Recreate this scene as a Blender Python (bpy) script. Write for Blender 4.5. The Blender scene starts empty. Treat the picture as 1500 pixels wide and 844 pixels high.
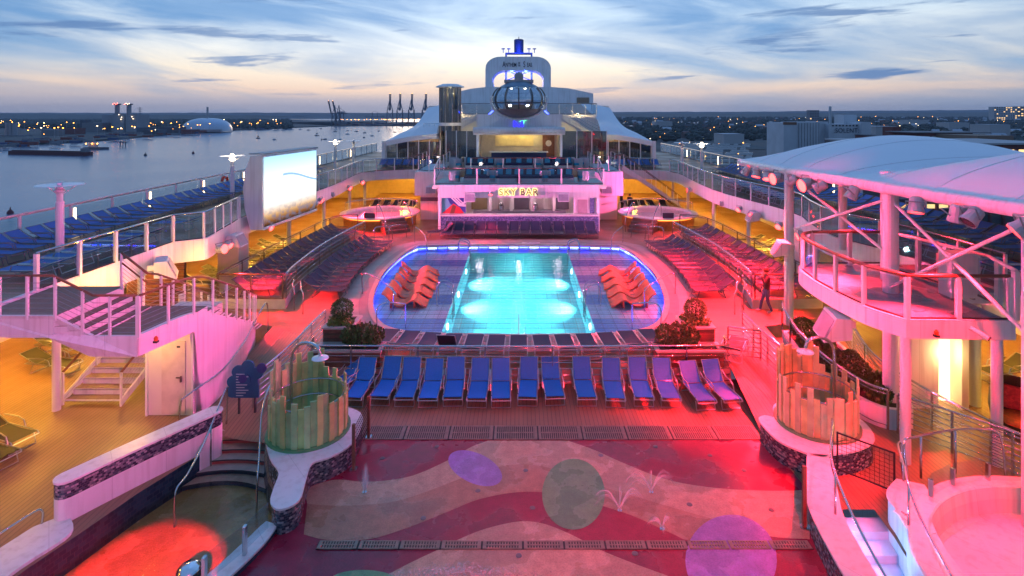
import bpy, bmesh, math, random
from mathutils import Vector, Matrix
from math import sin, cos, pi, radians, atan2, hypot
random.seed(7)
scene = bpy.context.scene
C = scene.collection

# ------------------------------------------------------------------ camera, sky, sun, exposure
F, CX, CY, CZ = 830.0, 760.0, 168.0, 8.5          # focal length in photo pixels, vanishing point, eye height over the front deck
cam_d = bpy.data.cameras.new('camera'); cam = bpy.data.objects.new('camera', cam_d); C.objects.link(cam)
cam.location = (0, 0, CZ); cam.rotation_euler = (radians(90), 0, 0)
cam_d.sensor_width = 36; cam_d.lens = 36*F/1500; cam_d.shift_x = (750-CX)/1500; cam_d.shift_y = -(422-CY)/1500
cam_d.clip_start = .1; cam_d.clip_end = 40000
scene.camera = cam
scene.view_settings.view_transform = 'Standard'; scene.view_settings.look = 'None'
scene.view_settings.exposure = 0.22; scene.view_settings.gamma = 1.0
scene.cycles.use_denoising = True; scene.cycles.max_bounces = 8; scene.cycles.transparent_max_bounces = 24
scene.cycles.caustics_reflective = False; scene.cycles.caustics_refractive = False
scene.cycles.sample_clamp_indirect = 4.0

SUN_AZ, SUN_EL = radians(-6), radians(2.0)         # afterglow: the sun has just set ahead
sun_d = bpy.data.lights.new('sun', 'SUN'); sun_d.energy = .22; sun_d.angle = radians(14); sun_d.color = (1, .78, .58)
sun = bpy.data.objects.new('sun', sun_d); C.objects.link(sun)
sun.rotation_euler = (Vector((sin(SUN_AZ)*cos(radians(7)), cos(SUN_AZ)*cos(radians(7)), sin(radians(7))))).to_track_quat('Z', 'Y').to_euler()

w = bpy.data.worlds.new('World'); scene.world = w; w.use_nodes = True
nt = w.node_tree; nt.nodes.clear()
def N(tree, t, **kw):
    n = tree.nodes.new(t)
    for k, v in kw.items(): setattr(n, k, v)
    return n
def mth(tree, op, a, b=None, c=None, clamp=False):
    n = N(tree, 'ShaderNodeMath', operation=op, use_clamp=clamp)
    for i, q in enumerate((a, b, c)):
        if q is None: continue
        if isinstance(q, (int, float)): n.inputs[i].default_value = q
        else: tree.links.new(q, n.inputs[i])
    return n.outputs[0]
def ramp(tree, fac, stops, interp='LINEAR'):
    n = N(tree, 'ShaderNodeValToRGB'); n.color_ramp.interpolation = interp
    e = n.color_ramp.elements
    while len(e) < len(stops): e.new(.5)
    for q, (p, c) in zip(e, stops): q.position = p; q.color = (*c, 1) if len(c) == 3 else c
    if fac is not None: tree.links.new(fac, n.inputs[0])
    return n.outputs[0]
def mixc(tree, fac, a, b, blend='MIX'):
    n = N(tree, 'ShaderNodeMix', data_type='RGBA', blend_type=blend)
    for i, q in ((0, fac), (6, a), (7, b)):
        if isinstance(q, (int, float)): n.inputs[i].default_value = q
        elif isinstance(q, tuple): n.inputs[i].default_value = (*q, 1)
        else: tree.links.new(q, n.inputs[i])
    return n.outputs[2]
def build_world():
    L = nt.links.new
    tc = N(nt, 'ShaderNodeTexCoord'); sx = N(nt, 'ShaderNodeSeparateXYZ'); L(tc.outputs['Generated'], sx.inputs[0])
    x, y, z = sx.outputs
    el = mth(nt, 'ARCSINE', z)                                   # radians of elevation
    az = mth(nt, 'ARCTAN2', x, y)
    sky = N(nt, 'ShaderNodeTexSky', sky_type='NISHITA', sun_disc=False, sun_elevation=SUN_EL, sun_rotation=SUN_AZ)
    sky.air_density = 1.0; sky.dust_density = 1.2; sky.ozone_density = 3.0
    nish = mixc(nt, 1.0, sky.outputs[0], (.035, .035, .035), 'MULTIPLY')
    e1 = mth(nt, 'MULTIPLY', el, 1/radians(60), clamp=True)
    # veil of high cloud: mauve at the horizon, peach, cream, then pale blue to deep blue overhead
    veil = ramp(nt, e1, [(0, (.34, .35, .44)), (.022, (.48, .43, .47)), (.038, (.84, .62, .48)), (.07, (.90, .79, .64)), (.10, (.84, .84, .80)), (.155, (.62, .75, .86)), (.25, (.45, .62, .86)), (.5, (.38, .54, .85)), (1, (.32, .48, .82))])
    clear = ramp(nt, e1, [(0, (.22, .28, .42)), (.03, (.30, .37, .50)), (.07, (.24, .39, .60)), (.13, (.14, .30, .56)), (.3, (.13, .29, .58)), (1, (.14, .30, .64))])
    clear = mixc(nt, .25, clear, nish, 'ADD')
    def noise(sa, se, off, scale, detail=7, rough=.55, dist=.3, shear=0.0):
        cb = N(nt, 'ShaderNodeCombineXYZ')
        L(mth(nt, 'MULTIPLY', az, sa), cb.inputs[0])
        L(mth(nt, 'ADD', mth(nt, 'MULTIPLY', el, se), mth(nt, 'MULTIPLY', az, shear)), cb.inputs[1]); cb.inputs[2].default_value = off
        n = N(nt, 'ShaderNodeTexNoise'); n.inputs['Scale'].default_value = scale; n.inputs['Detail'].default_value = detail
        n.inputs['Roughness'].default_value = rough; n.inputs['Distortion'].default_value = dist
        L(cb.outputs[0], n.inputs['Vector']); return n.outputs['Fac']
    big = noise(1.0, 5.5, 3.3, 2.6, 6, .55, .5, .55)
    # the glow lies low ahead; away from it and upward more blue shows
    da = mth(nt, 'ABSOLUTE', mth(nt, 'SUBTRACT', az, SUN_AZ+.03))
    away = mth(nt, 'MULTIPLY', da, .22)
    up = mth(nt, 'MULTIPLY', el, .45)
    k = mth(nt, 'ADD', mth(nt, 'ADD', big, away), up)
    open_ = ramp(nt, k, [(.46, (0, 0, 0)), (.80, (1, 1, 1))], 'EASE')
    col = mixc(nt, open_, veil, clear)
    wisp = noise(1.3, 13, 8.1, 2.6, 7, .55, .5, .9)
    wf = ramp(nt, wisp, [(.40, (0, 0, 0)), (.68, (1, 1, 1))])
    col = mixc(nt, mth(nt, 'MULTIPLY', wf, .22), col, veil)
    strk = noise(1.7, 17, 5.2, 1.9, 8, .58, .25, -.5)            # darker long clouds low in the sky
    sf = ramp(nt, strk, [(.57, (0, 0, 0)), (.66, (1, 1, 1))], 'EASE')
    band = ramp(nt, e1, [(0, (.35,)*3), (.05, (.9,)*3), (.16, (.85,)*3), (.24, (.25,)*3), (.6, (.1,)*3)])
    sf = mth(nt, 'MULTIPLY', mth(nt, 'MULTIPLY', sf, band), mth(nt, 'ADD', .6, mth(nt, 'MULTIPLY', da, .7)), clamp=True)
    col = mixc(nt, sf, col, (.12, .225, .44))
    gl = mth(nt, 'SUBTRACT', 1.12, mth(nt, 'MULTIPLY', da, .24))
    gl = mth(nt, 'MAXIMUM', gl, .72)
    vm = N(nt, 'ShaderNodeVectorMath', operation='SCALE'); L(col, vm.inputs[0]); L(gl, vm.inputs['Scale'])
    bg = N(nt, 'ShaderNodeBackground'); L(vm.outputs[0], bg.inputs[0]); bg.inputs[1].default_value = 1.06
    out = N(nt, 'ShaderNodeOutputWorld'); L(bg.outputs[0], out.inputs[0])
build_world()

def G(px, py, z=0.0):
    D = (CZ-z)*F/(py-CY); return Vector(((px-CX)/F*D, D, z))
def V(px, py, D):
    return Vector(((px-CX)/F*D, D, CZ-(py-CY)/F*D))

# ------------------------------------------------------------------ materials
MATS = {}
def mat(name, col, rough=.5, metal=0.0, var=.12, nscale=3.0, bump=0.0, bscale=40.0, emit=None, estr=0.0, spec=.5, coat=0.0, rand=0.0):
    if name in MATS: return MATS[name]
    m = bpy.data.materials.new(name); m.use_nodes = True; t = m.node_tree; b = t.nodes['Principled BSDF']; L = t.links.new
    b.inputs['Roughness'].default_value = rough; b.inputs['Metallic'].default_value = metal
    b.inputs['Specular IOR Level'].default_value = spec; b.inputs['Coat Weight'].default_value = coat
    if var > 0:
        tc = N(t, 'ShaderNodeTexCoord'); n = N(t, 'ShaderNodeTexNoise'); n.inputs['Scale'].default_value = nscale; n.inputs['Detail'].default_value = 5
        L(tc.outputs['Object'], n.inputs['Vector'])
        lo = tuple(c*(1-var) for c in col); hi = tuple(min(1, c*(1+var)) for c in col)
        cc = ramp(t, n.outputs['Fac'], [(.3, lo), (.7, hi)])
        if rand > 0:
            oi = N(t, 'ShaderNodeObjectInfo')
            f = mth(t, 'ADD', 1-rand/2, mth(t, 'MULTIPLY', oi.outputs['Random'], rand))
            vm = N(t, 'ShaderNodeVectorMath', operation='SCALE'); L(cc, vm.inputs[0]); L(f, vm.inputs['Scale']); cc = vm.outputs[0]
        L(cc, b.inputs['Base Color'])
        rr = mth(t, 'ADD', rough-.08, mth(t, 'MULTIPLY', n.outputs['Fac'], .16), clamp=True); L(rr, b.inputs['Roughness'])
    else: b.inputs['Base Color'].default_value = (*col, 1)
    if bump > 0:
        tc = N(t, 'ShaderNodeTexCoord'); n = N(t, 'ShaderNodeTexNoise'); n.inputs['Scale'].default_value = bscale; n.inputs['Detail'].default_value = 4
        L(tc.outputs['Object'], n.inputs['Vector']); bp = N(t, 'ShaderNodeBump'); bp.inputs['Strength'].default_value = bump; bp.inputs['Distance'].default_value = .02
        L(n.outputs['Fac'], bp.inputs['Height']); L(bp.outputs[0], b.inputs['Normal'])
    if emit: b.inputs['Emission Color'].default_value = (*emit, 1); b.inputs['Emission Strength'].default_value = estr
    MATS[name] = m; return m
def glass(name, tint, refl=.08, rough=.02):
    if name in MATS: return MATS[name]
    m = bpy.data.materials.new(name); m.use_nodes = True; t = m.node_tree; t.nodes.clear(); L = t.links.new
    o = N(t, 'ShaderNodeOutputMaterial'); tr = N(t, 'ShaderNodeBsdfTransparent'); gl = N(t, 'ShaderNodeBsdfGlossy'); mx = N(t, 'ShaderNodeMixShader')
    tr.inputs[0].default_value = (*tint, 1); gl.inputs['Roughness'].default_value = rough; gl.inputs[0].default_value = (.9, .95, 1, 1)
    fr = N(t, 'ShaderNodeLayerWeight'); fr.inputs[0].default_value = .5
    f = mth(t, 'ADD', refl*.6, mth(t, 'MULTIPLY', mth(t, 'POWER', fr.outputs['Facing'], 4.0), .5), clamp=True)
    L(f, mx.inputs[0]); L(tr.outputs[0], mx.inputs[1]); L(gl.outputs[0], mx.inputs[2]); L(mx.outputs[0], o.inputs[0])
    MATS[name] = m; return m
def emis(name, col, s):
    if name in MATS: return MATS[name]
    m = bpy.data.materials.new(name); m.use_nodes = True; t = m.node_tree; t.nodes.clear()
    o = N(t, 'ShaderNodeOutputMaterial'); e = N(t, 'ShaderNodeEmission'); e.inputs[0].default_value = (*col, 1); e.inputs[1].default_value = s
    t.links.new(e.outputs[0], o.inputs[0]); MATS[name] = m; return m
def plank(name, c1, c2, seam, width=.11, axis=0, rough=.55, wet=False):
    m = bpy.data.materials.new(name); m.use_nodes = True; t = m.node_tree; b = t.nodes['Principled BSDF']; L = t.links.new
    g = N(t, 'ShaderNodeNewGeometry'); s = N(t, 'ShaderNodeSeparateXYZ'); L(g.outputs['Position'], s.inputs[0])
    u = mth(t, 'DIVIDE', s.outputs[axis], width); fr = mth(t, 'FRACT', u); fl = mth(t, 'FLOOR', u)
    wn = N(t, 'ShaderNodeTexWhiteNoise', noise_dimensions='2D'); cb = N(t, 'ShaderNodeCombineXYZ'); L(fl, cb.inputs[0])
    L(mth(t, 'FLOOR', mth(t, 'ADD', mth(t, 'DIVIDE', s.outputs[1-axis], 2.6), mth(t, 'MULTIPLY', fl, .37))), cb.inputs[1]); L(cb.outputs[0], wn.inputs['Vector'])
    mp = N(t, 'ShaderNodeMapping'); mp.inputs['Scale'].default_value = (14, 1.2, 4) if axis == 0 else (1.2, 14, 4); L(g.outputs['Position'], mp.inputs[0])
    n = N(t, 'ShaderNodeTexNoise'); n.inputs['Scale'].default_value = 1.0; n.inputs['Detail'].default_value = 6; L(mp.outputs[0], n.inputs['Vector'])
    n2 = N(t, 'ShaderNodeTexNoise'); n2.inputs['Scale'].default_value = .45; n2.inputs['Detail'].default_value = 4; L(g.outputs['Position'], n2.inputs['Vector'])
    f = mth(t, 'ADD', mth(t, 'MULTIPLY', wn.outputs['Value'], .45), mth(t, 'MULTIPLY', n.outputs['Fac'], .55))
    c = mixc(t, f, c1, c2)
    c = mixc(t, mth(t, 'MULTIPLY', ramp(t, n2.outputs['Fac'], [(.42, (0,)*3), (.65, (1,)*3)]), .35), c, tuple(q*.55 for q in c1))
    sm = mth(t, 'LESS_THAN', fr, .10); c = mixc(t, mth(t, 'MULTIPLY', sm, .85), c, seam); L(c, b.inputs['Base Color'])
    r = ramp(t, n2.outputs['Fac'], [(.35, (rough-.25,)*3), (.62, (rough,)*3)]); L(r, b.inputs['Roughness'])
    bp = N(t, 'ShaderNodeBump'); bp.inputs['Strength'].default_value = .5; bp.inputs['Distance'].default_value = .006
    L(mth(t, 'SUBTRACT', mth(t, 'MULTIPLY', n.outputs['Fac'], .2), sm), bp.inputs['Height']); L(bp.outputs[0], b.inputs['Normal'])
    MATS[name] = m; return m
def mosaic(name, cols, size=.05, grout=(.25, .25, .28), rough=.25, emit=None):
    """small tiles laid out in UV metres, each tile its own colour"""
    m = bpy.data.materials.new(name); m.use_nodes = True; t = m.node_tree; b = t.nodes['Principled BSDF']; L = t.links.new
    uv = N(t, 'ShaderNodeTexCoord'); s = N(t, 'ShaderNodeSeparateXYZ'); L(uv.outputs['UV'], s.inputs[0])
    row = mth(t, 'FLOOR', mth(t, 'DIVIDE', s.outputs[1], size))
    uu = mth(t, 'ADD', mth(t, 'DIVIDE', s.outputs[0], size*1.5), mth(t, 'MULTIPLY', row, .5)); vv = mth(t, 'DIVIDE', s.outputs[1], size)
    cb = N(t, 'ShaderNodeCombineXYZ'); L(mth(t, 'FLOOR', uu), cb.inputs[0]); L(row, cb.inputs[1])
    wn = N(t, 'ShaderNodeTexWhiteNoise', noise_dimensions='2D'); L(cb.outputs[0], wn.inputs['Vector'])
    c = ramp(t, wn.outputs['Value'], [((i+.01)/len(cols), q) for i, q in enumerate(cols)], 'CONSTANT')
    edge = mth(t, 'MAXIMUM', mth(t, 'LESS_THAN', mth(t, 'FRACT', uu), .10), mth(t, 'LESS_THAN', mth(t, 'FRACT', vv), .14))
    c = mixc(t, edge, c, grout); L(c, b.inputs['Base Color']); b.inputs['Roughness'].default_value = rough
    bp = N(t, 'ShaderNodeBump'); bp.inputs['Strength'].default_value = .4; bp.inputs['Distance'].default_value = .003; L(mth(t, 'SUBTRACT', 1, edge), bp.inputs['Height']); L(bp.outputs[0], b.inputs['Normal'])
    MATS[name] = m; return m

def weather(m, seam=1.4):
    """faint weld seams and dirt runs on painted steel"""
    t = m.node_tree; b = t.nodes['Principled BSDF']; L = t.links.new; src = b.inputs['Base Color'].links[0].from_socket
    g = N(t, 'ShaderNodeNewGeometry'); s = N(t, 'ShaderNodeSeparateXYZ'); L(g.outputs['Position'], s.inputs[0])
    u = mth(t, 'ADD', s.outputs[0], mth(t, 'MULTIPLY', s.outputs[1], .83)); ln = mth(t, 'LESS_THAN', mth(t, 'FRACT', mth(t, 'DIVIDE', u, seam)), .011)
    mp = N(t, 'ShaderNodeMapping'); mp.inputs['Scale'].default_value = (5, 5, .35); L(g.outputs['Position'], mp.inputs[0])
    n = N(t, 'ShaderNodeTexNoise'); n.inputs['Scale'].default_value = 1.3; n.inputs['Detail'].default_value = 5; L(mp.outputs[0], n.inputs['Vector'])
    c = mixc(t, mth(t, 'MULTIPLY', ramp(t, n.outputs['Fac'], [(.50, (0,)*3), (.72, (1,)*3)]), .30), src, (.36, .30, .26)); c = mixc(t, mth(t, 'MULTIPLY', ln, .30), c, (.2, .19, .2)); L(c, b.inputs['Base Color']); return m
WHITE = mat('white_paint', (.78, .77, .78), .38, var=.05, nscale=1.2)
WHITE2 = mat('white_panel', (.72, .71, .73), .45, var=.06, nscale=.8)
weather(WHITE); weather(WHITE2, 2.1)
CREAM = mat('cream_panel', (.70, .66, .58), .5, var=.06, nscale=1)
STEEL = mat('stainless_steel', (.62, .62, .63), .22, 1.0, .06, 4)
BRONZE = mat('dark_rail', (.16, .12, .10), .35, .4, .1, 4)
WOODRAIL = mat('varnished_wood_rail', (.20, .085, .045), .32, 0, .25, 6)
BLACK = mat('black_plastic', (.02, .02, .022), .45, 0, .1)
DGREY = mat('dark_grey_metal', (.07, .07, .08), .5, .3, .1)
GREY = mat('grey_metal', (.33, .33, .35), .45, .3, .1)
SLING_B = mat('blue_mesh_sling', (.012, .19, .62), .6, 0, .12, 30, .15, 300, rand=.15)
SLING_D = mat('navy_mesh_sling', (.028, .034, .075), .6, 0, .15, 30, .15, 300, rand=.2)
SLING_U = mat('blue_sling_upper', (.03, .12, .40), .6, 0, .12, 30, rand=.2)
FRAME = mat('lounger_aluminium', (.55, .55, .57), .3, .9, .05); FRAMED = mat('lounger_dark_frame', (.16, .16, .19), .4, .6, .05)
GLASS = glass('clear_glass', (.86, .92, .94), .07)
GLASSD = glass('smoked_glass', (.30, .33, .36), .25)
DECK = plank('teak_deck', (.36, .20, .115), (.26, .14, .08), (.07, .04, .03), .115, 0, .55)
DECKX = plank('teak_deck_cross', (.36, .20, .115), (.27, .145, .085), (.07, .04, .03), .115, 1, .55)
DECKU = plank('upper_teak', (.36, .215, .13), (.28, .16, .095), (.09, .05, .03), .115, 0, .6)
DECKBLUE = mat('blue_deck_paint', (.035, .14, .38), .5, 0, .15, .8)
WOODSLAT = mat('brown_timber_slat', (.20, .085, .055), .5, 0, .25, 5, .1, 30)
MOSAIC = mosaic('mosaic_dark', [(.015, .03, .05), (.03, .07, .10), (.08, .12, .15), (.16, .19, .22), (.02, .04, .06), (.30, .32, .35)], .045, (.10, .11, .13))
MOSAICB = mosaic('mosaic_blue', [(.05, .08, .20), (.09, .14, .32), (.16, .20, .40), (.06, .09, .18), (.22, .26, .45)], .045, (.13, .15, .25))
LEAF = mat('leaf_green', (.10, .19, .045), .55, 0, .4, 2, rand=0)
LEAF2 = mat('leaf_dark', (.065, .12, .035), .55, 0, .4, 2)
LEAF3 = mat('leaf_light', (.16, .24, .05), .55, 0, .4, 2)

# ------------------------------------------------------------------ mesh builder
class MB:
    def __init__(s): s.v = []; s.f = []; s.m = []; s.uv = []; s.smooth = False
    def add(s, vs, fs, mi=0, uvs=None):
        o = len(s.v); s.v += [tuple(q) for q in vs]
        for i, f in enumerate(fs):
            s.f.append(tuple(o+j for j in f)); s.m.append(mi); s.uv.append(uvs[i] if uvs else None)
        return s
    def box(s, c, d, rz=0.0, mi=0):
        x, y, z = d[0]/2, d[1]/2, d[2]/2; cc, ss = cos(rz), sin(rz); vs = []
        for a, b, e in ((-1,-1,-1),(1,-1,-1),(1,1,-1),(-1,1,-1),(-1,-1,1),(1,-1,1),(1,1,1),(-1,1,1)):
            px, py = a*x, b*y; vs.append((c[0]+px*cc-py*ss, c[1]+px*ss+py*cc, c[2]+e*z))
        return s.add(vs, [(3,2,1,0),(4,5,6,7),(0,1,5,4),(1,2,6,5),(2,3,7,6),(3,0,4,7)], mi)
    def span(s, a, b, mi=0):   # axis-aligned box from corner to corner
        return s.box([(a[i]+b[i])/2 for i in range(3)], [abs(b[i]-a[i]) for i in range(3)], 0, mi)
    def bar(s, a, b, w, h, mi=0, up=(0, 0, 1)):
        a, b = Vector(a), Vector(b); d = (b-a).normalized(); u = Vector(up)
        if abs(d.dot(u)) > .98: u = Vector((1, 0, 0))
        r = d.cross(u).normalized()*(w/2); q = r.cross(d).normalized()*(h/2)
        vs = [a-r-q, a+r-q, a+r+q, a-r+q, b-r-q, b+r-q, b+r+q, b-r+q]
        return s.add(vs, [(3,2,1,0),(4,5,6,7),(0,1,5,4),(1,2,6,5),(2,3,7,6),(3,0,4,7)], mi)
    def tube(s, pts, r, n=6, mi=0, closed=False, taper=None):
        pts = [Vector(p) for p in pts]; k = len(pts); rings = []
        prev = None
        for i, p in enumerate(pts):
            if closed: d = pts[(i+1) % k]-pts[i-1]
            else: d = pts[min(i+1, k-1)]-pts[max(i-1, 0)]
            d = d.normalized() if d.length > 1e-9 else Vector((0, 0, 1))
            if prev is None:
                u = Vector((0, 0, 1)) if abs(d.z) < .9 else Vector((1, 0, 0)); a = d.cross(u).normalized()
            else:
                a = prev-d*prev.dot(d); a = a.normalized() if a.length > 1e-6 else d.orthogonal().normalized()
            prev = a; b = d.cross(a); rr = r*(taper[i] if taper else 1)
            rings.append([p+a*cos(2*pi*j/n)*rr+b*sin(2*pi*j/n)*rr for j in range(n)])
        vs = [q for rg in rings for q in rg]; fs = []
        for i in range(k if closed else k-1):
            o, p = i*n, ((i+1) % k)*n
            for j in range(n): fs.append((o+j, o+(j+1) % n, p+(j+1) % n, p+j))
        if not closed: fs += [tuple(range(n))[::-1], tuple((k-1)*n+j for j in range(n))]
        return s.add(vs, fs, mi)
    def cyl(s, c, r, h, n=12, mi=0, r2=None):
        return s.lathe([(r, 0), (r if r2 is None else r2, h)], c, n, mi, caps=True)
    def lathe(s, prof, c, n=16, mi=0, caps=False, a0=0.0, a1=2*pi, sx=1.0, sy=1.0):
        full = abs(a1-a0-2*pi) < 1e-6; m = n if full else n+1; vs = []
        for r, z in prof:
            for j in range(m):
                a = a0+(a1-a0)*j/n; vs.append((c[0]+cos(a)*r*sx, c[1]+sin(a)*r*sy, c[2]+z))
        fs = []
        for i in range(len(prof)-1):
            for j in range(n): fs.append((i*m+j, i*m+(j+1) % m, (i+1)*m+(j+1) % m, (i+1)*m+j))
        if caps: fs += [tuple(range(m))[::-1], tuple((len(prof)-1)*m+j for j in range(m))]
        return s.add(vs, fs, mi)
    def prism(s, poly, z0, z1, mi=0, mtop=None):
        n = len(poly)
        a = sum(poly[i][0]*poly[(i+1) % n][1]-poly[(i+1) % n][0]*poly[i][1] for i in range(n))
        if a < 0: poly = poly[::-1]
        vs = [(p[0], p[1], z0) for p in poly]+[(p[0], p[1], z1) for p in poly]
        s.add(vs, [tuple(range(n))[::-1]]+[(i, (i+1) % n, n+(i+1) % n, n+i) for i in range(n)], mi)
        return s.add([(p[0], p[1], z1) for p in poly], [tuple(range(n))], mi if mtop is None else mtop)
    def sheet(s, poly, z, mi=0):
        n = len(poly)
        a = sum(poly[i][0]*poly[(i+1) % n][1]-poly[(i+1) % n][0]*poly[i][1] for i in range(n))
        if a < 0: poly = poly[::-1]
        return s.add([(p[0], p[1], z) for p in poly], [tuple(range(n))], mi, [[(p[0], p[1]) for p in poly]])
    def extr(s, poly, vec, mi=0):     # planar 3d polygon swept along a vector
        n = len(poly); v = Vector(vec); a = [Vector(p) for p in poly]; vs = a+[p+v for p in a]
        return s.add(vs, [tuple(range(n))[::-1], tuple(range(n, 2*n))]+[(i, (i+1) % n, n+(i+1) % n, n+i) for i in range(n)], mi)
    def strip(s, A, B, mi=0):
        n = len(A); fs = [(i, i+1, n+i+1, n+i) for i in range(n-1)]
        L = [0]
        for i in range(1, n): L.append(L[-1]+(Vector(A[i])-Vector(A[i-1])).length)
        h = (Vector(B[0])-Vector(A[0])).length
        return s.add(list(A)+list(B), fs, mi, [[(L[i], 0), (L[i+1], 0), (L[i+1], h), (L[i], h)] for i in range(n-1)])
    def wall(s, path, z0, z1, th=.2, mi=0, mtop=None, side=0):
        """a wall that follows a plan path; side -1/0/1 puts the thickness right/centre/left of it"""
        A, B = offset(path, th*(.5 if side == 0 else (1 if side > 0 else 0))), offset(path, -th*(.5 if side == 0 else (0 if side > 0 else 1)))
        a0 = [(p[0], p[1], z0) for p in A]; a1 = [(p[0], p[1], z1) for p in A]; b0 = [(p[0], p[1], z0) for p in B]; b1 = [(p[0], p[1], z1) for p in B]
        s.strip(a1[::-1], a0[::-1], mi) if False else s.strip(b0, b1, mi); s.strip(a0[::-1], a1[::-1], mi)
        s.strip(b1, a1, mi if mtop is None else mtop)
        s.add([a0[0], b0[0], b1[0], a1[0]], [(0, 1, 2, 3)], mi); s.add([b0[-1], a0[-1], a1[-1], b1[-1]], [(0, 1, 2, 3)], mi)
        return s
    def build(s, name, mats, parent=None, smooth=False, bevel=0.0, center=None):
        off = Vector((0, 0, 0)); p = parent
        while p is not None: off += p.location; p = p.parent
        if parent is None and center is not False and s.v:
            xs = [q[0] for q in s.v]; ys = [q[1] for q in s.v]; zs = [q[2] for q in s.v]
            off = Vector(((min(xs)+max(xs))/2, (min(ys)+max(ys))/2, min(zs)))
        me = bpy.data.meshes.new(name); me.from_pydata([(q[0]-off.x, q[1]-off.y, q[2]-off.z) for q in s.v], [], s.f)
        for m in (mats if isinstance(mats, (list, tuple)) else [mats]): me.materials.append(m)
        if len(me.materials) > 1: me.polygons.foreach_set('material_index', s.m)
        if any(u is not None for u in s.uv):
            lay = me.uv_layers.new(name='uv'); k = 0
            for f, u in zip(s.f, s.uv):
                for j in range(len(f)):
                    if u: lay.data[k].uv = u[j]
                    k += 1
        if smooth: me.polygons.foreach_set('use_smooth', [True]*len(me.polygons))
        me.validate(); me.update()
        o = bpy.data.objects.new(name, me); C.objects.link(o); o.parent = parent
        if parent is None: o.location = off
        if bevel > 0:
            b = o.modifiers.new('bevel', 'BEVEL'); b.width = bevel; b.segments = 2; b.limit_method = 'ANGLE'
        return o
def offset(path, d):
    out = []; n = len(path)
    for i, p in enumerate(path):
        a = Vector((path[max(i-1, 0)][0], path[max(i-1, 0)][1])); b = Vector((path[min(i+1, n-1)][0], path[min(i+1, n-1)][1]))
        t = (b-a).normalized(); out.append((p[0]-t.y*d, p[1]+t.x*d))
    return out
def smooth_path(pts, k=6, closed=False):
    """Catmull-Rom through the points"""
    P = [Vector(p) for p in pts]; n = len(P); out = []
    for i in range(n if closed else n-1):
        p1, p2 = P[i], P[(i+1) % n]
        p0 = P[i-1] if (closed or i > 0) else p1*2-p2
        p3 = P[(i+2) % n] if (closed or i+2 < n) else p2*2-p1
        for j in range(k):
            t = j/k; out.append(.5*((2*p1)+(p2-p0)*t+(2*p0-5*p1+4*p2-p3)*t*t+(3*p1-p0-3*p2+p3)*t**3))
    if not closed: out.append(P[-1])
    return out
def resample(path, step):
    P = [Vector(p) for p in path]; L = [0]
    for i in range(1, len(P)): L.append(L[-1]+(P[i]-P[i-1]).length)
    n = max(1, round(L[-1]/step)); out = []
    for k in range(n+1):
        d = L[-1]*k/n; i = 0
        while i < len(L)-2 and L[i+1] < d: i += 1
        t = (d-L[i])/max(L[i+1]-L[i], 1e-9); out.append(P[i].lerp(P[i+1], min(max(t, 0), 1)))
    return out
def tag(o, label, cat, group=None):
    o['label'] = label; o['category'] = cat
    if group: o['group'] = group
    return o
def thing(name, label, cat, loc=(0, 0, 0), rz=0.0, group=None):
    o = bpy.data.objects.new(name, None); C.objects.link(o); o.empty_display_size = .2
    o.location = loc; o.rotation_euler = (0, 0, rz); return tag(o, label, cat, group)
def struct(o): o['kind'] = 'structure'; return o
def copy_tree(o, parent=None):
    c = o.copy(); C.objects.link(c); c.parent = parent
    for ch in list(KIDS.get(o.name, [])): copy_tree(ch, c)
    return c
KIDS = {}
def reg(root):
    """remember a prototype's children once, so copying does not search the scene"""
    def walk(o):
        ch = [q for q in bpy.data.objects if q.parent is o]; KIDS[o.name] = ch
        for q in ch: walk(q)
    walk(root); return root
def place(proto, loc, rz, used, label=None, group=None, s=None):
    o = copy_tree(proto) if used else proto
    o.location = loc; o.rotation_euler = (0, 0, rz)
    if s: o.scale = (s, s, s)
    if label: o['label'] = label
    if group: o['group'] = group
    return o
class Pool:
    """a prototype whose first placement uses the original itself"""
    def __init__(s, proto): s.p = reg(proto); s.n = 0
    def put(s, loc, rz=0.0, label=None, group=None, sc=None):
        o = place(s.p, loc, rz, s.n > 0, label, group, sc); s.n += 1; return o
def text_mesh(body, size, ext=.01, offset_=0.0, align='CENTER', spacing=1.0):
    cu = bpy.data.curves.new('lettering', 'FONT'); cu.body = body; cu.size = size; cu.extrude = ext; cu.align_x = align; cu.align_y = 'CENTER'; cu.offset = offset_; cu.space_character = spacing
    ob = bpy.data.objects.new('tmp', cu); C.objects.link(ob); bpy.context.view_layer.update()
    me = bpy.data.meshes.new_from_object(ob.evaluated_get(bpy.context.evaluated_depsgraph_get())); bpy.data.objects.remove(ob); bpy.data.curves.remove(cu); return me
def text_obj(name, body, size, mt, loc, rot, parent=None, ext=.01, offset_=0.0, spacing=1.0, sc=(1, 1, 1)):
    me = text_mesh(body, size, ext, offset_, spacing=spacing); me.materials.clear(); me.materials.append(mt)
    o = bpy.data.objects.new(name, me); C.objects.link(o); p = parent; off = Vector((0, 0, 0))
    while p is not None: off += p.location; p = p.parent
    o.parent = parent; o.location = Vector(loc)-off; o.rotation_euler = rot; o.scale = sc; return o
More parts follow.
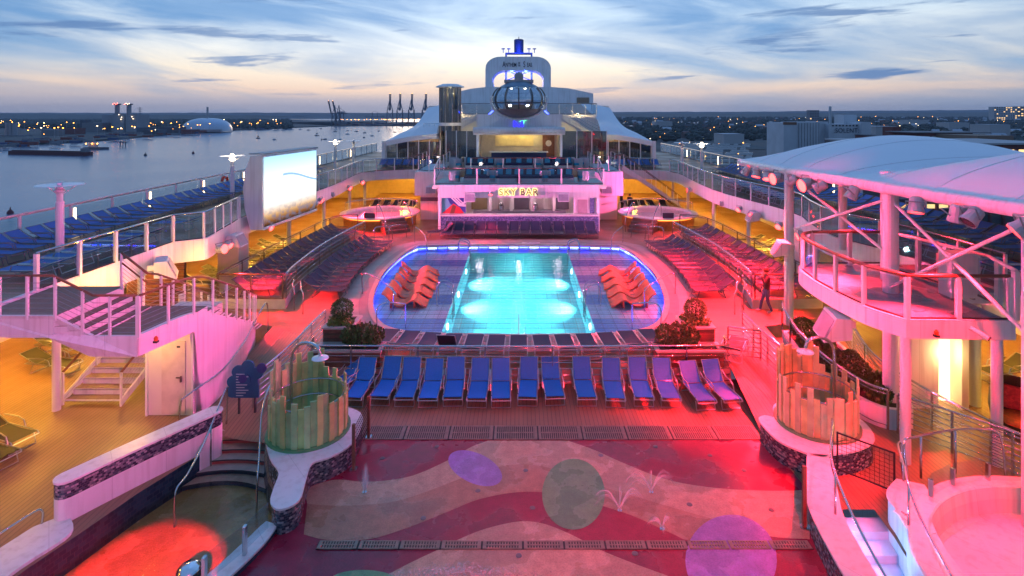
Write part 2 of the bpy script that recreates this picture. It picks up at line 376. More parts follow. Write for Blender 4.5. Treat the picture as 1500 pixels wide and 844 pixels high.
# ------------------------------------------------------------------ the ship's decks
ZU, ZP = 3.5, .5                       # upper deck, pool platform
def sheet_holes(name, outer, holes, z, m, kind='structure'):
    bm = bmesh.new(); edges = []
    for loop in [outer]+holes:
        vs = [bm.verts.new((p[0], p[1], z)) for p in loop]
        edges += [bm.edges.new((vs[i], vs[(i+1) % len(vs)])) for i in range(len(vs))]
    bmesh.ops.triangle_fill(bm, use_beauty=True, use_dissolve=False, edges=edges, normal=(0, 0, 1))
    for f in bm.faces:
        if f.normal.z < 0: f.normal_flip()
    me = bpy.data.meshes.new(name); bm.to_mesh(me); bm.free(); me.materials.append(m)
    o = bpy.data.objects.new(name, me); C.objects.link(o); o['kind'] = kind; return o
def mirror(path): return [(-p[0],)+tuple(p[1:]) for p in path]

K = [tuple(p) for p in smooth_path([(-8.35, 15.3), (-6.8, 15.3)], 1)]+[(-6.3, 14.0), (-5.8, 13.1), (-5.4, 12.6), (-5.15, 11.7), (-5.25, 11.0), (-5.6, 10.0), (-6.4, 8.6), (-9.4, 8.6), (-9.4, 9.6), (-9.2, 10.6), (-8.9, 11.5), (-8.55, 12.7), (-7.95, 14.2)]
STEPHOLE = [(6.75, 12.2), (7.65, 12.2), (7.55, 11.4), (7.3, 10.2), (7.0, 8.8), (6.0, 8.8), (6.2, 10.2), (6.4, 11.4)]
TUBC, TUBR = (10.3, 9.0), 3.1
tub_poly = [(TUBC[0]+TUBR*cos(a*pi/24), TUBC[1]+TUBR*sin(a*pi/24)) for a in range(48)]
sheet_holes('front_deck', [(-19.4, -3.0), (19.4, -3.0), (19.4, 18.2), (-19.4, 18.2)], [K, STEPHOLE, tub_poly], 0, DECK)
m = MB(); m.sheet([(-19.4, 18.2), (-9.3, 18.2), (-9.3, 24), (-12.6, 24), (-12.6, 36), (-14, 40), (-14, 75), (-19.4, 75)], 0)
struct(m.build('side_deck_port', DECK)); 
m = MB(); m.sheet([(19.4, 18.2), (9.3, 18.2), (9.3, 24), (12.6, 24), (12.6, 36), (14, 40), (14, 75), (19.4, 75)], 0)
struct(m.build('side_deck_starboard', DECK))

# pool outline
half = [(-2.72, 20.55), (-4.3, 20.85), (-5.3, 21.65), (-6.05, 23.4), (-6.55, 25.7), (-6.85, 29.0), (-6.6, 32.6), (-6.1, 34.5)]
half = [tuple(p) for p in smooth_path([(0, 20.45)]+half, 5)]
POOL = half+[(-4, 34.75), (0, 34.8), (4, 34.75)]+[(-p[0], p[1]) for p in half[:0:-1]]
POOLC = (0, 28.0)
def scale_poly(P, dx):
    """offset a closed outline outward by dx"""
    n = len(P); out = []
    for i in range(n):
        a, b = Vector(P[i-1][:2]), Vector(P[(i+1) % n][:2]); t = (b-a).normalized(); nn = Vector((t.y, -t.x))
        if nn.dot(Vector(P[i][:2])-Vector(POOLC)) < 0: nn = -nn
        out.append((P[i][0]+nn.x*dx, P[i][1]+nn.y*dx))
    return out
# pool platform with ramps left and right of the planters
plat = [(-6.7, 17.9), (6.7, 17.9), (6.9, 20.0), (9.3, 21.4), (12.6, 22.6), (12.6, 36), (14, 40), (14, 58), (-14, 58), (-14, 40), (-12.6, 36), (-12.6, 22.6), (-9.3, 21.4), (-6.9, 20.0)]
sheet_holes('pool_deck', plat, [scale_poly(POOL, .02)], ZP, DECKX)
m = MB()
m.strip([(p[0], p[1], ZP) for p in plat+[plat[0]]], [(p[0], p[1], -.05) for p in plat+[plat[0]]])
struct(m.build('pool_deck_riser', mat('riser_panel', (.42, .30, .26), .5)))
for s in (-1, 1):      # ramps down to the front deck
    m = MB(); A = [(s*6.7, 17.9), (s*6.9, 20.0), (s*9.3, 21.4)]; B = [(s*6.4, 14.6), (s*8.1, 15.2), (s*9.3, 17.6)]
    A3 = smooth_path([(a[0], a[1], ZP+.002) for a in A], 4); B3 = smooth_path([(b[0], b[1], .006) for b in B], 4)
    m.strip(B3, A3) if s < 0 else m.strip(A3, B3)
    struct(m.build('ramp', DECK))

# coping, blue light strip, wet ledge and basin of the pool
TILEL = mosaic('pool_ledge_tile', [(.30, .42, .62), (.35, .47, .66), (.27, .39, .60)], .24, (.16, .24, .42), .2)
def pool_tile(name, cols, dark, size=.25):
    m = bpy.data.materials.new(name); m.use_nodes = True; t = m.node_tree; b = t.nodes['Principled BSDF']; L = t.links.new
    g = N(t, 'ShaderNodeNewGeometry'); s = N(t, 'ShaderNodeSeparateXYZ'); L(g.outputs['Position'], s.inputs[0])
    fx = mth(t, 'FRACT', mth(t, 'DIVIDE', s.outputs[0], size)); fy = mth(t, 'FRACT', mth(t, 'DIVIDE', s.outputs[1], size))
    e = mth(t, 'MAXIMUM', mth(t, 'LESS_THAN', fx, .05), mth(t, 'LESS_THAN', fy, .05))
    if dark is None: c = mixc(t, .0, cols[0], cols[0])
    else:
        st = mth(t, 'PINGPONG', mth(t, 'ADD', s.outputs[1], .9), 1.55); st = mth(t, 'GREATER_THAN', st, .85)
        c = mixc(t, st, cols[0], dark)
    n = N(t, 'ShaderNodeTexNoise'); n.inputs['Scale'].default_value = 1.3; L(g.outputs['Position'], n.inputs['Vector'])
    c = mixc(t, mth(t, 'MULTIPLY', n.outputs['Fac'], .25), c, cols[1]); c = mixc(t, mth(t, 'MULTIPLY', e, .5), c, tuple(q*.35 for q in cols[0]))
    L(c, b.inputs['Base Color']); b.inputs['Roughness'].default_value = .25; MATS[name] = m; return m
LEDGE = pool_tile('pool_ledge', [(.60, .66, .86), (.50, .58, .82)], (.09, .17, .60))
BASIN = pool_tile('pool_basin', [(.09, .68, .76), (.07, .62, .72)], None)
DEEP = [(-2.95, 21.3), (2.95, 21.3), (2.95, 34.0), (-2.95, 34.0)]
sheet_holes('pool_ledge', POOL, [DEEP], .20, LEDGE)
pool = thing('swimming_pool', 'rounded outdoor pool with turquoise deep basin and shallow blue tiled ledge', 'pool', (0, 28, 0))
m = MB(); P = POOL+[POOL[0]]
m.strip([(p[0], p[1], .5) for p in P], [(p[0], p[1], .18) for p in P]); m.build('pool_wall', mosaic('pool_wall_tile', [(.10, .16, .42), (.14, .22, .5)], .1, (.2, .25, .4)), pool)
m = MB(); D5 = DEEP+[DEEP[0]]
m.strip([(p[0], p[1], .2) for p in D5], [(p[0], p[1], -1.0) for p in D5]); m.sheet(DEEP, -1.0); m.build('basin', BASIN, pool)
O1, O2, O3 = scale_poly(POOL, .16), scale_poly(POOL, .55), scale_poly(POOL, 1.35)
def ring(A, B, z0, z1, name, mt, parent):
    q = MB(); a = A+[A[0]]; b = B+[B[0]]
    q.strip([(p[0], p[1], z1) for p in a], [(p[0], p[1], z1) for p in b]); q.strip([(p[0], p[1], z0) for p in a], [(p[0], p[1], z1) for p in a]); q.strip([(p[0], p[1], z1) for p in b], [(p[0], p[1], z0) for p in b])
    return q.build(name, mt, parent)
COPING = mat('pale_stone_coping', (.50, .44, .40), .5, 0, .12, 3)
ring(scale_poly(POOL, -.06), O1, .40, .56, 'coping', COPING, pool)
ring(O1, O2, .49, .53, 'paving_band', mat('grey_coping_band', (.26, .23, .23), .45, 0, .15, 2), pool)
ring(O2, O3, .49, .512, 'paving_band', mat('pale_paving', (.40, .33, .30), .5, 0, .15, 2), pool)
# the strip of blue lamps under the coping, broken into short lamps
BLUE_LED = emis('blue_led', (.03, .05, 1.0), 26); WB_LED = emis('pale_blue_led', (.28, .38, 1.0), 9)
inner = resample([(p[0], p[1], 0) for p in scale_poly(POOL, -.012)+[scale_poly(POOL, -.012)[0]]], .62)
for i in range(len(inner)-1):
    a, b = inner[i], inner[i+1]
    d = (b-a); a2 = a+d*.06; b2 = b-d*.06
    q = MB(); q.bar((a2.x, a2.y, .345), (b2.x, b2.y, .345), .02, .045); q.build('light_strip', WB_LED if (a.y > 33.5 and i % 2) else BLUE_LED, pool)
# underwater lamps in the basin's long walls
UW = emis('underwater_lamp', (.75, 1, .95), 14)
for s in (-1, 1):
    for y in (23.4, 27.6, 31.6):
        q = MB(); q.tube([(s*2.948, y, -.25), (s*2.92, y, -.25)], .13, 12); q.build('underwater_lamp', UW, pool)
        ld = bpy.data.lights.new('underwater_light', 'SPOT'); ld.energy = 1150; ld.color = (.75, 1, .95); ld.spot_size = radians(128); ld.spot_blend = .75; ld.shadow_soft_size = .12
        lo = bpy.data.objects.new('underwater_light', ld); C.objects.link(lo); lo.location = (s*2.86, y, -.15)
        lo.rotation_euler = Vector((s*1.0, 0, .48)).to_track_quat('Z', 'Y').to_euler()
def water(name, tint, bscale, bstr, refl=.05, deep=None):
    m = bpy.data.materials.new(name); m.use_nodes = True; t = m.node_tree; t.nodes.clear(); L = t.links.new
    o = N(t, 'ShaderNodeOutputMaterial'); tr = N(t, 'ShaderNodeBsdfTransparent'); gl = N(t, 'ShaderNodeBsdfGlossy'); mx = N(t, 'ShaderNodeMixShader')
    tr.inputs[0].default_value = (*tint, 1); gl.inputs['Roughness'].default_value = .04
    g = N(t, 'ShaderNodeNewGeometry'); n = N(t, 'ShaderNodeTexNoise'); n.inputs['Scale'].default_value = bscale; n.inputs['Detail'].default_value = 3; L(g.outputs['Position'], n.inputs['Vector'])
    bp = N(t, 'ShaderNodeBump'); bp.inputs['Strength'].default_value = bstr; bp.inputs['Distance'].default_value = .05; L(n.outputs['Fac'], bp.inputs['Height']); L(bp.outputs[0], gl.inputs['Normal'])
    fr = N(t, 'ShaderNodeLayerWeight'); fr.inputs[0].default_value = .5; L(bp.outputs[0], fr.inputs['Normal'])
    L(mth(t, 'ADD', mth(t, 'MULTIPLY', mth(t, 'POWER', fr.outputs['Facing'], 5.0), .9), refl, clamp=True), mx.inputs[0]); L(tr.outputs[0], mx.inputs[1]); L(gl.outputs[0], mx.inputs[2]); L(mx.outputs[0], o.inputs[0]); MATS[name] = m; return m
WATER = water('pool_water', (.86, .97, 1.0), 3.2, .35)
m = MB(); m.sheet(scale_poly(POOL, .01), .31); o = m.build('pool_water', WATER); struct(o)

# lounger terraces either side of the pool: the outer tier is one step up
for s in (-1, 1):
    poly = [(s*p[0], p[1]) for p in [(9.6, 23.3), (9.95, 25), (10.1, 28.5), (9.75, 32), (9.5, 35.2), (12.5, 36.2), (12.55, 23.4)]]
    m = MB(); m.prism([tuple(p) for p in poly], ZP, .9, 0, 1)
    struct(m.build('lounger_terrace', [mat('terrace_riser', (.6, .56, .55), .5), DECK]))

# upper decks with white fascia
UL = [(-13.6, 5.2), (-13.6, 15.9), (-13.45, 22.0), (-12.55, 22.6), (-12.6, 23.2), (-13.3, 27), (-13.2, 33), (-13.0, 39.5), (-13.4, 47), (-13.1, 49.2), (-12.0, 50.4), (-9.4, 51), (-7.6, 51)]
UR = [(13.6, 5.2), (13.65, 15.9), (13.55, 19.9), (12.8, 22.8), (13.2, 25.6), (13.9, 28.6), (13.2, 33), (12.8, 37), (13.0, 42), (13.4, 47), (13.1, 49.2), (12.0, 50.4), (9.4, 51), (7.6, 51)]
FASCIA = weather(mat('white_fascia', (.76, .75, .77), .4, 0, .05, .6), 1.9)
def sm2(path, k=5): return [tuple(p) for p in smooth_path([(p[0], p[1], 0) for p in path], k)]
ULs = UL[:2]+[tuple(q[:2]) for q in sm2(UL[1:3], 4)][1:]+[tuple(q[:2]) for q in sm2(UL[3:], 4)]
URs = UR[:2]+[tuple(q[:2]) for q in sm2(UR[1:], 4)][1:]
for nm, path, s in (('port', ULs, -1), ('starboard', URs, 1)):
    poly = list(path)+[(s*7.6, 76), (s*19.5, 76), (s*19.5, 5.2)]
    m = MB(); m.prism(poly, 2.95, ZU, 1, 0); struct(m.build('upper_deck_'+nm, [DECKU, CREAM]))
    m = MB(); m.wall(path, 2.72, ZU+.06, .12, 0); struct(m.build('upper_deck_fascia_'+nm, FASCIA))
    m = MB(); m.wall([(s*19.45, 5.2), (s*19.45, 76)], -39, ZU+.05, .12); struct(m.build('ship_side_'+nm, WHITE2))

# house wall under each upper deck with window panes
for s, nm in ((-1, 'port'), (1, 'starboard')):
    wl = MB(); wl.span((s*19.3, 5.2, 0), (s*19.38, 75, 2.95)); wo = struct(wl.build('house_wall_'+nm, CREAM, center=False))
    for k in range(16):
        y = 8+k*3.2
        q = MB(); q.span((s*19.28, y, .9), (s*19.31, y+2.2, 2.3)); pn = q.build('window', GLASSD, wo)
    wl = MB(); wl.span((s*6.0, 57.8, 0), (s*19.3, 58.0, 2.95)); wo = struct(wl.build('bulkhead_'+nm, mat('amber_panel', (.55, .42, .25), .5)))

# ------------------------------------------------------------------ splash pad with its painted shapes
def wetfloor(name, col, var=.15):
    m = mat(name, col, .4, 0, var, 5); t = m.node_tree; b = t.nodes['Principled BSDF']; L = t.links.new
    g = N(t, 'ShaderNodeNewGeometry'); n = N(t, 'ShaderNodeTexNoise'); n.inputs['Scale'].default_value = .75; n.inputs['Detail'].default_value = 5; L(g.outputs['Position'], n.inputs['Vector'])
    n3 = N(t, 'ShaderNodeTexNoise'); n3.inputs['Scale'].default_value = 34; n3.inputs['Detail'].default_value = 3; L(g.outputs['Position'], n3.inputs['Vector'])
    r = ramp(t, n.outputs['Fac'], [(.42, (.06,)*3), (.55, (.5,)*3)]); L(r, b.inputs['Roughness'])
    src = b.inputs['Base Color'].links[0].from_socket; c = mixc(t, mth(t, 'MULTIPLY', ramp(t, n.outputs['Fac'], [(.42, (1,)*3), (.52, (0,)*3)]), .42), src, tuple(q*.45 for q in col)); sp_ = ramp(t, n3.outputs['Fac'], [(.35, (.78,)*3), (.6, (1.0,)*3)]); c = mixc(t, 1.0, c, sp_, 'MULTIPLY'); L(c, b.inputs['Base Color'])
    bp = N(t, 'ShaderNodeBump'); bp.inputs['Strength'].default_value = .22; bp.inputs['Distance'].default_value = .01; L(n3.outputs['Fac'], bp.inputs['Height']); L(bp.outputs[0], b.inputs['Normal'])
    return m
CRIM = wetfloor('crimson_rubber', (.32, .018, .055)); TAN = wetfloor('tan_rubber', (.58, .36, .25)); TAN2 = wetfloor('dark_tan_rubber', (.46, .23, .15))
VIOL = wetfloor('violet_rubber', (.42, .20, .60)); GREEN = wetfloor('green_rubber', (.20, .35, .16))
pad = MB(); padpoly = [(-4.5, 15.02), (6.5, 15.02), (6.5, 13.6), (6.55, 12.6), (6.2, 11.7), (6.0, 11.0), (5.9, 8.4), (-6.1, 8.4), (-5.45, 9.9), (-5.0, 11.0), (-4.9, 11.9), (-4.95, 12.8)]
pad.sheet(padpoly, .006); padO = struct(pad.build('splash_pad', CRIM))
def paint(pts, z, m, name, close=True, k=4):
    P = [G(x, y, z) for x, y in pts]; q = MB(); q.sheet([(p.x, p.y) for p in P], z); return q.build(name, m, padO)
def sp(pts, k=5): return [tuple(p) for p in smooth_path([(a, b, 0) for a, b in pts], k)]
def p2(L): return [(p[0], p[1]) for p in L]
bandA = p2(sp([(446, 716), (490, 703), (540, 706), (600, 698), (655, 675), (690, 655), (715, 645.6)]))+p2(sp([(832, 645.6), (870, 659), (910, 677), (960, 697), (1000, 708), (1060, 716), (1130, 719), (1186, 718)]))
bandAlow = p2(sp([(1186, 790), (1130, 786), (1085, 772), (1050, 762), (990, 745), (930, 727), (880, 712), (820, 690), (780, 681), (740, 682), (700, 693), (670, 703), (620, 722), (570, 736), (500, 741), (450, 738)]))
paint(bandA+bandAlow, .010, TAN, 'painted_band')
bandB = list(reversed(bandAlow))[:-6]+p2(sp([(1060, 783), (1010, 791), (985, 782), (930, 757), (885, 742), (840, 728), (795, 721), (750, 722), (700, 732), (660, 748), (600, 772), (540, 790), (480, 791), (445, 783)]))
paint(bandB, .012, TAN2, 'painted_band')
bandD = p2(sp([(560, 846), (600, 825), (640, 806), (668, 792), (710, 775), (760, 764), (795, 767), (830, 780), (856, 793), (880, 806), (930, 826), (985, 846)]))+[(985, 870), (560, 870)]
paint(bandD, .010, TAN, 'painted_band')
bandE = [(1110, 792), (1186, 789), (1192, 800), (1140, 803)]
def ell(cx, cy, rx, ry, rot, z, m, name):
    P = []
    for i in range(40):
        a = 2*pi*i/40; x, y = rx*cos(a), ry*sin(a); P.append((cx+x*cos(rot)-y*sin(rot), cy+x*sin(rot)+y*cos(rot)))
    return paint(P, z, m, name)
ell(696, 686, 42, 22, .42, .015, VIOL, 'painted_spot'); ell(840, 724, 46, 52, 0, .015, GREEN, 'painted_spot')
ell(1071, 821, 67, 67, 0, .015, VIOL, 'painted_spot'); ell(532, 850, 48, 15, 0, .015, GREEN, 'painted_spot')
for k, (a, b) in enumerate(((560, 672), (620, 760), (700, 720), (770, 690), (780, 745), (880, 668), (960, 655), (1010, 740), (1090, 690), (1130, 748), (640, 655), (930, 812), (760, 815), (1040, 668))):
    c = G(a, b); q = MB(); q.lathe([(.001, .024), (.045, .024), (.06, .019), (.062, .012)], (c.x, c.y, 0), 12); q.build('jet_nozzle', mat('nozzle_grey', (.16, .14, .15), .5), padO)
# slotted gratings across the deck: two runs
GRATE = mat('bronze_grating', (.30, .22, .17), .5, .2, .2, 8)
def grating(px0, px1, py0, py1, n, name, label, gap=.055):
    a0, a1, b0, b1 = G(px0, py0), G(px1, py0), G(px0, py1), G(px1, py1); y0, y1 = b0.y, a0.y; x0, x1 = b0.x, b1.x
    t = thing(name, label, 'grating', ((x0+x1)/2, (y0+y1)/2, 0), 0, 'drain gratings')
    q = MB(); q.span((x0, y0, .008), (x1, y1, .014)); q.build('drain_channel', mat('drain_dark', (.03, .022, .02), .6), t)
    wd = (x1-x0)/n
    for k in range(n):
        q = MB(); xa = x0+k*wd+.02; xb = x0+(k+1)*wd-.02
        q.span((xa, y0, .014), (xa+.07, y1, .032)); q.span((xb-.07, y0, .014), (xb, y1, .032))
        c = xa+.10
        while c < xb-.1: q.span((c, y0+.02, .014), (c+gap*.5, y1-.02, .03)); c += gap
        for yy in (y0, (y0+y1)/2-.012, y1-.025): q.span((xa, yy, .013), (xb, yy+.025, .031))
        q.build('grate_panel', GRATE, t)
grating(524, 1119, 625, 645, 9, 'drain_grating', 'wide bronze slotted grating along the back of the splash pad')
grating(462, 1192, 794, 806, 12, 'drain_grating', 'narrow bronze slotted grating crossing the middle of the splash pad')

# ------------------------------------------------------------------ curved kerbs with mosaic sides and white tops
def kerb(name, label, poly, z0, z1, sidem, topm, zs=None, cap=.03, cat='low wall'):
    t = thing(name, label, cat, (sum(p[0] for p in poly)/len(poly), sum(p[1] for p in poly)/len(poly), 0))
    n = len(poly); a = sum(poly[i][0]*poly[(i+1) % n][1]-poly[(i+1) % n][0]*poly[i][1] for i in range(n))
    if a < 0: poly = poly[::-1]
    L = poly+[poly[0]]; zc = z1-.05
    q = MB(); zm = z0 if zs is None else zs
    q.strip([(p[0], p[1], zm) for p in L], [(p[0], p[1], zc) for p in L]); q.build('mosaic_band', sidem, t)
    if zs is not None:
        q = MB(); q.strip([(p[0], p[1], z0) for p in L], [(p[0], p[1], zm) for p in L]); q.build('base', WHITE, t)
    c = (0, 0)
    out = []
    for i in range(n):
        A, B = Vector(poly[i-1]), Vector(poly[(i+1) % n]); tt = (B-A).normalized(); out.append((poly[i][0]+tt.y*cap, poly[i][1]-tt.x*cap))
    q = MB(); q.prism(out, zc, z1); q.build('top_slab', WHITE, t, bevel=.012); return t
def cl(pts, k=4): return [(p[0], p[1]) for p in smooth_path([(a, b, 0) for a, b in pts], k, True)]
kerb('shower_plinth', 'white topped curved plinth with dark mosaic sides carrying the slat shower beside the wading pool', cl([(-6.35, 14.7), (-6.22, 14.0), (-5.75, 13.15), (-5.32, 12.62), (-5.2, 12.1), (-5.08, 11.65), (-4.82, 11.45), (-4.56, 11.7), (-4.68, 12.4), (-4.74, 12.94), (-4.4, 13.2), (-4.06, 13.75), (-4.1, 14.8), (-4.5, 15.3), (-5.3, 15.5), (-6.0, 15.25)]), -.95, .55, MOSAIC, WHITE)
kerb('shower_plinth', 'white topped curved plinth with dark mosaic sides carrying the slat shower beside the black net', cl([(6.28, 14.75), (6.34, 13.9), (6.62, 13.5), (7.0, 13.2), (7.35, 13.3), (8.0, 13.45), (8.7, 13.9), (8.9, 14.8), (8.5, 15.6), (7.6, 15.8), (7.0, 15.5), (6.75, 14.9), (6.5, 14.95)]), -.1, .55, MOSAIC, WHITE)
kerb('step_wall', 'white topped mosaic wall curving along the splash pad down beside blue lit steps', [tuple(p) for p in p2(sp([(6.78, 13.28), (6.42, 12.59), (6.05, 11.9), (5.83, 11.16), (5.66, 10.0), (5.55, 8.6)]))]+p2(sp([(6.0, 8.6), (6.2, 10.1), (6.4, 11.2), (6.72, 12.0), (6.98, 12.7), (7.2, 13.2)])), -1.0, .55, MOSAIC, WHITE)
kerb('step_wall', 'plain white wall between the blue lit steps and the round pink tub', p2(sp([(8.25, 12.35), (7.75, 11.9), (7.62, 11.4), (7.42, 10.6), (7.2, 9.8), (7.0, 8.6)]))+p2(sp([(7.5, 8.6), (7.75, 10.2), (8.05, 11.1), (8.5, 11.8), (8.7, 12.15)])), -1.0, .55, WHITE, WHITE)
# wading pool at the left front
wp = thing('wading_pool', 'shallow wading pool with dark blue tiled rim and curved entry steps', 'pool', (-7.3, 11.5, -.95))
KL = K+[K[0]]
q = MB(); q.strip([(p[0], p[1], .004) for p in KL], [(p[0], p[1], -.95) for p in KL]); q.build('tiled_wall', mosaic('navy_tile', [(.012, .04, .075), (.018, .055, .09), (.01, .03, .06)], .1, (.03, .06, .09)), wp)
q = MB(); q.sheet(K, -.62); q.build('pool_floor', wetfloor('amber_floor', (.48, .34, .13)), wp)
RISER = mat('red_riser', (.48, .09, .07), .5); RISB = mat('navy_riser', (.02, .05, .085), .4)
for i in range(5):
    z = -.10*(i+1); fd = 15.15-.3*(i+1); bow = .16+.08*i
    arc = [(-8.6+2.8*t/10, fd+bow*(1-((t-5)/5)**2)*1.0-bow+((t-5)/5*-.05)) for t in range(11)]
    arc2 = [(x, fd-.05*i+.34*(1-abs((k-5)/5)**2)*-0+bow*(1-((k-5)/5)**2)) for k, (x, y) in enumerate(arc)]
    q = MB(); q.prism(arc2+[(-5.8, 15.28), (-8.6, 15.28)], z-.11, z, 0, 1)
    so = q.build('step', [RISER if i < 3 else RISB, mat('step_tread', (.50, .36, .29), .5, 0, .15, 6)], wp)
    q = MB(); q.tube([(x, y-.01, z-.01) for x, y in arc2], .016, 5); q.build('nosing', BLACK, so)
m = MB(); m.sheet(K, -.44); struct(m.build('wading_pool_water', water('wading_water', (.95, .88, .8), 6, .25)))
q = MB(); q.prism([(-8.6, 15.2), (-6.4, 15.2), (-6.4, 15.62), (-8.45, 15.62)], 0.0, .02); q.build('threshold_slab', COPING, wp)
# mosaic wall beside the wading pool
wc = p2(smooth_path([(-9.55, 11.96, 0), (-8.85, 13.15, 0), (-7.9, 14.65, 0)], 6))
def capsule(path, r, n=6):
    a, b = offset(path, r), offset(path, -r); out = list(a)
    d = atan2(path[-1][1]-path[-2][1], path[-1][0]-path[-2][0])
    out += [(path[-1][0]+r*cos(d+pi/2-pi*k/n), path[-1][1]+r*sin(d+pi/2-pi*k/n)) for k in range(1, n)]
    out += b[::-1]; d = atan2(path[0][1]-path[1][1], path[0][0]-path[1][0])
    out += [(path[0][0]+r*cos(d+pi/2-pi*k/n), path[0][1]+r*sin(d+pi/2-pi*k/n)) for k in range(1, n)]
    return out
kerb('pool_wall', 'long white capped wall with dark mosaic band beside the wading pool', capsule(wc, .21), -.6, .86, MOSAIC, WHITE, .5, .02)
ledge = p2(sp([(-9.55, 12.0), (-9.05, 11.45), (-9.3, 10.6), (-9.5, 9.6), (-9.5, 8.6)]))+p2(sp([(-10.4, 8.6), (-10.3, 10.2), (-9.95, 11.6)]))
q = MB(); q.prism(ledge, -.1, .06); tag(q.build('pool_ledge_kerb', WHITE, bevel=.01), 'low white ledge curving round the wading pool below the mosaic wall', 'ledge')
bench = p2(sp([(-4.93, 11.5), (-5.02, 10.9), (-5.4, 9.9), (-6.15, 8.6)]))+p2(sp([(-6.6, 8.6), (-5.75, 10.0), (-5.36, 11.0), (-5.18, 11.6)]))
kerb('glazed_kerb', 'low white kerb with dark blue side between wading pool and splash pad', bench, -.95, .16, mosaic('navy_tile2', [(.012, .04, .075), (.018, .055, .09)], .1, (.03, .06, .09)), WHITE)
# blue lit steps going down at the right front
stp = thing('sunken_steps', 'pale steps lit blue going down between two white walls', 'steps', (6.9, 10.5, -1.0))
for i in range(6):
    z = -.17*i; y1 = 12.2-.42*i
    q = MB(); q.span((5.9, y1-.42, z-.4), (8.2, y1, z-.172)); q.build('step', mat('pale_blue_step', (.45, .55, .72), .35), stp)
# round tub at the right front
tub = thing('round_tub', 'round pink lit whirlpool tub with pale tiled rim at the splash pad corner', 'hot tub', (TUBC[0], TUBC[1], 0))
q = MB(); q.lathe([(3.42, 0), (3.42, .57), (3.39, .61), (3.08, .61), (3.05, .58), (3.0, .06), (2.9, .02), (0.01, .02)], (TUBC[0], TUBC[1], 0), 64); q.build('tub_shell', WHITE, tub, smooth=False)
q = MB(); q.lathe([(3.03, 0), (.01, 0)], (TUBC[0], TUBC[1], .34), 48); q.build('tub_water', water('tub_water', (1, .93, .97), 5, .3), tub)
# ------------------------------------------------------------------ railings
def rail(name, label, path, h=1.1, step=1.5, style='glass', top=None, post=None, group=None, topr=.035, bars=6, zoff=0.0, pw=.07, paned=2, lean=0.0):
    P = [Vector(p) for p in path]; t = thing(name, label, 'railing', P[0], 0, group)
    top = top or STEEL; post = post or WHITE
    q = MB(); q.tube([p+Vector((0, 0, h)) for p in P], topr, 8); q.build('handrail', top, t, smooth=True)
    # posts at corners and evenly along long runs
    R = resample(P, step)
    for p in R:
        q = MB()
        if style == 'glass': q.box((p.x, p.y, p.z+h/2-.01), (pw, pw, h-.02))
        else: q.box((p.x, p.y, p.z+h/2-.01), (.045, .045, h-.02))
        q.build('post', post, t)
    for a, b in zip(R[:-1], R[1:]):
        d = (b-a)
        if style == 'glass':
            for k in range(paned):
                u, v = a+d*(k/paned+.03), a+d*((k+1)/paned-.03)
                q = MB(); q.bar((u.x, u.y, (u.z+a.z+b.z+v.z)/4 if False else u.z+h/2), (v.x, v.y, v.z+h/2), .012, h-.2); q.build('pane', GLASS, t)
            q = MB(); q.bar((a.x, a.y, a.z+.07), (b.x, b.y, b.z+.07), .03, .05); q.build('shoe_rail', BLACK, t)
    if style != 'glass':
        for k in range(bars):
            z = h*(.10+.80*k/(bars-1)); q = MB(); q.tube([p+Vector((0, 0, z)) for p in P], .009 if style == 'cable' else .013, 5); q.build('rail_bar', STEEL if style == 'bar' else GREY, t, smooth=True)
    return t
def p3(path, z): return [(p[0], p[1], z) for p in path]
def cut(path, y0, y1): return [p for p in path if y0 <= p[1] <= y1]
# outer rails of the upper decks
for s, nm in ((-1, 'port'), (1, 'starboard')):
    rail('outer_railing', f'glass railing with pale handrail along the {"water" if s < 0 else "quay"} side of the upper deck', [(s*19.3, y, ZU) for y in (11.9, 76.9)], 1.12, 2.5, 'glass', mat('pale_handrail', (.62, .55, .5), .35), topr=.055, pw=.09, paned=1)
gl = 'glass railing panels on white posts along the curved inner edge of the upper deck'
rail('inner_railing', 'glass railing on white posts above the left stair landing and wall speakers', [(-13.58, 15.95, ZU), (-13.5, 19), (-13.43, 22.0)][0:1]+[(-13.5, 19, ZU), (-13.43, 22.0, ZU)], 1.1, 1.6, pw=.1)
rail('inner_railing', 'short glass railing jutting out towards the large screen', [(-13.43, 22.05, ZU), (-12.58, 22.65, ZU), (-12.65, 23.4, ZU), (-13.25, 26.7, ZU)], 1.1, 1.1)
rail('inner_railing', 'glass railing behind the large screen running to the bridge over the left hot tub', p3(cut(ULs, 27, 49.6), ZU)+[(-12.0, 50.4, ZU), (-9.5, 51, ZU)], 1.1, 1.7)
rail('inner_railing', 'long glass railing curving from the right stairs along the right upper deck', p3([p for p in URs if 15.5 <= p[1] <= 49.4], ZU)[::-1], 1.1, 1.7)
rail('inner_railing', 'glass railing on the bridge over the right hot tub', [(12.0, 50.4, ZU), (9.5, 51, ZU)], 1.1, 1.2)
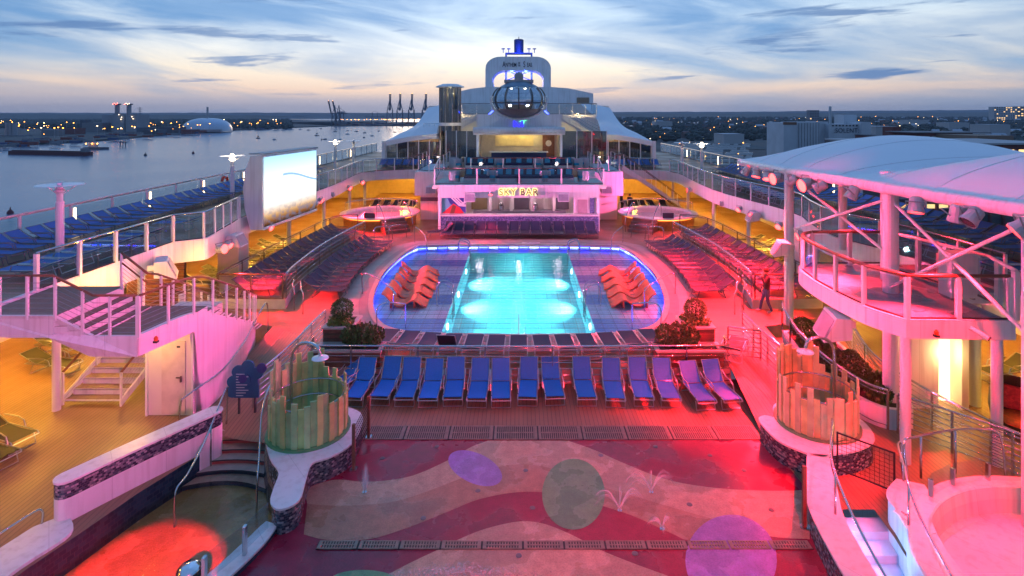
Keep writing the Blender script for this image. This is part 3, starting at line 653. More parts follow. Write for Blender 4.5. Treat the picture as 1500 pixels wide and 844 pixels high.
# terrace rails
for s, side in ((-1, 'left'), (1, 'right')):
    pth = [(s*9.65, 23.5, .9), (s*9.85, 25.0, .9), (s*10.0, 28.6, .9), (s*9.8, 32, .9), (s*9.5, 35.0, .9)]
    rail('terrace_railing', f'curved steel railing between the two {side} lounger tiers', [tuple(p) for p in smooth_path(pth, 6)], 1.0, 1.6, 'bar', STEEL, STEEL, topr=.045, bars=5)
    pth = [(s*12.5, 23.5, .9), (s*12.5, 26, .9), (s*12.35, 31, .9), (s*12.0, 36.4, .9), (s*10.6, 37.3, .9), (s*8.6, 37.0, .9)]
    rail('terrace_railing', f'dark bronze railing behind the upper {side} lounger tier', [tuple(p) for p in smooth_path(pth, 6)][:25], 1.0, 2.0, 'bar', BRONZE, BRONZE, topr=.035, bars=2)
    rail('terrace_railing', f'straight dark red railing closing the near end of the {side} lounger tiers', [(s*12.4, 23.42, .9), (s*9.75, 23.4, .9)], 1.0, 1.4, 'bar', WOODRAIL, BRONZE, topr=.035, bars=2)
# rail in front of the pool platform, with short returns
rail('pool_front_railing', 'long low steel bar railing between the pool edge loungers and the front lounger row', [(-6.75, 18.6, .0), (-6.65, 17.86, .0), (-3, 17.82, .0), (0, 17.8, .0), (3, 17.82, .0), (6.65, 17.86, .0), (6.75, 18.6, .0)], 1.22, 2.2, 'bar', STEEL, STEEL, topr=.028, bars=6)
# ramp rails
RL1 = [tuple(p) for p in smooth_path([(-7.0, 20.5, .42), (-7.1, 19.4, .35), (-7.15, 18.2, .28), (-7.35, 17.0, .16), (-7.6, 16.2, .05)], 5)]
rail('ramp_railing', 'curved steel bar railing beside the ramp next to the blue cloud shaped sign', RL1, 1.0, 1.1, 'bar', STEEL, STEEL, topr=.03, bars=6)
RR1 = [tuple(p) for p in smooth_path([(8.05, 20.4, .42), (8.05, 19.2, .35), (8.15, 18.2, .28), (8.35, 17.2, .16), (8.5, 16.6, .05)], 5)]
rail('ramp_railing', 'curved steel bar railing at the head of the right ramp facing the planter', RR1, 1.0, 1.1, 'bar', STEEL, STEEL, topr=.03, bars=6)
rail('ramp_railing', 'short steel bar railing beside the right pool planter', [(6.9, 18.7, .5), (8.0, 18.75, .35)], 1.0, 1.1, 'bar', STEEL, STEEL, topr=.03, bars=6)
RR2 = [tuple(p) for p in smooth_path([(9.75, 21.0, .5), (9.5, 20.2, .45), (9.2, 18.6, .35), (9.2, 16.9, .2), (9.5, 15.6, .1), (9.9, 15.2, .05)], 5)]
rail('planter_railing', 'curved steel handrail following the long planter bed by the right ramp', RR2, 1.05, 1.5, 'bar', STEEL, STEEL, topr=.032, bars=2)
RR3 = [tuple(p) for p in smooth_path([(12.3, 22.2, .4), (11.5, 19.6, .25), (10.9, 17.4, .1), (10.95, 15.6, .05), (11.4, 13.9, .02), (12.0, 12.4, .02)], 6)]
rail('side_railing', 'long steel cable railing dividing the red lit deck from the yellow side deck', RR3, 1.05, 1.5, 'bar', STEEL, STEEL, topr=.03, bars=7)
RR4 = [tuple(p) for p in smooth_path([(10.1, 15.1, 0), (10.9, 14.2, 0), (11.6, 13.3, 0), (12.2, 12.3, 0)], 4)]
rail('side_railing', 'inner steel bar railing running down to the round tub', RR4, 1.05, 1.2, 'bar', STEEL, STEEL, topr=.03, bars=7)
def grab(label, pts, r=.024, name='grab_rail', m=None, posts=(), group=None):
    t = thing(name, label, 'handrail', Vector(pts[0]), 0, group); q = MB(); q.tube([tuple(p) for p in smooth_path(pts, 5)], r, 7); q.build('handrail', m or STEEL, t, smooth=True)
    for a, b in posts:
        q = MB(); q.tube([a, b], r*.95, 7); q.build('post', m or STEEL, t, smooth=True)
    return t
for s, sd in ((-1, 'left'), (1, 'right')):
    grab(f'bent steel grab rail stepping down into the {sd} side of the pool', [(s*6.95, 25.2, .5), (s*6.95, 25.2, 1.35), (s*6.5, 24.9, 1.45), (s*5.5, 24.1, 1.2), (s*5.3, 23.9, 1.05), (s*5.3, 23.9, .2)])
    grab(f'bent steel grab rail at the near {sd} corner of the pool', [(s*5.25, 21.0, .5), (s*5.25, 21.0, 1.3), (s*5.0, 21.3, 1.42), (s*4.5, 21.9, 1.2), (s*4.4, 22.0, 1.05), (s*4.4, 22.0, .2)])
    grab(f'bent steel grab rail at the far {sd} corner of the pool', [(s*6.5, 35.4, .5), (s*6.5, 35.4, 1.4), (s*6.3, 35.0, 1.5), (s*5.6, 33.9, 1.2), (s*5.5, 33.7, .2)])
    for yy, nm in ((24.9, 'near'), (33.4, 'far')):
        t = thing('pool_ladder', f'pair of steel ladder hoops at the {nm} {sd} edge of the deep basin', 'ladder', (s*3.2, yy, .2))
        for dy in (-.28, .28):
            q = MB(); q.tube([tuple(p) for p in smooth_path([(s*3.55, yy+dy, .2), (s*3.55, yy+dy, .95), (s*3.35, yy+dy, 1.12), (s*3.0, yy+dy, 1.0), (s*2.9, yy+dy, .7), (s*2.88, yy+dy, -.5)], 5)], .026, 7); q.build('hoop', STEEL, t, smooth=True)
        for z in (-.35, -.1): 
            q = MB(); q.tube([(s*2.87, yy-.28, z), (s*2.87, yy+.28, z)], .02, 6); q.build('rung', STEEL, t)
    # step rails to the raised tier and to hot tub
    for k in range(2):
        grab(f'looped steel hand rail at the steps of the near end of the {sd} tiers', [(s*(9.2-.55*k), 23.2-.5*k, .5), (s*(9.2-.55*k), 23.2-.5*k, 1.3), (s*(9.35-.55*k), 23.4-.5*k, 1.42), (s*(9.6-.4*k), 24.2-.3*k, 1.5)], group=f'step rails {sd}')
    for k in range(2):
        grab(f'looped steel hand rail at the far end of the {sd} tiers', [(s*(8.9-.8*k), 34.9+.5*k, .5), (s*(8.9-.8*k), 34.9+.5*k, 1.4), (s*(8.7-.8*k), 35.3+.5*k, 1.5), (s*(8.2-.8*k), 36.2+.5*k, 1.3), (s*(8.1-.8*k), 36.4+.5*k, .5)], group=f'far step rails {sd}')
t = thing('pool_post', 'slim upright steel post at the middle of the near pool edge', 'post', (0, 20.15, .5)); q = MB(); q.tube([(0, 20.15, .5), (0, 20.15, 1.4)], .02, 7); q.build('post', STEEL, t); q = MB(); q.cyl((0, 20.15, .5), .06, .02); q.build('base_plate', STEEL, t)

# ------------------------------------------------------------------ sun loungers
def lounger_parts(sling, ang, root=None, single=False, arms=True, w=.60, FRAME=FRAME):
    hz, zs, hy, bl = w/2, .34, 1.15, .72
    bx = lambda t: (hy+bl*t*cos(ang), zs+bl*t*sin(ang))
    fr, se, ba = MB(), MB(), MB()
    for s in (-1, 1):
        fr.tube([(s*hz, -.02, zs-.06), (s*hz, .03, zs), (s*hz, hy, zs+.005), (s*hz, hy+.45, zs-.02)], .016, 5)
    fr.tube([(-hz, -.02, zs-.06), (hz, -.02, zs-.06)], .014, 5); fr.tube([(-hz, hy+.45, zs-.02), (hz, hy+.45, zs-.02)], .014, 5)
    n = 6; A = [(-hz+.02, .03+(hy-.05)*i/n, zs+.004-.03*sin(pi*i/n)) for i in range(n+1)]; B = [(hz-.02, a[1], a[2]) for a in A]
    se.strip(A, B); se.strip([(a[0], a[1], a[2]-.012) for a in B], [(a[0], a[1], a[2]-.012) for a in A])
    ka = bx(0.03); A = []; 
    for i in range(n+1):
        y, z = bx(.03+.97*i/n); d = -.025*sin(pi*i/n); A.append((-hz+.02, y-d*sin(ang), z+d*cos(ang)))
    B = [(hz-.02, a[1], a[2]) for a in A]; ba.strip(A, B); ba.strip([(a[0], a[1]+.012*sin(ang), a[2]-.012*cos(ang)) for a in B], [(a[0], a[1]+.012*sin(ang), a[2]-.012*cos(ang)) for a in A])
    bf = MB(); y0, z0 = bx(0); y1, z1 = bx(1.0)
    bf.tube([(-hz, y0, z0), (-hz, y1, z1), (hz, y1, z1), (hz, y0, z0)], .015, 5)
    legs = []
    for y, dy in ((.2, -.1), (hy+.1, .12)):
        l = MB(); l.tube([(-hz, y, zs-.01), (-hz, y+dy, .015), (hz, y+dy, .015), (hz, y, zs-.01)], .016, 5); legs.append(l)
    am = []
    if arms:
        for s in (-1, 1):
            a = MB(); x = s*(hz+.035); a.tube([(x, .55, zs-.01), (x, .62, zs+.16), (x, .80, zs+.21), (x, 1.1, zs+.20), (x, hy+.22*cos(ang)+.05, zs+.3*sin(ang)+.06)], .016, 5); am.append(a)
    if single:
        al = MB()
        for src, mi in [(se, 0), (ba, 0), (fr, 1), (bf, 1)]+[(l, 1) for l in legs]+[(a, 1) for a in am]: al.add(src.v, src.f, mi)
        return al.build('sun_lounger', [sling, FRAME], None, center=False)
    fo = fr.build('frame', FRAME, root); se.build('seat', sling, root)
    bo = ba.build('backrest', sling, root); bf.build('back_frame', FRAME, bo)
    for l in legs: l.build('leg', FRAME, root)
    for a in am: a.build('armrest', FRAME, root)
    return root
def lounger_pool(sling, ang, single=False, arms=True, fm=FRAME, w=.6):
    if single: o = lounger_parts(sling, radians(ang), None, True, arms, w, fm); tag(o, 'lounger', 'sun lounger')
    else: o = thing('sun_lounger', 'lounger', 'sun lounger'); lounger_parts(sling, radians(ang), o, False, arms, w, fm)
    return Pool(o)
R = random.Random(11)
LB = lounger_pool(SLING_B, 58); LB2 = lounger_pool(SLING_B, 50)
for i, px in enumerate((524, 561, 597, 631, 666, 700, 735, 772, 812, 857, 897, 938, 976, 1024, 1061)):
    X = (px-760)/830*16.95; lab = 'bright blue mesh lounger with raised back in the row before the bar railing'; g = 'front row of blue loungers'
    if i >= 13: lab = 'blue mesh lounger of the pair at the red lit end of the front row'; g = 'end pair of the front row'
    if i == 0: lab = 'blue mesh lounger next to the tilted one beside the green slat shower'; g = None
    (LB2 if i % 5 == 3 else LB).put((X, 16.38+R.uniform(-.07, .07)-(.12 if i > 12 else 0), 0), R.uniform(-.06, .06)+(-.07 if i < 2 else (.10 if i > 12 else 0)), lab, g, .93)
LB.put((-5.75, 16.75, 0), -.45, 'blue mesh lounger turned askew behind the slat shower')
LD = lounger_pool(SLING_D, 22, arms=False); LDr = lounger_pool(SLING_D, 50, arms=False)
for i in range(13):
    X = -4.5+.75*i; y = 19.72+.028*X*X
    if i == 3: LDr.put((X, y, ZP), pi+X*.03, 'navy lounger with upright back among the flat ones at the near pool edge')
    else: LD.put((X, y, ZP), pi+X*.03+R.uniform(-.03, .03), 'navy lounger lying flat in the row along the near pool edge', 'pool edge loungers')
LS = lounger_pool(SLING_D, 36, fm=FRAMED, w=.66)
for s, sd in ((-1, 'left'), (1, 'right')):
    for i in range(13):
        f = i/12; y = 24.9+9.3*f; x = 7.62+.32*sin(pi*f)
        LS.put((s*x, y, ZP), -s*pi/2+s*.16*(f-.5)*-1+R.uniform(-.02, .02), f'navy lounger in the lower {sd} tier with its foot towards the pool', f'lower {sd} lounger tier')
    for i in range(16):
        f = i/15; y = 23.85+11.5*f; x = 10.2+.18*sin(pi*f)-.12*f
        LS.put((s*x, y, .9), -s*pi/2+R.uniform(-.02, .02), f'dark lounger in the upper {sd} tier in front of the bronze railing', f'upper {sd} lounger tier')
LT = lounger_pool(SLING_D, 44, fm=FRAMED, w=.64)
for i in range(14): LT.put((-4.75+.735*i, 36.45, ZP), R.uniform(-.03, .03)+(-.1 if i < 1 else 0), 'navy lounger in the row below the mosaic bar front', 'bar front loungers')
LT.put((-6.0, 37.0, ZP), -1.2, 'navy lounger turned sideways at the left end of the bar row')
# upper decks: outer rows by the side rail, inner rows behind the inner railing
LU = lounger_pool(SLING_U, 32, True, fm=FRAMED, w=.66); LUf = lounger_pool(SLING_U, 20, True, w=.66)
for s, sd in ((-1, 'water'), (1, 'quay')):
    y = 15.0
    while y < 50:
        LU.put((s*16.9, y, ZU), -s*pi/2+R.uniform(-.03, .03), f'blue lounger in the long upper deck row along the {sd} side railing', f'upper deck row by the {sd} railing'); y += .84
    for k in range(22):
        y = 17.2+k*.82+ (6 if k > 9 else 0)
        if 22.2 < y < 24 : continue
        LUf.put((s*15.7, y, ZU), s*pi/2+R.uniform(-.05, .05), f'blue lounger with steel arms behind the inner glass railing on the {sd} side', f'upper deck inner row {sd} side')
    for k in range(7):
        LU.put((s*(12.9-k*.74), 52.6, ZU), R.uniform(-.05, .05), f'blue lounger in the short row on the bridge deck, {sd} side', f'bridge deck loungers {sd} side')
LK = lounger_pool(mat('black_sling', (.022, .020, .018), .6, 0, .1), 24, True)
for (x, y, rz) in ((-12.25, 13.55, 1.25), (-12.5, 14.35, 1.25)): LK.put((x, y, 0), rz, 'black lounger on the yellow lit deck beside the mosaic wall', 'black loungers by the mosaic wall')
for (x, y) in ((-14.6, 18.6), (-15.6, 20.0), (-16.2, 21.6), (-15.2, 23.6)): LK.put((x, y, 0), 1.4+R.uniform(-.1, .1), 'black lounger under the overhang behind the white stairs', 'black loungers behind the stairs')
for s, sd in ((-1, 'left'), (1, 'right')):
    for k in range(10):
        LK.put((s*(14.2 if k % 2 else 14.6), 27.5+k*1.05, 0), -s*pi/2+R.uniform(-.1, .1), f'black lounger on the yellow deck under the {sd} overhang', f'loungers under the {sd} overhang')
    for k in range(5): LK.put((s*(12.2-k*.8), 47.2, ZP), R.uniform(-.1, .1), f'dark lounger under the bridge behind the {sd} hot tub', f'loungers behind the {sd} hot tub')
for (x, y) in ((13.5, 15.2), (14.4, 16.6), (14.8, 18.0), (15.2, 12.9)): LK.put((x, y, 0), -1.3, 'black lounger beside the glowing wall niche under the right overhang', 'black loungers by the glowing niche')
LK.put((7.6, 19.5, ZP), 2.6, 'single dark lounger behind the right planter')

# wave loungers standing in the shallow ledge of the pool
CORAL = mat('coral_resin', (.85, .17, .075), .4, 0, .15, 8, .12, 60)
def wave():
    t = thing('wave_lounger', 'x', 'pool lounger'); n = 26; YS = 1.25; prof = []
    for i in range(n+1):
        f = i/n; x = -0.9+1.9*f
        z = .60*math.exp(-((f-.0)/.22)**2)+.30*math.exp(-((f-.70)/.19)**2)+.10
        prof.append((x, z))
    for k in range(6):                                  # six moulded slats across the width
        q = MB(); y0 = -.48+.16*k; y1 = y0+.145
        q.strip([(x, y0, z) for x, z in prof], [(x, y1, z) for x, z in prof]); q.strip([(x, y1, z-.06) for x, z in prof], [(x, y0, z-.06) for x, z in prof])
        q.strip([(x, y0, z-.06) for x, z in prof], [(x, y0, z) for x, z in prof]); q.strip([(x, y1, z) for x, z in prof], [(x, y1, z-.06) for x, z in prof])
        q.add([(prof[0][0], y0, prof[0][1]), (prof[0][0], y0, prof[0][1]-.06), (prof[0][0], y1, prof[0][1]-.06), (prof[0][0], y1, prof[0][1])], [(0, 1, 2, 3)])
        q.build('slat', CORAL, t)
    q = MB(); q.strip([(x, -.46, z-.03) for x, z in prof], [(x, .47, z-.03) for x, z in prof]); q.strip([(x, .47, z-.07) for x, z in prof], [(x, -.46, z-.07) for x, z in prof]); q.build('shell', CORAL, t)
    for x in (-.55, .45):
        q = MB(); q.span((x-.04, -.3, -.0), (x+.04, .3, .3 if x > 0 else .35)); q.build('foot', CORAL, t)
    return t
WV = Pool(wave())
for i in range(5):
    f = i/4
    WV.put((-4.95+.1*sin(pi*f)-.18*f, 24.6+f*4.6, .2), .02+.05*i, 'coral wave shaped lounger in the left shallows of the pool', 'left wave loungers')
for i in range(5):
    f = i/4
    WV.put((4.95+.18*f, 24.6+f*4.6, .2), pi-.02-.05*i, 'coral wave shaped lounger in the right shallows of the pool', 'right wave loungers')
# safety net over the water
q = MB(); NETM = mat('net_cord', (.04, .06, .12), .7, 0, .0)
def inside(P, x, y):
    c = False
    for i in range(len(P)):
        a, b = P[i-1], P[i]
        if (a[1] > y) != (b[1] > y) and x < (b[0]-a[0])*(y-a[1])/(b[1]-a[1])+a[0]: c = not c
    return c
def runs(fixed, vals, along_x):
    out = []; st = None
    for v in vals:
        ok = inside(POOL, v, fixed) if along_x else inside(POOL, fixed, v)
        if ok and st is None: st = v
        if not ok and st is not None: out.append((st, pv)); st = None
        pv = v
    if st is not None: out.append((st, pv))
    return out
ys = [20.3+.05*i for i in range(300)]; xs = [-7+.05*i for i in range(281)]
for i in range(28):
    x = -6.75+.5*i
    for a, b in runs(x, ys, False): q.bar((x, a, .36), (x, b, .36), .009, .009)
for i in range(30):
    y = 20.6+.5*i
    for a, b in runs(y, xs, True): q.bar((a, y, .362), (b, y, .362), .010, .009)
tag(q.build('safety_net', NETM), 'fine dark safety net stretched over the pool water', 'net')

# ------------------------------------------------------------------ planters and shrubs
def foliage(q, c, r, n, leaf=.07, sq=1.0, seed=0, up=0.0, tight=False):
    g = random.Random(seed)
    for i in range(n):
        while True:
            d = Vector((g.uniform(-1, 1), g.uniform(-1, 1), g.uniform(-1, 1)))
            if .05 < d.length < 1: break
        rr = r*((.86+.16*g.random()) if tight else (.55+.45*g.random()**.5)*(1+.12*sin(d.x*9+seed)*cos(d.y*7))); p = Vector(c)+d.normalized()*rr*Vector((1, 1, sq)).length/1.732
        p.z = c[2]+d.normalized().z*rr*sq
        a = Vector((g.uniform(-1, 1), g.uniform(-1, 1), g.uniform(-.4, 1)+up)).normalized(); b = a.orthogonal().normalized(); b.rotate(Matrix.Rotation(g.uniform(0, 6.3), 3, a)); b *= leaf*.4
        l = leaf*g.uniform(.7, 1.4); q.add([p-b*.3, p+a*l*.5-b, p+a*l, p+a*l*.5+b], [(0, 1, 2, 3)], g.choice((0, 0, 1, 2)))
def shrub(name, label, c, r, h, n, leaf, mats, sq=1.0, seed=1, group=None, up=0.0, clumps=None, tight=False):
    t = thing(name, label, 'shrub', c, 0, group); q = MB()
    for k, (dx, dy, rr) in enumerate(clumps or [(0, 0, r)]): foliage(q, (c[0]+dx, c[1]+dy, c[2]+h), rr, n, leaf, sq, seed+k, up, name == 'ball_shrub')
    q.build('foliage', mats, t); q = MB(); q.tube([(c[0], c[1], c[2]-.05), (c[0]+.02, c[1], c[2]+h)], .03, 6); q.build('stem', mat('bark', (.10, .07, .05), .8), t); return t
SOIL = mat('planter_soil', (.05, .035, .025), .9)
def planter(label, x0, x1, y0, y1, z0, z1, slats=6):
    t = thing('timber_planter', label, 'planter', ((x0+x1)/2, (y0+y1)/2, z0))
    q = MB(); q.span((x0+.03, y0+.03, z0), (x1-.03, y1-.03, z1-.1)); q.build('core', BLACK, t)
    hgt = (z1-.06-z0)/slats
    for k in range(slats):
        for a, b in (((x0, y0), (x1, y0+.03)), ((x0, y1-.03), (x1, y1)), ((x0, y0+.03), (x0+.03, y1-.03)), ((x1-.03, y0+.03), (x1, y1-.03))):
            q = MB(); q.span((a[0], a[1], z0+k*hgt+.008), (b[0], b[1], z0+(k+1)*hgt-.008)); q.build('slat', WOODSLAT, t)
    for a, b in (((x0-.04, y0-.04), (x1+.04, y0+.10)), ((x0-.04, y1-.10), (x1+.04, y1+.04)), ((x0-.04, y0+.10), (x0+.10, y1-.10)), ((x1-.10, y0+.10), (x1+.04, y1-.10))):
        q = MB(); q.span((a[0], a[1], z1-.06), (b[0], b[1], z1)); q.build('rim', COPING, t)
    q = MB(); q.span((x0+.05, y0+.05, z1-.12), (x1-.05, y1-.05, z1-.07)); q.build('soil', SOIL, t); return t
for s, sd, nr in ((-1, 'left', 'blue sign'), (1, 'right', 'ramp')):
    X = lambda a, b: (min(s*a, s*b), max(s*a, s*b))
    xa, xb = X(6.45, 5.5); planter(f'tall brown slatted planter box on the {nr} side of the pool', xa, xb, 18.65, 19.75, 0, 1.5, 9)
    xa, xb = X(6.5, 4.4); planter(f'low wide brown slatted planter at the {sd} end of the pool railing', xa, xb, 17.95, 18.62, 0, 1.02, 6)
    shrub('ball_shrub', f'clipped round bush in the tall planter on the {nr} side', (s*5.98, 19.2, 1.5), .36, .40, 2200, .05, [LEAF, LEAF2, LEAF], 1, 3+s)
    shrub('ground_shrub', f'light green low plants round the clipped bush on the {nr} side', (s*5.95, 19.1, 1.45), .4, .12, 260, .07, [LEAF3, LEAF3, LEAF], .45, 13+s, clumps=[(-.2, -.2, .25), (.22, -.15, .26), (0, .25, .28), (-.25, .25, .25)])
    shrub('grass_shrub', f'dark bushy shrub filling the low {sd} planter', (s*5.1, 18.35, 1.0), .4, .3, 600, .10, [LEAF2, LEAF2, LEAF], .9, 23+s, up=.8, clumps=[(-.3, .05, .36), (.1, .1, .42), (.42, 0, .33)])
# planter bed along the right ramp
bed = [(9.75, 20.8), (9.4, 18.6), (9.4, 16.9), (9.7, 15.7), (10.2, 15.3), (10.75, 15.6), (10.65, 17.4), (11.1, 19.4), (11.0, 20.8)]
t = thing('planter_bed', 'long white kerbed planter bed between the right ramp and the side deck', 'planter', (10.1, 18, 0))
q = MB(); q.wall(p2(smooth_path([(a, b, 0) for a, b in bed+[bed[0]]], 3)), 0, .55, .14); q.build('kerb', WHITE, t)
q = MB(); q.prism(bed, 0, .45); q.build('soil', SOIL, t)
for k, (x, y, r) in enumerate(((10.1, 20.1, .4), (10.0, 18.7, .42), (9.95, 16.7, .40), (10.3, 17.6, .33))):
    shrub('ball_shrub', ['loose shrub behind the white canopy column in the long bed', 'clipped round bush in the middle of the long planter bed', 'clipped round bush at the shower end of the long planter bed', 'small clipped bush beside the side railing in the long bed'][k], (x, y, .45), r, r+.05, 2200, .055, [LEAF2, LEAF, LEAF2], 1, 40+k)
for k, (x, y) in enumerate(((9.9, 19.4), (10.4, 19.3), (9.9, 17.7), (10.1, 15.9), (10.5, 16.6))):
    shrub('grass_shrub', 'spiky low shrub between the round bushes of the long bed', (x, y, .45), .36, .16, 420, .12, [LEAF2, LEAF, LEAF3], .7, 60+k, 'bed filler shrubs', up=.9)

# ------------------------------------------------------------------ slat showers
OLIVE = mat('olive_slat', (.60, .58, .22), .5, 0, .2, 3, rand=.3); OLIVE2 = mat('sage_slat', (.46, .58, .27), .5, 0, .2, 3, rand=.3)
def shower(label, c, mats, tall, pipe_dir, seed):
    g = random.Random(seed); t = thing('slat_shower', label, 'shower', (c[0], c[1], .55)); R0 = .93; n = 40
    q = MB(); q.lathe([(1.02, 0), (1.02, .05), (.84, .05), (.84, 0)], (c[0], c[1], .55), 40); q.build('base_ring', mat('green_base', (.12, .30, .13), .5), t)
    for k in range(n):
        a = 2*pi*k/n; dd = abs((a-tall+pi) % (2*pi)-pi)
        if dd > 2.85 and False: continue
        h = (1.02+.22*g.uniform(-1, 1)) if dd > .85 else (1.5+.22*g.uniform(-1, 1))
        r = R0-(.04 if k % 2 else 0); q = MB(); q.box((c[0]+r*cos(a), c[1]+r*sin(a), .55+.04+h/2), (.04, .140, h), a); q.build('slat', mats[(k+g.randrange(2)) % 2], t)
    for z in (1.05, 1.45):
        q = MB(); q.tube([(c[0]+.86*cos(a*pi/18), c[1]+.86*sin(a*pi/18), z) for a in range(36)], .018, 5, closed=True); q.build('hoop', STEEL, t, smooth=True)
    d = Vector((cos(pipe_dir), sin(pipe_dir), 0)); b = Vector((c[0], c[1], .58))-d*.55
    q = MB(); q.tube([tuple(p) for p in smooth_path([b, b+Vector((0, 0, 1.5)), b+Vector((0, 0, 1.95))+d*.1, b+Vector((0, 0, 2.15))+d*.45, b+Vector((0, 0, 2.1))+d*.8, b+Vector((0, 0, 1.9))+d*.9], 5)], .04, 8); po = q.build('shower_pipe', STEEL, t, smooth=True)
    e = b+Vector((0, 0, 1.82))+d*.9; q = MB(); q.lathe([(.02, .09), (.05, .05), (.20, .02), (.21, 0), (.01, -.01)], e, 20); q.build('shower_head', mat('white_gloss', (.8, .8, .82), .15), po)
    return t
shower('green and tan slat shower stall beside the wading pool steps', (-5.3, 14.3), (OLIVE, OLIVE2), 2.3, -.35, 4)
shower('sage green slat shower stall beside the black net', (7.7, 14.65), (OLIVE2, OLIVE), 1.9, pi+.25, 9)
# net gate across the sunken steps, its posts and rails
ng = thing('net_gate', 'black framed safety net strung across the top of the sunken steps', 'net', (7.85, 12.9, 0))
A, B = Vector((7.45, 13.25, 0)), Vector((8.25, 12.45, 0)); CORD = mat('black_cord', (.012, .012, .013), .7)
for z in (.22, 1.06):
    q = MB(); q.bar(A+Vector((0, 0, z)), B+Vector((0, 0, z)), .025, .03); q.build('edge_band', CORD, ng)
for f in (0, 1):
    p = A.lerp(B, f); q = MB(); q.bar(p+Vector((0, 0, .2)), p+Vector((0, 0, 1.08)), .03, .03); q.build('edge_band', CORD, ng)
q = MB()
for k in range(1, 12): p = A.lerp(B, k/12); q.bar(p+Vector((0, 0, .22)), p+Vector((0, 0, 1.06)), .006, .006)
for k in range(1, 9): z = .22+.84*k/9; q.bar(A+Vector((0, 0, z)), B+Vector((0, 0, z)), .006, .006)
q.build('mesh', CORD, ng)
grab('curved steel handrail on the splash pad side of the sunken steps', [(7.3, 13.2, .55), (7.27, 13.15, 1.35), (7.15, 12.9, 1.5), (6.55, 11.9, 1.5), (6.28, 11.28, 1.42), (6.1, 10.2, 1.1), (6.05, 8.8, .7)], .026, posts=[((6.3, 11.28, .55), (6.3, 11.28, 1.4))])
grab('curved steel handrail on the tub side of the sunken steps', [(8.35, 12.3, .55), (8.3, 12.3, 1.3), (8.1, 12.1, 1.42), (7.7, 11.3, 1.42), (7.45, 10.8, 1.36), (7.3, 10.2, 1.1), (7.1, 8.9, .7)], .026, posts=[((7.5, 10.9, .55), (7.5, 10.9, 1.37))])
grab('long looped steel guard rail round the back of the pink tub', [(8.45, 12.3, .55), (8.4, 12.35, 1.35), (8.75, 12.45, 1.42), (9.6, 12.65, 1.45), (10.3, 12.7, 1.45), (10.65, 12.55, 1.4), (10.7, 12.45, .55)], .026, posts=[((8.85, 12.47, .5), (8.85, 12.47, 1.42)), ((9.75, 12.65, .5), (9.75, 12.65, 1.44))])
t = thing('glass_screen', 'clear glass panes clipped to steel posts on the tub rim', 'glass screen', (9.5, 12.1, .5))
for a0, a1 in ((2.15, 1.93), (1.9, 1.66), (1.62, 1.38)):
    a = (TUBC[0]+3.25*cos(a0), TUBC[1]+3.25*sin(a0)); b = (TUBC[0]+3.25*cos(a1), TUBC[1]+3.25*sin(a1)); q = MB(); q.bar((*a, .82), (*b, .82), .012, .5); q.build('pane', GLASS, t)
    q = MB(); q.box((a[0], a[1], .75), (.08, .05, .42), a0); q.build('clamp_post', STEEL, t)
grab('curved steel handrail standing in the entry steps of the wading pool', [(-8.0, 15.5, 0), (-7.98, 15.5, .9), (-7.9, 15.2, 1.05), (-7.65, 13.8, .55), (-7.55, 12.9, .3), (-7.6, 12.55, .15), (-7.6, 12.5, -.6)], .024, posts=[((-7.72, 14.2, -.3), (-7.72, 14.2, .72))])
grab('curved steel handrail on the shower side of the wading pool steps', [(-6.5, 14.9, .55), (-6.5, 14.9, 1.3), (-6.45, 14.6, 1.45), (-6.35, 14.0, 1.1), (-6.05, 13.2, .5), (-5.95, 12.9, .2), (-5.95, 12.8, -.9)], .024)
grab('low steel rail on the ledge at the near end of the mosaic wall', [(-9.85, 11.7, .06), (-9.85, 11.7, .32), (-9.95, 11.55, .36), (-10.15, 10.6, .36), (-10.25, 9.6, .36)], .022)
grab('curved steel handrail rising beside the white store room wall', [(-9.0, 15.0, 0), (-8.95, 15.0, .85), (-8.85, 15.2, 1.0), (-8.6, 16.4, 1.1), (-8.75, 18.0, 1.25), (-9.1, 19.6, 1.4), (-9.3, 20.9, 1.55), (-9.3, 21.0, .5)], .024)
t = thing('glass_screen', 'clear glass pane on a steel post along the kerb of the splash pad', 'glass screen', (-5.2, 10.8, .16))
for a, b in (((-5.02, 11.35), (-5.2, 10.75)), ((-5.22, 10.7), (-5.55, 10.0))):
    q = MB(); q.bar((*a, .48), (*b, .48), .012, .5); q.build('pane', GLASS, t); q = MB(); q.box((b[0], b[1], .42), (.06, .09, .55)); q.build('clamp_post', STEEL, t)
t = thing('spray_bubble', 'shiny silver dome nozzle standing in the wading pool', 'water toy', (-6.3, 10.75, -.9))
q = MB(); q.lathe([(.001, .52), (.12, .5), (.22, .42), (.26, .30), (.22, .12), (.2, 0)], (-6.3, 10.85, -.6), 20); q.build('dome', mat('chrome', (.8, .82, .86), .08, 1.0, 0), t, smooth=True); q = MB(); q.cyl((-6.3, 10.85, -.62), .3, .05, 20); q.build('base_ring', STEEL, t)
for (x, y, lab) in ((6.02, 11.65, 'slim brown post standing at the mosaic step wall'),):
    t = thing('sensor_post', lab, 'post', (x-.15, y, 0)); q = MB(); q.box((x-.15, y, .65), (.07, .07, 1.25)); q.build('post', WOODSLAT, t); q = MB(); q.cyl((x-.15, y, 0), .09, .04); q.build('base_plate', STEEL, t)
t = thing('net_gate', 'furled dark net gate on brown posts at the left end of the wide grating', 'gate', (-3.95, 14.2, 0))
for y in (13.55, 14.9):
    q = MB(); q.box((-3.95, y, .55), (.07, .07, 1.1)); q.build('post', WOODSLAT, t); q = MB(); q.box((-3.95, y, .02), (.16, .16, .04)); q.build('base_plate', STEEL, t)
q = MB()
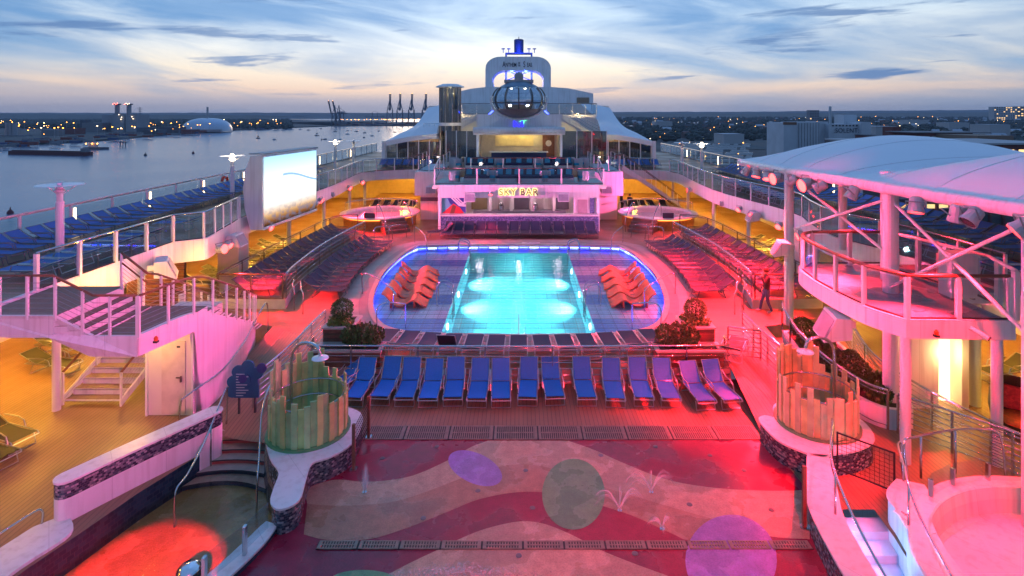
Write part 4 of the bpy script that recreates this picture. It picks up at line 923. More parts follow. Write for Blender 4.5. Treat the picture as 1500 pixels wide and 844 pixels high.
for k in range(9): q.bar((-3.95, 13.58, .2+.1*k), (-3.95, 14.87, .2+.1*k), .008, .008)
for k in range(14): q.bar((-3.95, 13.6+.097*k, .2), (-3.95, 13.6+.097*k, 1.0), .008, .008)
q.build('mesh', CORD, t)
# blue cloud shaped sign
sg = thing('cloud_sign', 'dark blue cloud shaped rules sign on short legs beside the ramp railing', 'sign', (-7.6, 15.9, 0))
SB = mat('sign_blue', (.015, .10, .22), .4); SB2 = mat('sign_navy', (.03, .05, .20), .4); PRT = mat('pale_print', (.45, .6, .68), .5, var=0)
def disc(cx, cz, r, y, th, m, name, parent, n=20):
    q = MB(); q.extr([(cx+r*cos(2*pi*i/n), y, cz+r*sin(2*pi*i/n)) for i in range(n)], (0, th, 0)); return q.build(name, m, parent)
bx0 = -7.62
q = MB(); q.span((bx0-.38, 15.9, .55), (bx0+.32, 15.945, 1.3)); q.build('panel', SB, sg)
for k, (dx, z, r) in enumerate(((-.42, .72, .16), (-.40, 1.0, .17), (-.25, 1.28, .18), (.02, 1.42, .19), (.28, 1.25, .17), (-.1, 1.05, .2))): disc(bx0+dx, z, r, 15.885-.002*k, .05, SB, 'panel_lobe', sg)
for dx, z, r in ((.42, 1.4, .14), (-.12, 1.1, .12)): disc(bx0+dx, z, r, 15.86, .03, SB2, 'badge', sg)
for k in range(9):
    q = MB(); z = .62+.075*k; wd = .2+.18*((k*7) % 5)/5; q.span((bx0-.30, 15.868, z), (bx0-.30+wd, 15.872, z+.018)); q.build('printed_line', PRT, sg)
for dx in (-.25, .2): q = MB(); q.box((bx0+dx, 15.95, .3), (.05, .05, .6)); q.build('leg', DGREY, sg)
# deck hatch
t = thing('deck_plate', 'oval steel plate set in the red lit deck', 'hatch', (7.2, 17.0, 0)); q = MB(); q.lathe([(.001, .008), (.17, .008), (.18, .004)], (7.2, 17.0, 0), 24); q.build('plate', GREY, t)
# bollard lights along the side rails, lamp posts on the upper decks
WARM = emis('warm_lamp', (1, .70, .34), 9); WARMT = emis('lamp_core', (1, .80, .52), 22)
def bollard():
    t = thing('bollard_light', 'x', 'light'); q = MB(); q.box((0, 0, .5), (.10, .2, 1.0)); q.build('housing', WHITE, t); q = MB(); q.extr([(.055, -.05, .98), (.055, .05, .98), (.055, .09, .25), (.055, -.09, .25)], (.02, 0, 0)); q.build('lens', WARM, t); return t
BO = Pool(bollard())
for s, sd in ((-1, 'water'), (1, 'quay')):
    for k in range(9): BO.put((s*19.18, 24.4+5*k, ZU), 0 if s < 0 else pi, f'glowing slim light box on the {sd} side railing', f'rail lights {sd} side')
def lamppost(lit):
    t = thing('lamp_post', 'x', 'lamp post'); q = MB(); q.lathe([(.13, 0), (.13, 1.9), (.10, 1.95), (.10, 2.25)], (0, 0, 0), 14); q.build('pole', WHITE, t)
    q = MB(); q.lathe([(.10, 2.25), (.17, 2.3), (.15, 2.36), (.09, 2.4), (.09, 2.62), (.02, 2.64)], (0, 0, 0), 14); q.build('lantern', WARMT if lit else mat('frosted_lantern', (.7, .7, .75), .3), t)
    q = MB(); q.lathe([(.02, 2.50), (.70, 2.53), (.72, 2.515), (.02, 2.47)], (0, 0, 0), 28); q.build('disc', mat('white_disc', (.75, .75, .8), .3), t)
    for a in (.5, 2.6, 4.7): q = MB(); q.bar((.1*cos(a), .1*sin(a), 2.2), (.5*cos(a), .5*sin(a), 2.5), .025, .025); q.build('strut', WHITE, t)
    return t
LPl, LPu = Pool(lamppost(True)), Pool(lamppost(False))
def plamp(lo, e=60, r=.12, col=(1, .75, .45)):
    ld = bpy.data.lights.new('lamp_light', 'POINT'); ld.energy = e; ld.color = col; ld.shadow_soft_size = r; o = bpy.data.objects.new('lamp_light', ld); C.objects.link(o); o.location = lo
LPu.put((-16.2, 20.0, ZU), 0, 'unlit white disc topped lamp post beside the near left loungers')
LPl.put((-17.2, 34, ZU), 0, 'lit lamp post next to the big screen'); plamp((-17.2, 34, ZU+2.9))
LPl.put((-17.0, 52.5, ZU), 0, 'lit lamp post beyond the screen near the left bridge'); plamp((-17.0, 52.5, ZU+2.9))
LPu.put((-15.6, 53.5, ZU), 0, 'unlit lamp post near the left bridge')
LPl.put((15.5, 48.0, ZU), 0, 'lit lamp post beside the right upper deck stairs'); plamp((15.5, 48, ZU+2.9))
LPu.put((14.4, 50.0, ZU), 0, 'unlit lamp post near the right bridge')
LPu.put((15.8, 27.5, ZU), 0, 'unlit lamp post beside the far tip of the white canopy')
t = thing('life_ring', 'red and white life ring hung on the water side railing', 'life ring', (-19.15, 37.0, 4.1)); q = MB(); q.tube([(-19.15, 36.9+.36*cos(a*pi/12), 4.1+.36*sin(a*pi/12)) for a in range(24)], .09, 8, closed=True); q.build('ring', mat('ring_red', (.6, .06, .03), .5), t, smooth=True)
for a in range(4): q = MB(); q.tube([(-19.15, 36.9+.36*cos(a*pi/2+.1*k), 4.1+.36*sin(a*pi/2+.1*k)) for k in range(-2, 3)], .094, 8); q.build('band', WHITE, t)
# ------------------------------------------------------------------ white stairs at the left
ST = thing('stair_tower', 'white steel stairs with wooden handrails, mid landing and store room', 'stairs', (-11, 17, 0))
TREAD = mat('stair_tread', (.22, .14, .10), .6, 0, .2, 8)
q = MB(); q.prism([(-13.5, 14.0), (-11.5, 14.0), (-11.5, 16.5), (-13.5, 16.5)], 3.05, 3.5, 0, 1); q.build('upper_landing', [WHITE, TREAD], ST)
for i in range(3):
    x0 = -11.5+.27*i; z = 3.3-.15*i-.05
    q = MB(); q.prism([(x0, 14.02+.1*i), (x0+.29, 14.05+.1*i), (x0+.29, 16.45), (x0, 16.45)], z-.16, z, 0, 1); so = q.build('step', [WHITE, TREAD], ST)
    q = MB(); q.bar((x0+.285, 14.1+.1*i, z+.002), (x0+.285, 16.4, z+.002), .02, .012); q.build('nosing', BLACK, so)
q = MB(); q.prism([(-10.72, 14.3), (-9.6, 14.3), (-9.12, 15.9), (-9.12, 16.6), (-10.72, 16.6)], 2.72, 2.9, 0, 1); q.build('mid_landing', [WHITE, TREAD], ST)
q = MB(); q.extr([(-13.5, 13.96, 3.54), (-11.5, 13.96, 3.54), (-10.7, 14.22, 2.94), (-9.58, 14.22, 2.94), (-9.58, 14.22, 2.42), (-10.75, 14.22, 2.42), (-11.6, 13.96, 3.0), (-13.5, 13.96, 3.0)], (0, .08, 0)); q.build('stringer', WHITE, ST)
# outer wall: landing edge and curved wall of the flight to the pool deck
wp_ = smooth_path([(-9.56, 14.26, 2.94), (-9.1, 15.9, 2.94), (-8.98, 17.2, 2.4), (-9.15, 18.8, 1.7), (-9.5, 20.2, 1.1), (-9.85, 21.2, .75)], 5)
q = MB(); A = [(p.x, p.y, p.z) for p in wp_]; B = [(p.x, p.y, 2.42 if p.y < 15.95 else 0.0) for p in wp_]
q.strip(B, A); A2 = [(p[0]-.14, p[1], p[2]) for p in A]; B2 = [(p[0]-.14, p[1], p[2]) for p in B]; q.strip(A2, B2); q.strip(A, A2); q.add([A[-1], B[-1], B2[-1], A2[-1]], [(0, 1, 2, 3)]); q.build('curved_wall', WHITE, ST)
for i in range(12):
    f = i/12; y = 16.6+.38*i; z = 2.9-.185*(i+1); x = -9.15-.55*f*f
    q = MB(); q.prism([(x-1.45, y), (x, y), (x, y+.40), (x-1.45, y+.40)], z-.06, z, 0, 1); so = q.build('step', [WHITE, TREAD], ST)
# store room with door under the landing
q = MB(); q.span((-10.5, 16.02, 0), (-9.2, 17.6, 2.7)); q.build('store_room', CREAM, ST)
dr = MB(); dr.span((-10.08, 15.985, .05), (-9.42, 16.02, 2.1)); dO = dr.build('door', mat('store_door', (.66, .58, .48), .45), ST)
q = MB(); q.box((-9.52, 15.95, 1.05), (.03, .05, .16)); q.box((-9.58, 15.93, 1.1), (.12, .025, .03)); q.build('handle', BRONZE, dO)
q = MB(); q.box((-9.6, 15.978, 1.95), (.09, .012, .05)); q.build('door_plate', BLACK, dO)
for xx in (-10.5, -9.2): q = MB(); q.span((xx-.03, 15.96, 0), (xx+.03, 16.02, 2.7)); q.build('corner_trim', WHITE, ST)
# lower flight
for i in range(7):
    y = 16.55+.3*i; z = .18*(i+1); x = -12.45+.05*i
    q = MB(); q.prism([(x-.82, y), (x+.82, y), (x+.82, y+.33), (x-.82, y+.33)], z-.05, z, 0, 1); so = q.build('step', [WHITE, TREAD], ST)
    q = MB(); q.span((x-.8, y+.3, z-.02), (x+.8, y+.325, z+.15)); q.build('riser', WHITE, so)
for s in (-1, 1):
    q = MB(); q.extr([(-12.45+s*.86, 16.45, .02), (-12.45+s*.86, 16.45, .22), (-12.1+s*.86, 18.7, 1.55), (-12.1+s*.86, 18.7, 1.25)], (.05*s, 0, 0)); q.build('side_stringer', WHITE, ST)
q = MB(); q.span((-13.0, 18.65, 1.2), (-11.0, 20.5, 1.28)); q.build('low_landing', [WHITE], ST)
q = MB(); q.cyl((-13.3, 16.3, 0), .11, 3.05, 14); q.build('column', WHITE, ST); q = MB(); q.cyl((-10.9, 18.3, 0), .08, 2.7, 12); q.build('column', WHITE, ST)
def stair_rail(label, path, h=1.02, step=1.0, low=False):
    P = [Vector(p) for p in path]; t = thing('stair_railing', label, 'railing', P[0])
    q = MB(); q.tube([p+Vector((0, 0, h)) for p in P], .034, 8); q.build('handrail', WOODRAIL, t, smooth=True)
    if low: q = MB(); q.tube([p+Vector((0, 0, h*.72)) for p in P], .024, 7); q.build('lower_handrail', WOODRAIL, t, smooth=True)
    for p in resample(P, step): q = MB(); q.box((p.x, p.y, p.z+h/2-.03), (.055, .055, h+.05)); q.build('post', WHITE, t)
    for k in range(7): q = MB(); q.tube([p+Vector((0, 0, h*(.1+.12*k))) for p in P], .006, 4); q.build('cable', GREY, t)
    return t
stair_rail('wooden topped cable railing along the outer edge of the white stair landings', [(-13.5, 13.98, 3.5), (-11.5, 13.98, 3.5), (-10.7, 14.25, 2.92), (-9.6, 14.25, 2.92)], 1.03, .72)
stair_rail('wooden topped cable railing over the store room along the curved wall', [tuple(p) for p in wp_], 1.0, .85)
stair_rail('inner wooden handrail of the upper white stair flight', [(-11.5, 16.4, 3.5), (-10.75, 16.4, 2.9), (-10.65, 16.7, 2.8), (-10.8, 18.6, 1.9), (-11.2, 20.9, .75)], 1.0, .8, True)
stair_rail('wooden handrail on the left of the lower white steps', [(-13.28, 16.5, .1), (-12.95, 18.7, 1.4)], .9, 1.1)
stair_rail('wooden handrail on the right of the lower white steps', [(-11.58, 16.5, .1), (-11.25, 18.7, 1.4)], .9, 1.1)
# ------------------------------------------------------------------ columns under the decks
def column(label, x, y, z0, z1, r=.13, m=None, group=None, name='column', sq=False):
    t = thing(name, label, 'column', (x, y, z0), 0, group); q = MB()
    if sq: q.box((x, y, (z0+z1)/2), (r*2, r*2, z1-z0))
    else: q.cyl((x, y, z0), r, z1-z0, 18)
    q.build('shaft', m or WHITE, t, smooth=False); q = MB(); q.cyl((x, y, z0), r*1.5, .03, 18); q.build('foot_plate', m or WHITE, t); return t
for s, sd in ((-1, 'left'), (1, 'right')):
    for y in (20.4, 33.5, 39.5, 45.5, 50.0): column(f'white column holding up the {sd} upper deck edge', s*13.6, y, 0, 2.95, .12, None, f'{sd} deck columns')
    column(f'thick square pier under the {sd} upper deck beside the lounger tiers', s*13.9, 27.6, 0, 2.95, .5, CREAM, None, 'pier', True)
ws = thing('slat_screen', 'brown horizontal timber slat screen under the left overhang', 'screen wall', (-15.2, 24.8, 0))
q = MB(); q.span((-16.6, 24.06, 0), (-14.2, 24.2, 2.5)); q.build('backing', BLACK, ws)
for k in range(16): q = MB(); q.span((-16.6, 24.0, .08+.155*k), (-14.2, 24.06, .08+.155*k+.12)); q.build('slat', WOODSLAT, ws)
# ------------------------------------------------------------------ big screen
sc = thing('video_screen', 'large bright video screen in a white curved casing on the left upper deck edge', 'video screen', (-12.3, 29.7, 3))
a, b = Vector((-12.2, 27.0, 0)), Vector((-11.6, 32.5, 0)); n = Vector((-.994, .108, 0))
prof = [(0.02, 3.0), (0.02, 6.58), (.62, 6.5), (.86, 5.9), (1.0, 5.0), (.92, 4.0), (.62, 2.98)]
q = MB(); q.extr([a+n*o_+Vector((0, 0, z)) for o_, z in prof], b-a); q.build('casing', WHITE, sc)
def screen_mat():
    m = bpy.data.materials.new('screen_picture'); m.use_nodes = True; t = m.node_tree; t.nodes.clear(); L = t.links.new
    o = N(t, 'ShaderNodeOutputMaterial'); e = N(t, 'ShaderNodeEmission'); tc = N(t, 'ShaderNodeTexCoord'); s = N(t, 'ShaderNodeSeparateXYZ'); L(tc.outputs['UV'], s.inputs[0])
    v = s.outputs[1]; u = s.outputs[0]
    c = ramp(t, v, [(0, (.10, .05, .03)), (.06, (.55, .20, .06)), (.14, (.95, .55, .25)), (.26, (1, .95, .9)), (.62, (.92, 1, 1)), (1, (.38, .72, 1))])
    n1 = N(t, 'ShaderNodeTexNoise'); n1.inputs['Scale'].default_value = 13; n1.inputs['Detail'].default_value = 6; L(tc.outputs['UV'], n1.inputs['Vector'])
    low = mth(t, 'MULTIPLY', ramp(t, v, [(.06, (1,)*3), (.28, (0,)*3)]), ramp(t, n1.outputs['Fac'], [(.45, (0,)*3), (.6, (1,)*3)]))
    c = mixc(t, low, c, (.35, .30, .42))
    # a pale blue swoosh across the middle
    w_ = mth(t, 'ABSOLUTE', mth(t, 'SUBTRACT', v, mth(t, 'ADD', .60, mth(t, 'MULTIPLY', mth(t, 'SINE', mth(t, 'MULTIPLY', u, 4.2)), .10))))
    c = mixc(t, mth(t, 'MULTIPLY', mth(t, 'LESS_THAN', w_, .016), mth(t, 'GREATER_THAN', u, .32)), c, (.28, .48, .85))
    L(c, e.inputs[0]); L(ramp(t, v, [(0, (.28,)*3), (.2, (.75,)*3), (.5, (1,)*3)]), e.inputs[1]); 
    st = mth(t, 'MULTIPLY', ramp(t, v, [(0, (.28,)*3), (.2, (.75,)*3), (.5, (1,)*3)]), 1.2); L(st, e.inputs[1]); L(e.outputs[0], o.inputs[0]); return m
q = MB(); a2, b2 = a+(b-a)*.015, b-(b-a)*.015; f = -n*.025
A = [a2+f+Vector((0, 0, 3.12)), b2+f+Vector((0, 0, 3.12)), b2+f+Vector((0, 0, 6.46)), a2+f+Vector((0, 0, 6.46))]
q.add(A, [(0, 1, 2, 3)], 0, [[(0, 0), (1, 0), (1, 1), (0, 1)]]); q.build('display', screen_mat(), sc)
for k, z in enumerate((3.05, 6.53)): q = MB(); q.bar(a+f*.6+Vector((0, 0, z)), b+f*.6+Vector((0, 0, z)), .06, .12); q.build('bezel', WHITE, sc)
q = MB(); q.bar(a-n*.0+Vector((0, 0, 6.62))+n*.3, b+n*.3+Vector((0, 0, 6.62)), .8, .05); q.build('cap', GREY, sc)
# ------------------------------------------------------------------ hot tubs
GLOW = emis('orange_glow', (1, .30, .03), 5)
for s, sd in ((-1, 'left'), (1, 'right')):
    cx, cy = s*10.15, 41.5
    t = thing('hot_tub', f'raised round hot tub with glowing orange skirt, {"below the video screen side bridge" if s < 0 else "beside the long white staircase"}', 'hot tub', (cx, cy, ZP))
    q = MB(); q.lathe([(2.55, 0), (2.6, .78)], (cx, cy, ZP), 48); q.build('skirt', mat('amber_tile', (.55, .22, .07), .4, 0, .2, 6), t)
    q = MB(); q.lathe([(2.62, .70), (2.64, .70), (2.64, .735), (2.62, .735)], (cx, cy, ZP), 48); q.build('light_band', GLOW, t)
    q = MB(); q.lathe([(2.6, .76), (2.85, .78), (2.85, .88), (2.4, .90), (2.35, .84), (2.2, .5), (.01, .4)], (cx, cy, ZP), 48); q.build('rim', WHITE, t)
    q = MB(); q.lathe([(2.34, 0), (.01, 0)], (cx, cy, ZP+.80), 48); q.build('tub_water', MATS['tub_water'], t)
    a0 = atan2(-1, -s*.62)
    for k in range(4):
        d = 2.75+.32*(3-k); q = MB(); q.box((cx+cos(a0)*d*.98, cy+sin(a0)*d*.98, ZP+.10*(k+1)), (.36, 1.7, .2*(k+1)), a0); q.build('step', mat('red_step', (.30, .13, .10), .5), t)
    for w_ in (-.95, .95):
        e = Vector((-sin(a0), cos(a0), 0))*w_; d = Vector((cos(a0), sin(a0), 0)); c0 = Vector((cx, cy, ZP))
        q = MB(); q.tube([tuple(p) for p in smooth_path([c0+d*3.9+e, c0+d*3.9+e+Vector((0, 0, .9)), c0+d*3.0+e+Vector((0, 0, 1.65)), c0+d*2.2+e+Vector((0, 0, 1.75)), c0+d*2.1+e+Vector((0, 0, .8))], 4)], .026, 7); q.build('handrail', STEEL, t, smooth=True)
    q = MB(); q.tube([(cx+2.72*cos(pi*.05+k*pi*.9/20), cy+2.72*sin(pi*.05+k*pi*.9/20), ZP+1.45) for k in range(21)], .026, 7); q.build('back_rail', STEEL, t, smooth=True)
    for k in range(0, 21, 4): q = MB(); a1 = pi*.05+k*pi*.9/20; q.tube([(cx+2.72*cos(a1), cy+2.72*sin(a1), ZP+.88), (cx+2.72*cos(a1), cy+2.72*sin(a1), ZP+1.45)], .02, 6); q.build('post', STEEL, t)
    q = MB(); q.box((cx+s*.1, cy-2.6, ZP+1.05), (.75, .08, .4)); q.build('notice', mat('dark_notice', (.06, .05, .09), .4), t)
    ld = bpy.data.lights.new('tub_light', 'POINT'); ld.energy = 160; ld.color = (1, .10, .10); ld.shadow_soft_size = .2; lo = bpy.data.objects.new('tub_light', ld); C.objects.link(lo); lo.location = (cx, cy, ZP+2.0)
# ------------------------------------------------------------------ bar pavilion with terrace above
sb = thing('bar_pavilion', 'white open front bar with blue mosaic counter and glowing SKY BAR sign', 'bar', (0, 41, ZP))
q = MB(); q.span((-5.4, 38.5, 2.84), (5.45, 39.0, 3.72)); q.build('fascia', FASCIA, sb)
q = MB(); q.span((-5.9, 38.55, 3.45), (5.95, 43.6, 3.69)); q.build('terrace_slab', CREAM, sb)
q = MB(); q.add([(-5.3, 38.4, ZP), (5.42, 38.4, ZP), (5.42, 38.4, 1.62), (-5.3, 38.4, 1.62)], [(0, 1, 2, 3)], 0, [[(0, 0), (10.7, 0), (10.7, 1.1), (0, 1.1)]]); q.add([(-5.3, 38.9, ZP), (5.42, 38.9, ZP), (5.42, 38.9, 1.62), (-5.3, 38.9, 1.62), (-5.3, 38.4, ZP), (5.42, 38.4, ZP), (5.42, 38.4, 1.62), (-5.3, 38.4, 1.62)], [(1, 0, 3, 2), (0, 4, 7, 3), (5, 1, 2, 6)]); q.build('mosaic_counter', MOSAICB, sb)
q = MB(); q.span((-5.36, 38.32, 1.62), (5.48, 39.1, 1.70)); q.build('counter_top', WHITE, sb)
q = MB(); q.span((-5.45, 42.0, ZP), (5.45, 42.2, 3.45)); q.build('back_wall', WHITE2, sb)
for x in (-5.45, 5.45): q = MB(); q.span((x-.1, 38.9, ZP), (x+.1, 42.0, 3.45)); q.build('side_wall', WHITE, sb)
q = MB(); q.span((3.8, 39.02, ZP), (5.35, 39.2, 2.84)); wpn = q.build('wall_panel', WHITE, sb)
q = MB(); q.span((4.05, 38.98, 1.72), (4.72, 39.02, 2.65)); q.build('hatch_door', mat('grey_door', (.36, .30, .32), .45), wpn)
q = MB(); q.add([(4.88, 38.99, 1.7), (5.2, 38.99, 1.7), (5.2, 38.99, 2.8), (4.88, 38.99, 2.8)], [(0, 1, 2, 3)], 0, [[(0, 0), (.32, 0), (.32, 1.1), (0, 1.1)]]); q.build('mosaic_pillar', MOSAICB, wpn)
q = MB(); q.span((-5.35, 39.02, ZP), (-3.62, 39.2, 2.84)); mu = q.build('mural_wall', WHITE, sb)
def mural(pts, m, z): 
    q = MB(); P = [(x, 39.015-z, zz) for x, zz in pts]; q.add(P, [tuple(range(len(P)))]); q.build('mural_shape', m, mu)
MT = lambda nm, c: mat('mural_'+nm, c, .5, 0, .05)
mural([(-5.3, 1.7), (-3.65, 1.7), (-3.65, 2.82), (-5.3, 2.82)], MT('teal', (.14, .42, .52)), 0)
mural([(-4.95, 2.82), (-3.65, 2.82), (-3.65, 1.75), (-4.4, 2.05), (-4.75, 2.4)], MT('navy', (.04, .06, .30)), .003)
for k in range(3): mural([(-4.75+.22*k, 2.82-.02*k), (-4.62+.22*k, 2.82-.02*k), (-4.1+.15*k, 2.36+.03*k), (-3.65, 2.62+.0*k-.3+.25*k), (-3.65, 2.46+.25*k-.3), (-4.12+.15*k, 2.2+.06*k)], MT('white', (.8, .8, .82)), .006+.001*k)
mural([(-5.3, 1.7), (-4.5, 2.38), (-4.05, 2.1), (-3.75, 1.7)], MT('red', (.62, .04, .05)), .010)
mural([(-4.75, 1.7), (-4.55, 2.3), (-4.3, 2.2), (-4.45, 1.7)], MT('brown', (.18, .07, .03)), .013)
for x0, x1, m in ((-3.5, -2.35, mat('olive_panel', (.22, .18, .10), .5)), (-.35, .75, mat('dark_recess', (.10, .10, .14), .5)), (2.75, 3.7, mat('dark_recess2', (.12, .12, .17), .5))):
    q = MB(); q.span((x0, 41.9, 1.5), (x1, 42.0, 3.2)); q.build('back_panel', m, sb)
for x in (-2.1, -.55, .95, 2.55): q = MB(); q.span((x-.1, 41.2, ZP), (x+.1, 41.4, 3.45)); q.build('pillar', WHITE, sb)
q = MB(); q.span((-3.3, 41.0, ZP), (3.4, 41.7, 1.45)); q.span((-3.3, 40.95, 1.45), (3.4, 41.75, 1.52)); q.build('back_counter', mat('back_counter', (.25, .24, .32), .4), sb)
for x in (-1.3, 1.2): q = MB(); q.lathe([(.22, 0), (.22, .3), (.16, .42), (.2, .45), (.05, .62)], (x, 41.3, 1.52), 14); q.build('coffee_urn', STEEL, sb, smooth=True)
q = MB(); q.tube([(-3.4, 41.15, 3.3), (3.5, 41.15, 3.3)], .03, 6); q.build('shutter_roll', WHITE, sb)
for x in (-2.8, 0, 2.8): plamp((x, 40.2, 3.2), 60, .15, (1, .72, .78))
for x in (-3, 3): plamp((x, 42.6, 4.6), 16, .15, (1, .8, .7)); plamp((x, 47.6, 5.6), 30, .15, (.8, .85, 1))
HALO = emis('sign_halo', (1, .72, .28), 1.9); SIGN = mat('sign_letter', (.09, .05, .02), .6, 0, 0)
text_obj('sign_halo', 'SKY BAR', .62, HALO, (-.02, 38.45, 3.24), (pi/2, 0, 0), sb, .008, .05, 1.15)
text_obj('sign_letters', 'SKY BAR', .62, SIGN, (-.02, 38.36, 3.24), (pi/2, 0, 0), sb, .02, 0, 1.15)
pl_ = [(-3.55, .0), (2.95, .0)]
def speaker(label, c, rz, tilt=.35, w=.75, h=.42, d=.55, group=None):
    t = thing('wall_speaker', label, 'speaker', c, 0, group); q = MB(); q.extr([(-w/2, 0, -h/2), (-w/2, -d, -h/2-.12), (-w/2, -d*.55, h/2), (-w/2, 0, h/2)], (w, 0, 0))
    o = q.build('cabinet', WHITE2, None, center=False); o.parent = t; o.location = (0, 0, 0); o.rotation_euler = (0, 0, rz)
    q = MB(); q.extr([(-w/2+.05, -d-.004, -h/2-.06), (w/2-.05, -d-.004, -h/2-.06), (w/2-.05, -d*.6-.004, h/2-.06), (-w/2+.05, -d*.6-.004, h/2-.06)], (0, -.012, 0)); g = q.build('grille', mat('speaker_grille', (.34, .33, .38), .6), None, center=False); g.parent = o
    q = MB(); q.box((0, .08, 0), (.18, .3, .18)); b_ = q.build('bracket', WHITE, None, center=False); b_.parent = o; return t
for x, lb in ((-3.3, 'mural'), (3.0, 'hatch door')): speaker(f'pale boxy speaker over the bar opening on the {lb} side', (x, 38.4, 3.0), 0)
for s, sd in ((-1, 'left'), (1, 'right')):
    speaker(f'pale speaker on the {sd} wing wall beside the bar', (s*6.6, 42.9, 2.9), 0, w=.8)
speaker('large white speaker on the left fascia above the stair railing', (-13.1, 20.4, 3.0), pi/2+.5, w=1.0, h=.55, d=.7)
speaker('large white speaker hung under the curved canopy platform', (9.0, 15.6, 2.75), -pi/2-.2, w=1.0, h=.55, d=.7)
speaker('small white speaker on the slim canopy column', (10.15, 21.4, 3.5), -pi/2-.2, w=.7)
speaker('white speaker on the right fascia above the lounger tiers', (13.25, 31.5, 2.9), -pi/2-.1, w=.9)
speaker('white speaker on the left fascia beside the screen', (-12.75, 25.2, 3.0), pi/2, w=.8)
# terrace above the bar: two tiers
TER = MB(); TER.span((-5.9, 43.6, 3.3), (5.95, 56, 4.2)); struct(TER.build('upper_terrace', [DECKX]))
for s in (-1, 1):
    t = thing('terrace_steps', f'short white steps between the two seating tiers, {"left" if s < 0 else "right"} end', 'steps', (s*5.2, 43.2, 3.69))
    for k in range(3): q = MB(); q.span((min(s*4.5, s*5.85), 42.7+.3*k, 3.69+.0), (max(s*4.5, s*5.85), 43.0+.3*k-.002, 3.69+.17*(k+1))); q.build('step', WHITE, t)
rail('terrace_glass_railing', 'glass railing on five white posts above the bar sign', [(-5.75, 38.75, 3.72), (5.8, 38.75, 3.72)], 1.1, 2.88, 'glass', BRONZE, WHITE, pw=.1)
rail('terrace_glass_railing', 'wooden topped railing between the two seating tiers', [(-3.7, 43.7, 4.2), (3.75, 43.7, 4.2)], .95, 2.5, 'glass', WOODRAIL, WHITE)
for s, sd in ((-1, 'left'), (1, 'right')):
    rail('terrace_glass_railing', f'sloping white railing joining the bar terrace to the {sd} wing', [(s*5.8, 38.8, 3.72), (s*5.95, 42.5, 4.15)], 1.12, 1.9, 'glass', WHITE, WHITE)
    w_ = thing('wing_block', f'white wing wall beside the bar on the {sd} with a dark band', 'wall', (s*6.8, 44.5, ZP))
    X0, X1 = sorted((s*5.75, s*7.9)); q = MB(); q.span((X0, 42.95, 2.35), (X1, 50, 4.15)); q.build('upper_block', WHITE, w_)
    X0, X1 = sorted((s*6.15, s*7.5)); q = MB(); q.span((X0, 43.2, ZP), (X1, 50, 2.35)); q.build('lower_block', WHITE if s < 0 else CREAM, w_)
    if s < 0: q = MB(); q.span((X0, 43.18, 1.9), (X1, 43.2, 2.2)); q.build('dark_band', mat('slate_band', (.12, .11, .17), .5), w_)
    rail('wing_railing', f'box of glass railing on the {sd} wing beside the bar terrace', [(s*5.85, 48, 4.15), (s*5.85, 43.05, 4.15), (s*7.8, 43.05, 4.15), (s*7.8, 48, 4.15)], 1.25, 1.9, 'glass', BRONZE, WHITE)
NAVY = mat('navy_cushion', (.02, .025, .07), .8, 0, .15, 10); TEAL = mat('teal_cushion', (.02, .28, .42), .75, 0, .15, 10); PALE = mat('pale_wicker', (.50, .48, .50), .6, 0, .1, 20)
def sofa(w, d, name, label, cat, group):
    t = thing(name, label, cat, (0, 0, 0), 0, group); q = MB(); q.span((-w/2, -d/2, 0), (w/2, d/2, .28)); q.build('base', PALE, t, bevel=.02)
    q = MB(); q.span((-w/2+.05, -d/2+.02, .28), (w/2-.05, d/2-.2, .45)); q.build('seat_cushion', NAVY, t, bevel=.03)
    q = MB(); q.span((-w/2+.03, d/2-.25, .3), (w/2-.03, d/2-.03, .9)); q.build('back_cushion', NAVY, t, bevel=.03)
    n = max(2, round(w/.75)); 
    for k in range(n):
        x = -w/2+.32+(w-.64)*k/(n-1); q = MB(); q.add([(x-.2, d/2-.4, .47), (x+.2, d/2-.42, .45), (x+.22, d/2-.3, .85), (x-.18, d/2-.28, .87)], [(0, 1, 2, 3)]); q.extr([(x-.2, d/2-.42, .47), (x+.2, d/2-.44, .45), (x+.22, d/2-.3, .86), (x-.18, d/2-.28, .87)], (0, .08, 0)); q.build('pillow', TEAL, t)
    return t
S1 = Pool(sofa(1.9, 1.5, 'day_bed', 'navy day bed with teal pillows behind the terrace glass', 'day bed', 'front tier day beds'))
for x in (-3.0, -.75, .75, 3.0): S1.put((x, 40.9, 3.69), 0)
S2 = Pool(sofa(2.3, .9, 'sofa', 'navy sofa with bright teal pillows on the upper tier', 'sofa', 'upper tier sofas'))
for x in (-3.1, -.0, 3.1): S2.put((x, 45.2, 4.2), 0)
def armchair():
    t = thing('armchair', 'pale wicker armchair with blue seat on the bar terrace', 'armchair', (0, 0, 0), 0, 'terrace armchairs'); q = MB(); q.lathe([(.38, 0), (.42, .4), (.40, .78), (.34, .78), (.34, .4)], (0, 0, 0), 14, a0=-.9, a1=pi+.9); q.build('shell', PALE, t)
    q = MB(); q.cyl((0, 0, .28), .34, .14, 14); q.build('seat_cushion', TEAL, t); q = MB(); q.cyl((0, 0, 0), .3, .28, 12); q.build('base', PALE, t); return t
AC = Pool(armchair())
for x, y, z, r_ in ((-1.55, 45.3, 4.2, 0), (1.55, 45.3, 4.2, 0), (-4.9, 45, 4.2, .5), (4.7, 45.2, 4.2, -.5), (5.3, 46.0, 4.2, -.8), (-5.3, 46.2, 4.2, .8), (-4.6, 40.6, 3.69, .9), (4.6, 40.6, 3.69, -.9), (-1.9, 40.7, 3.69, 0), (1.9, 40.7, 3.69, 0), (4.2, 46.6, 4.2, -.2), (-4.1, 46.8, 4.2, .2)): AC.put((x, y, z), r_)
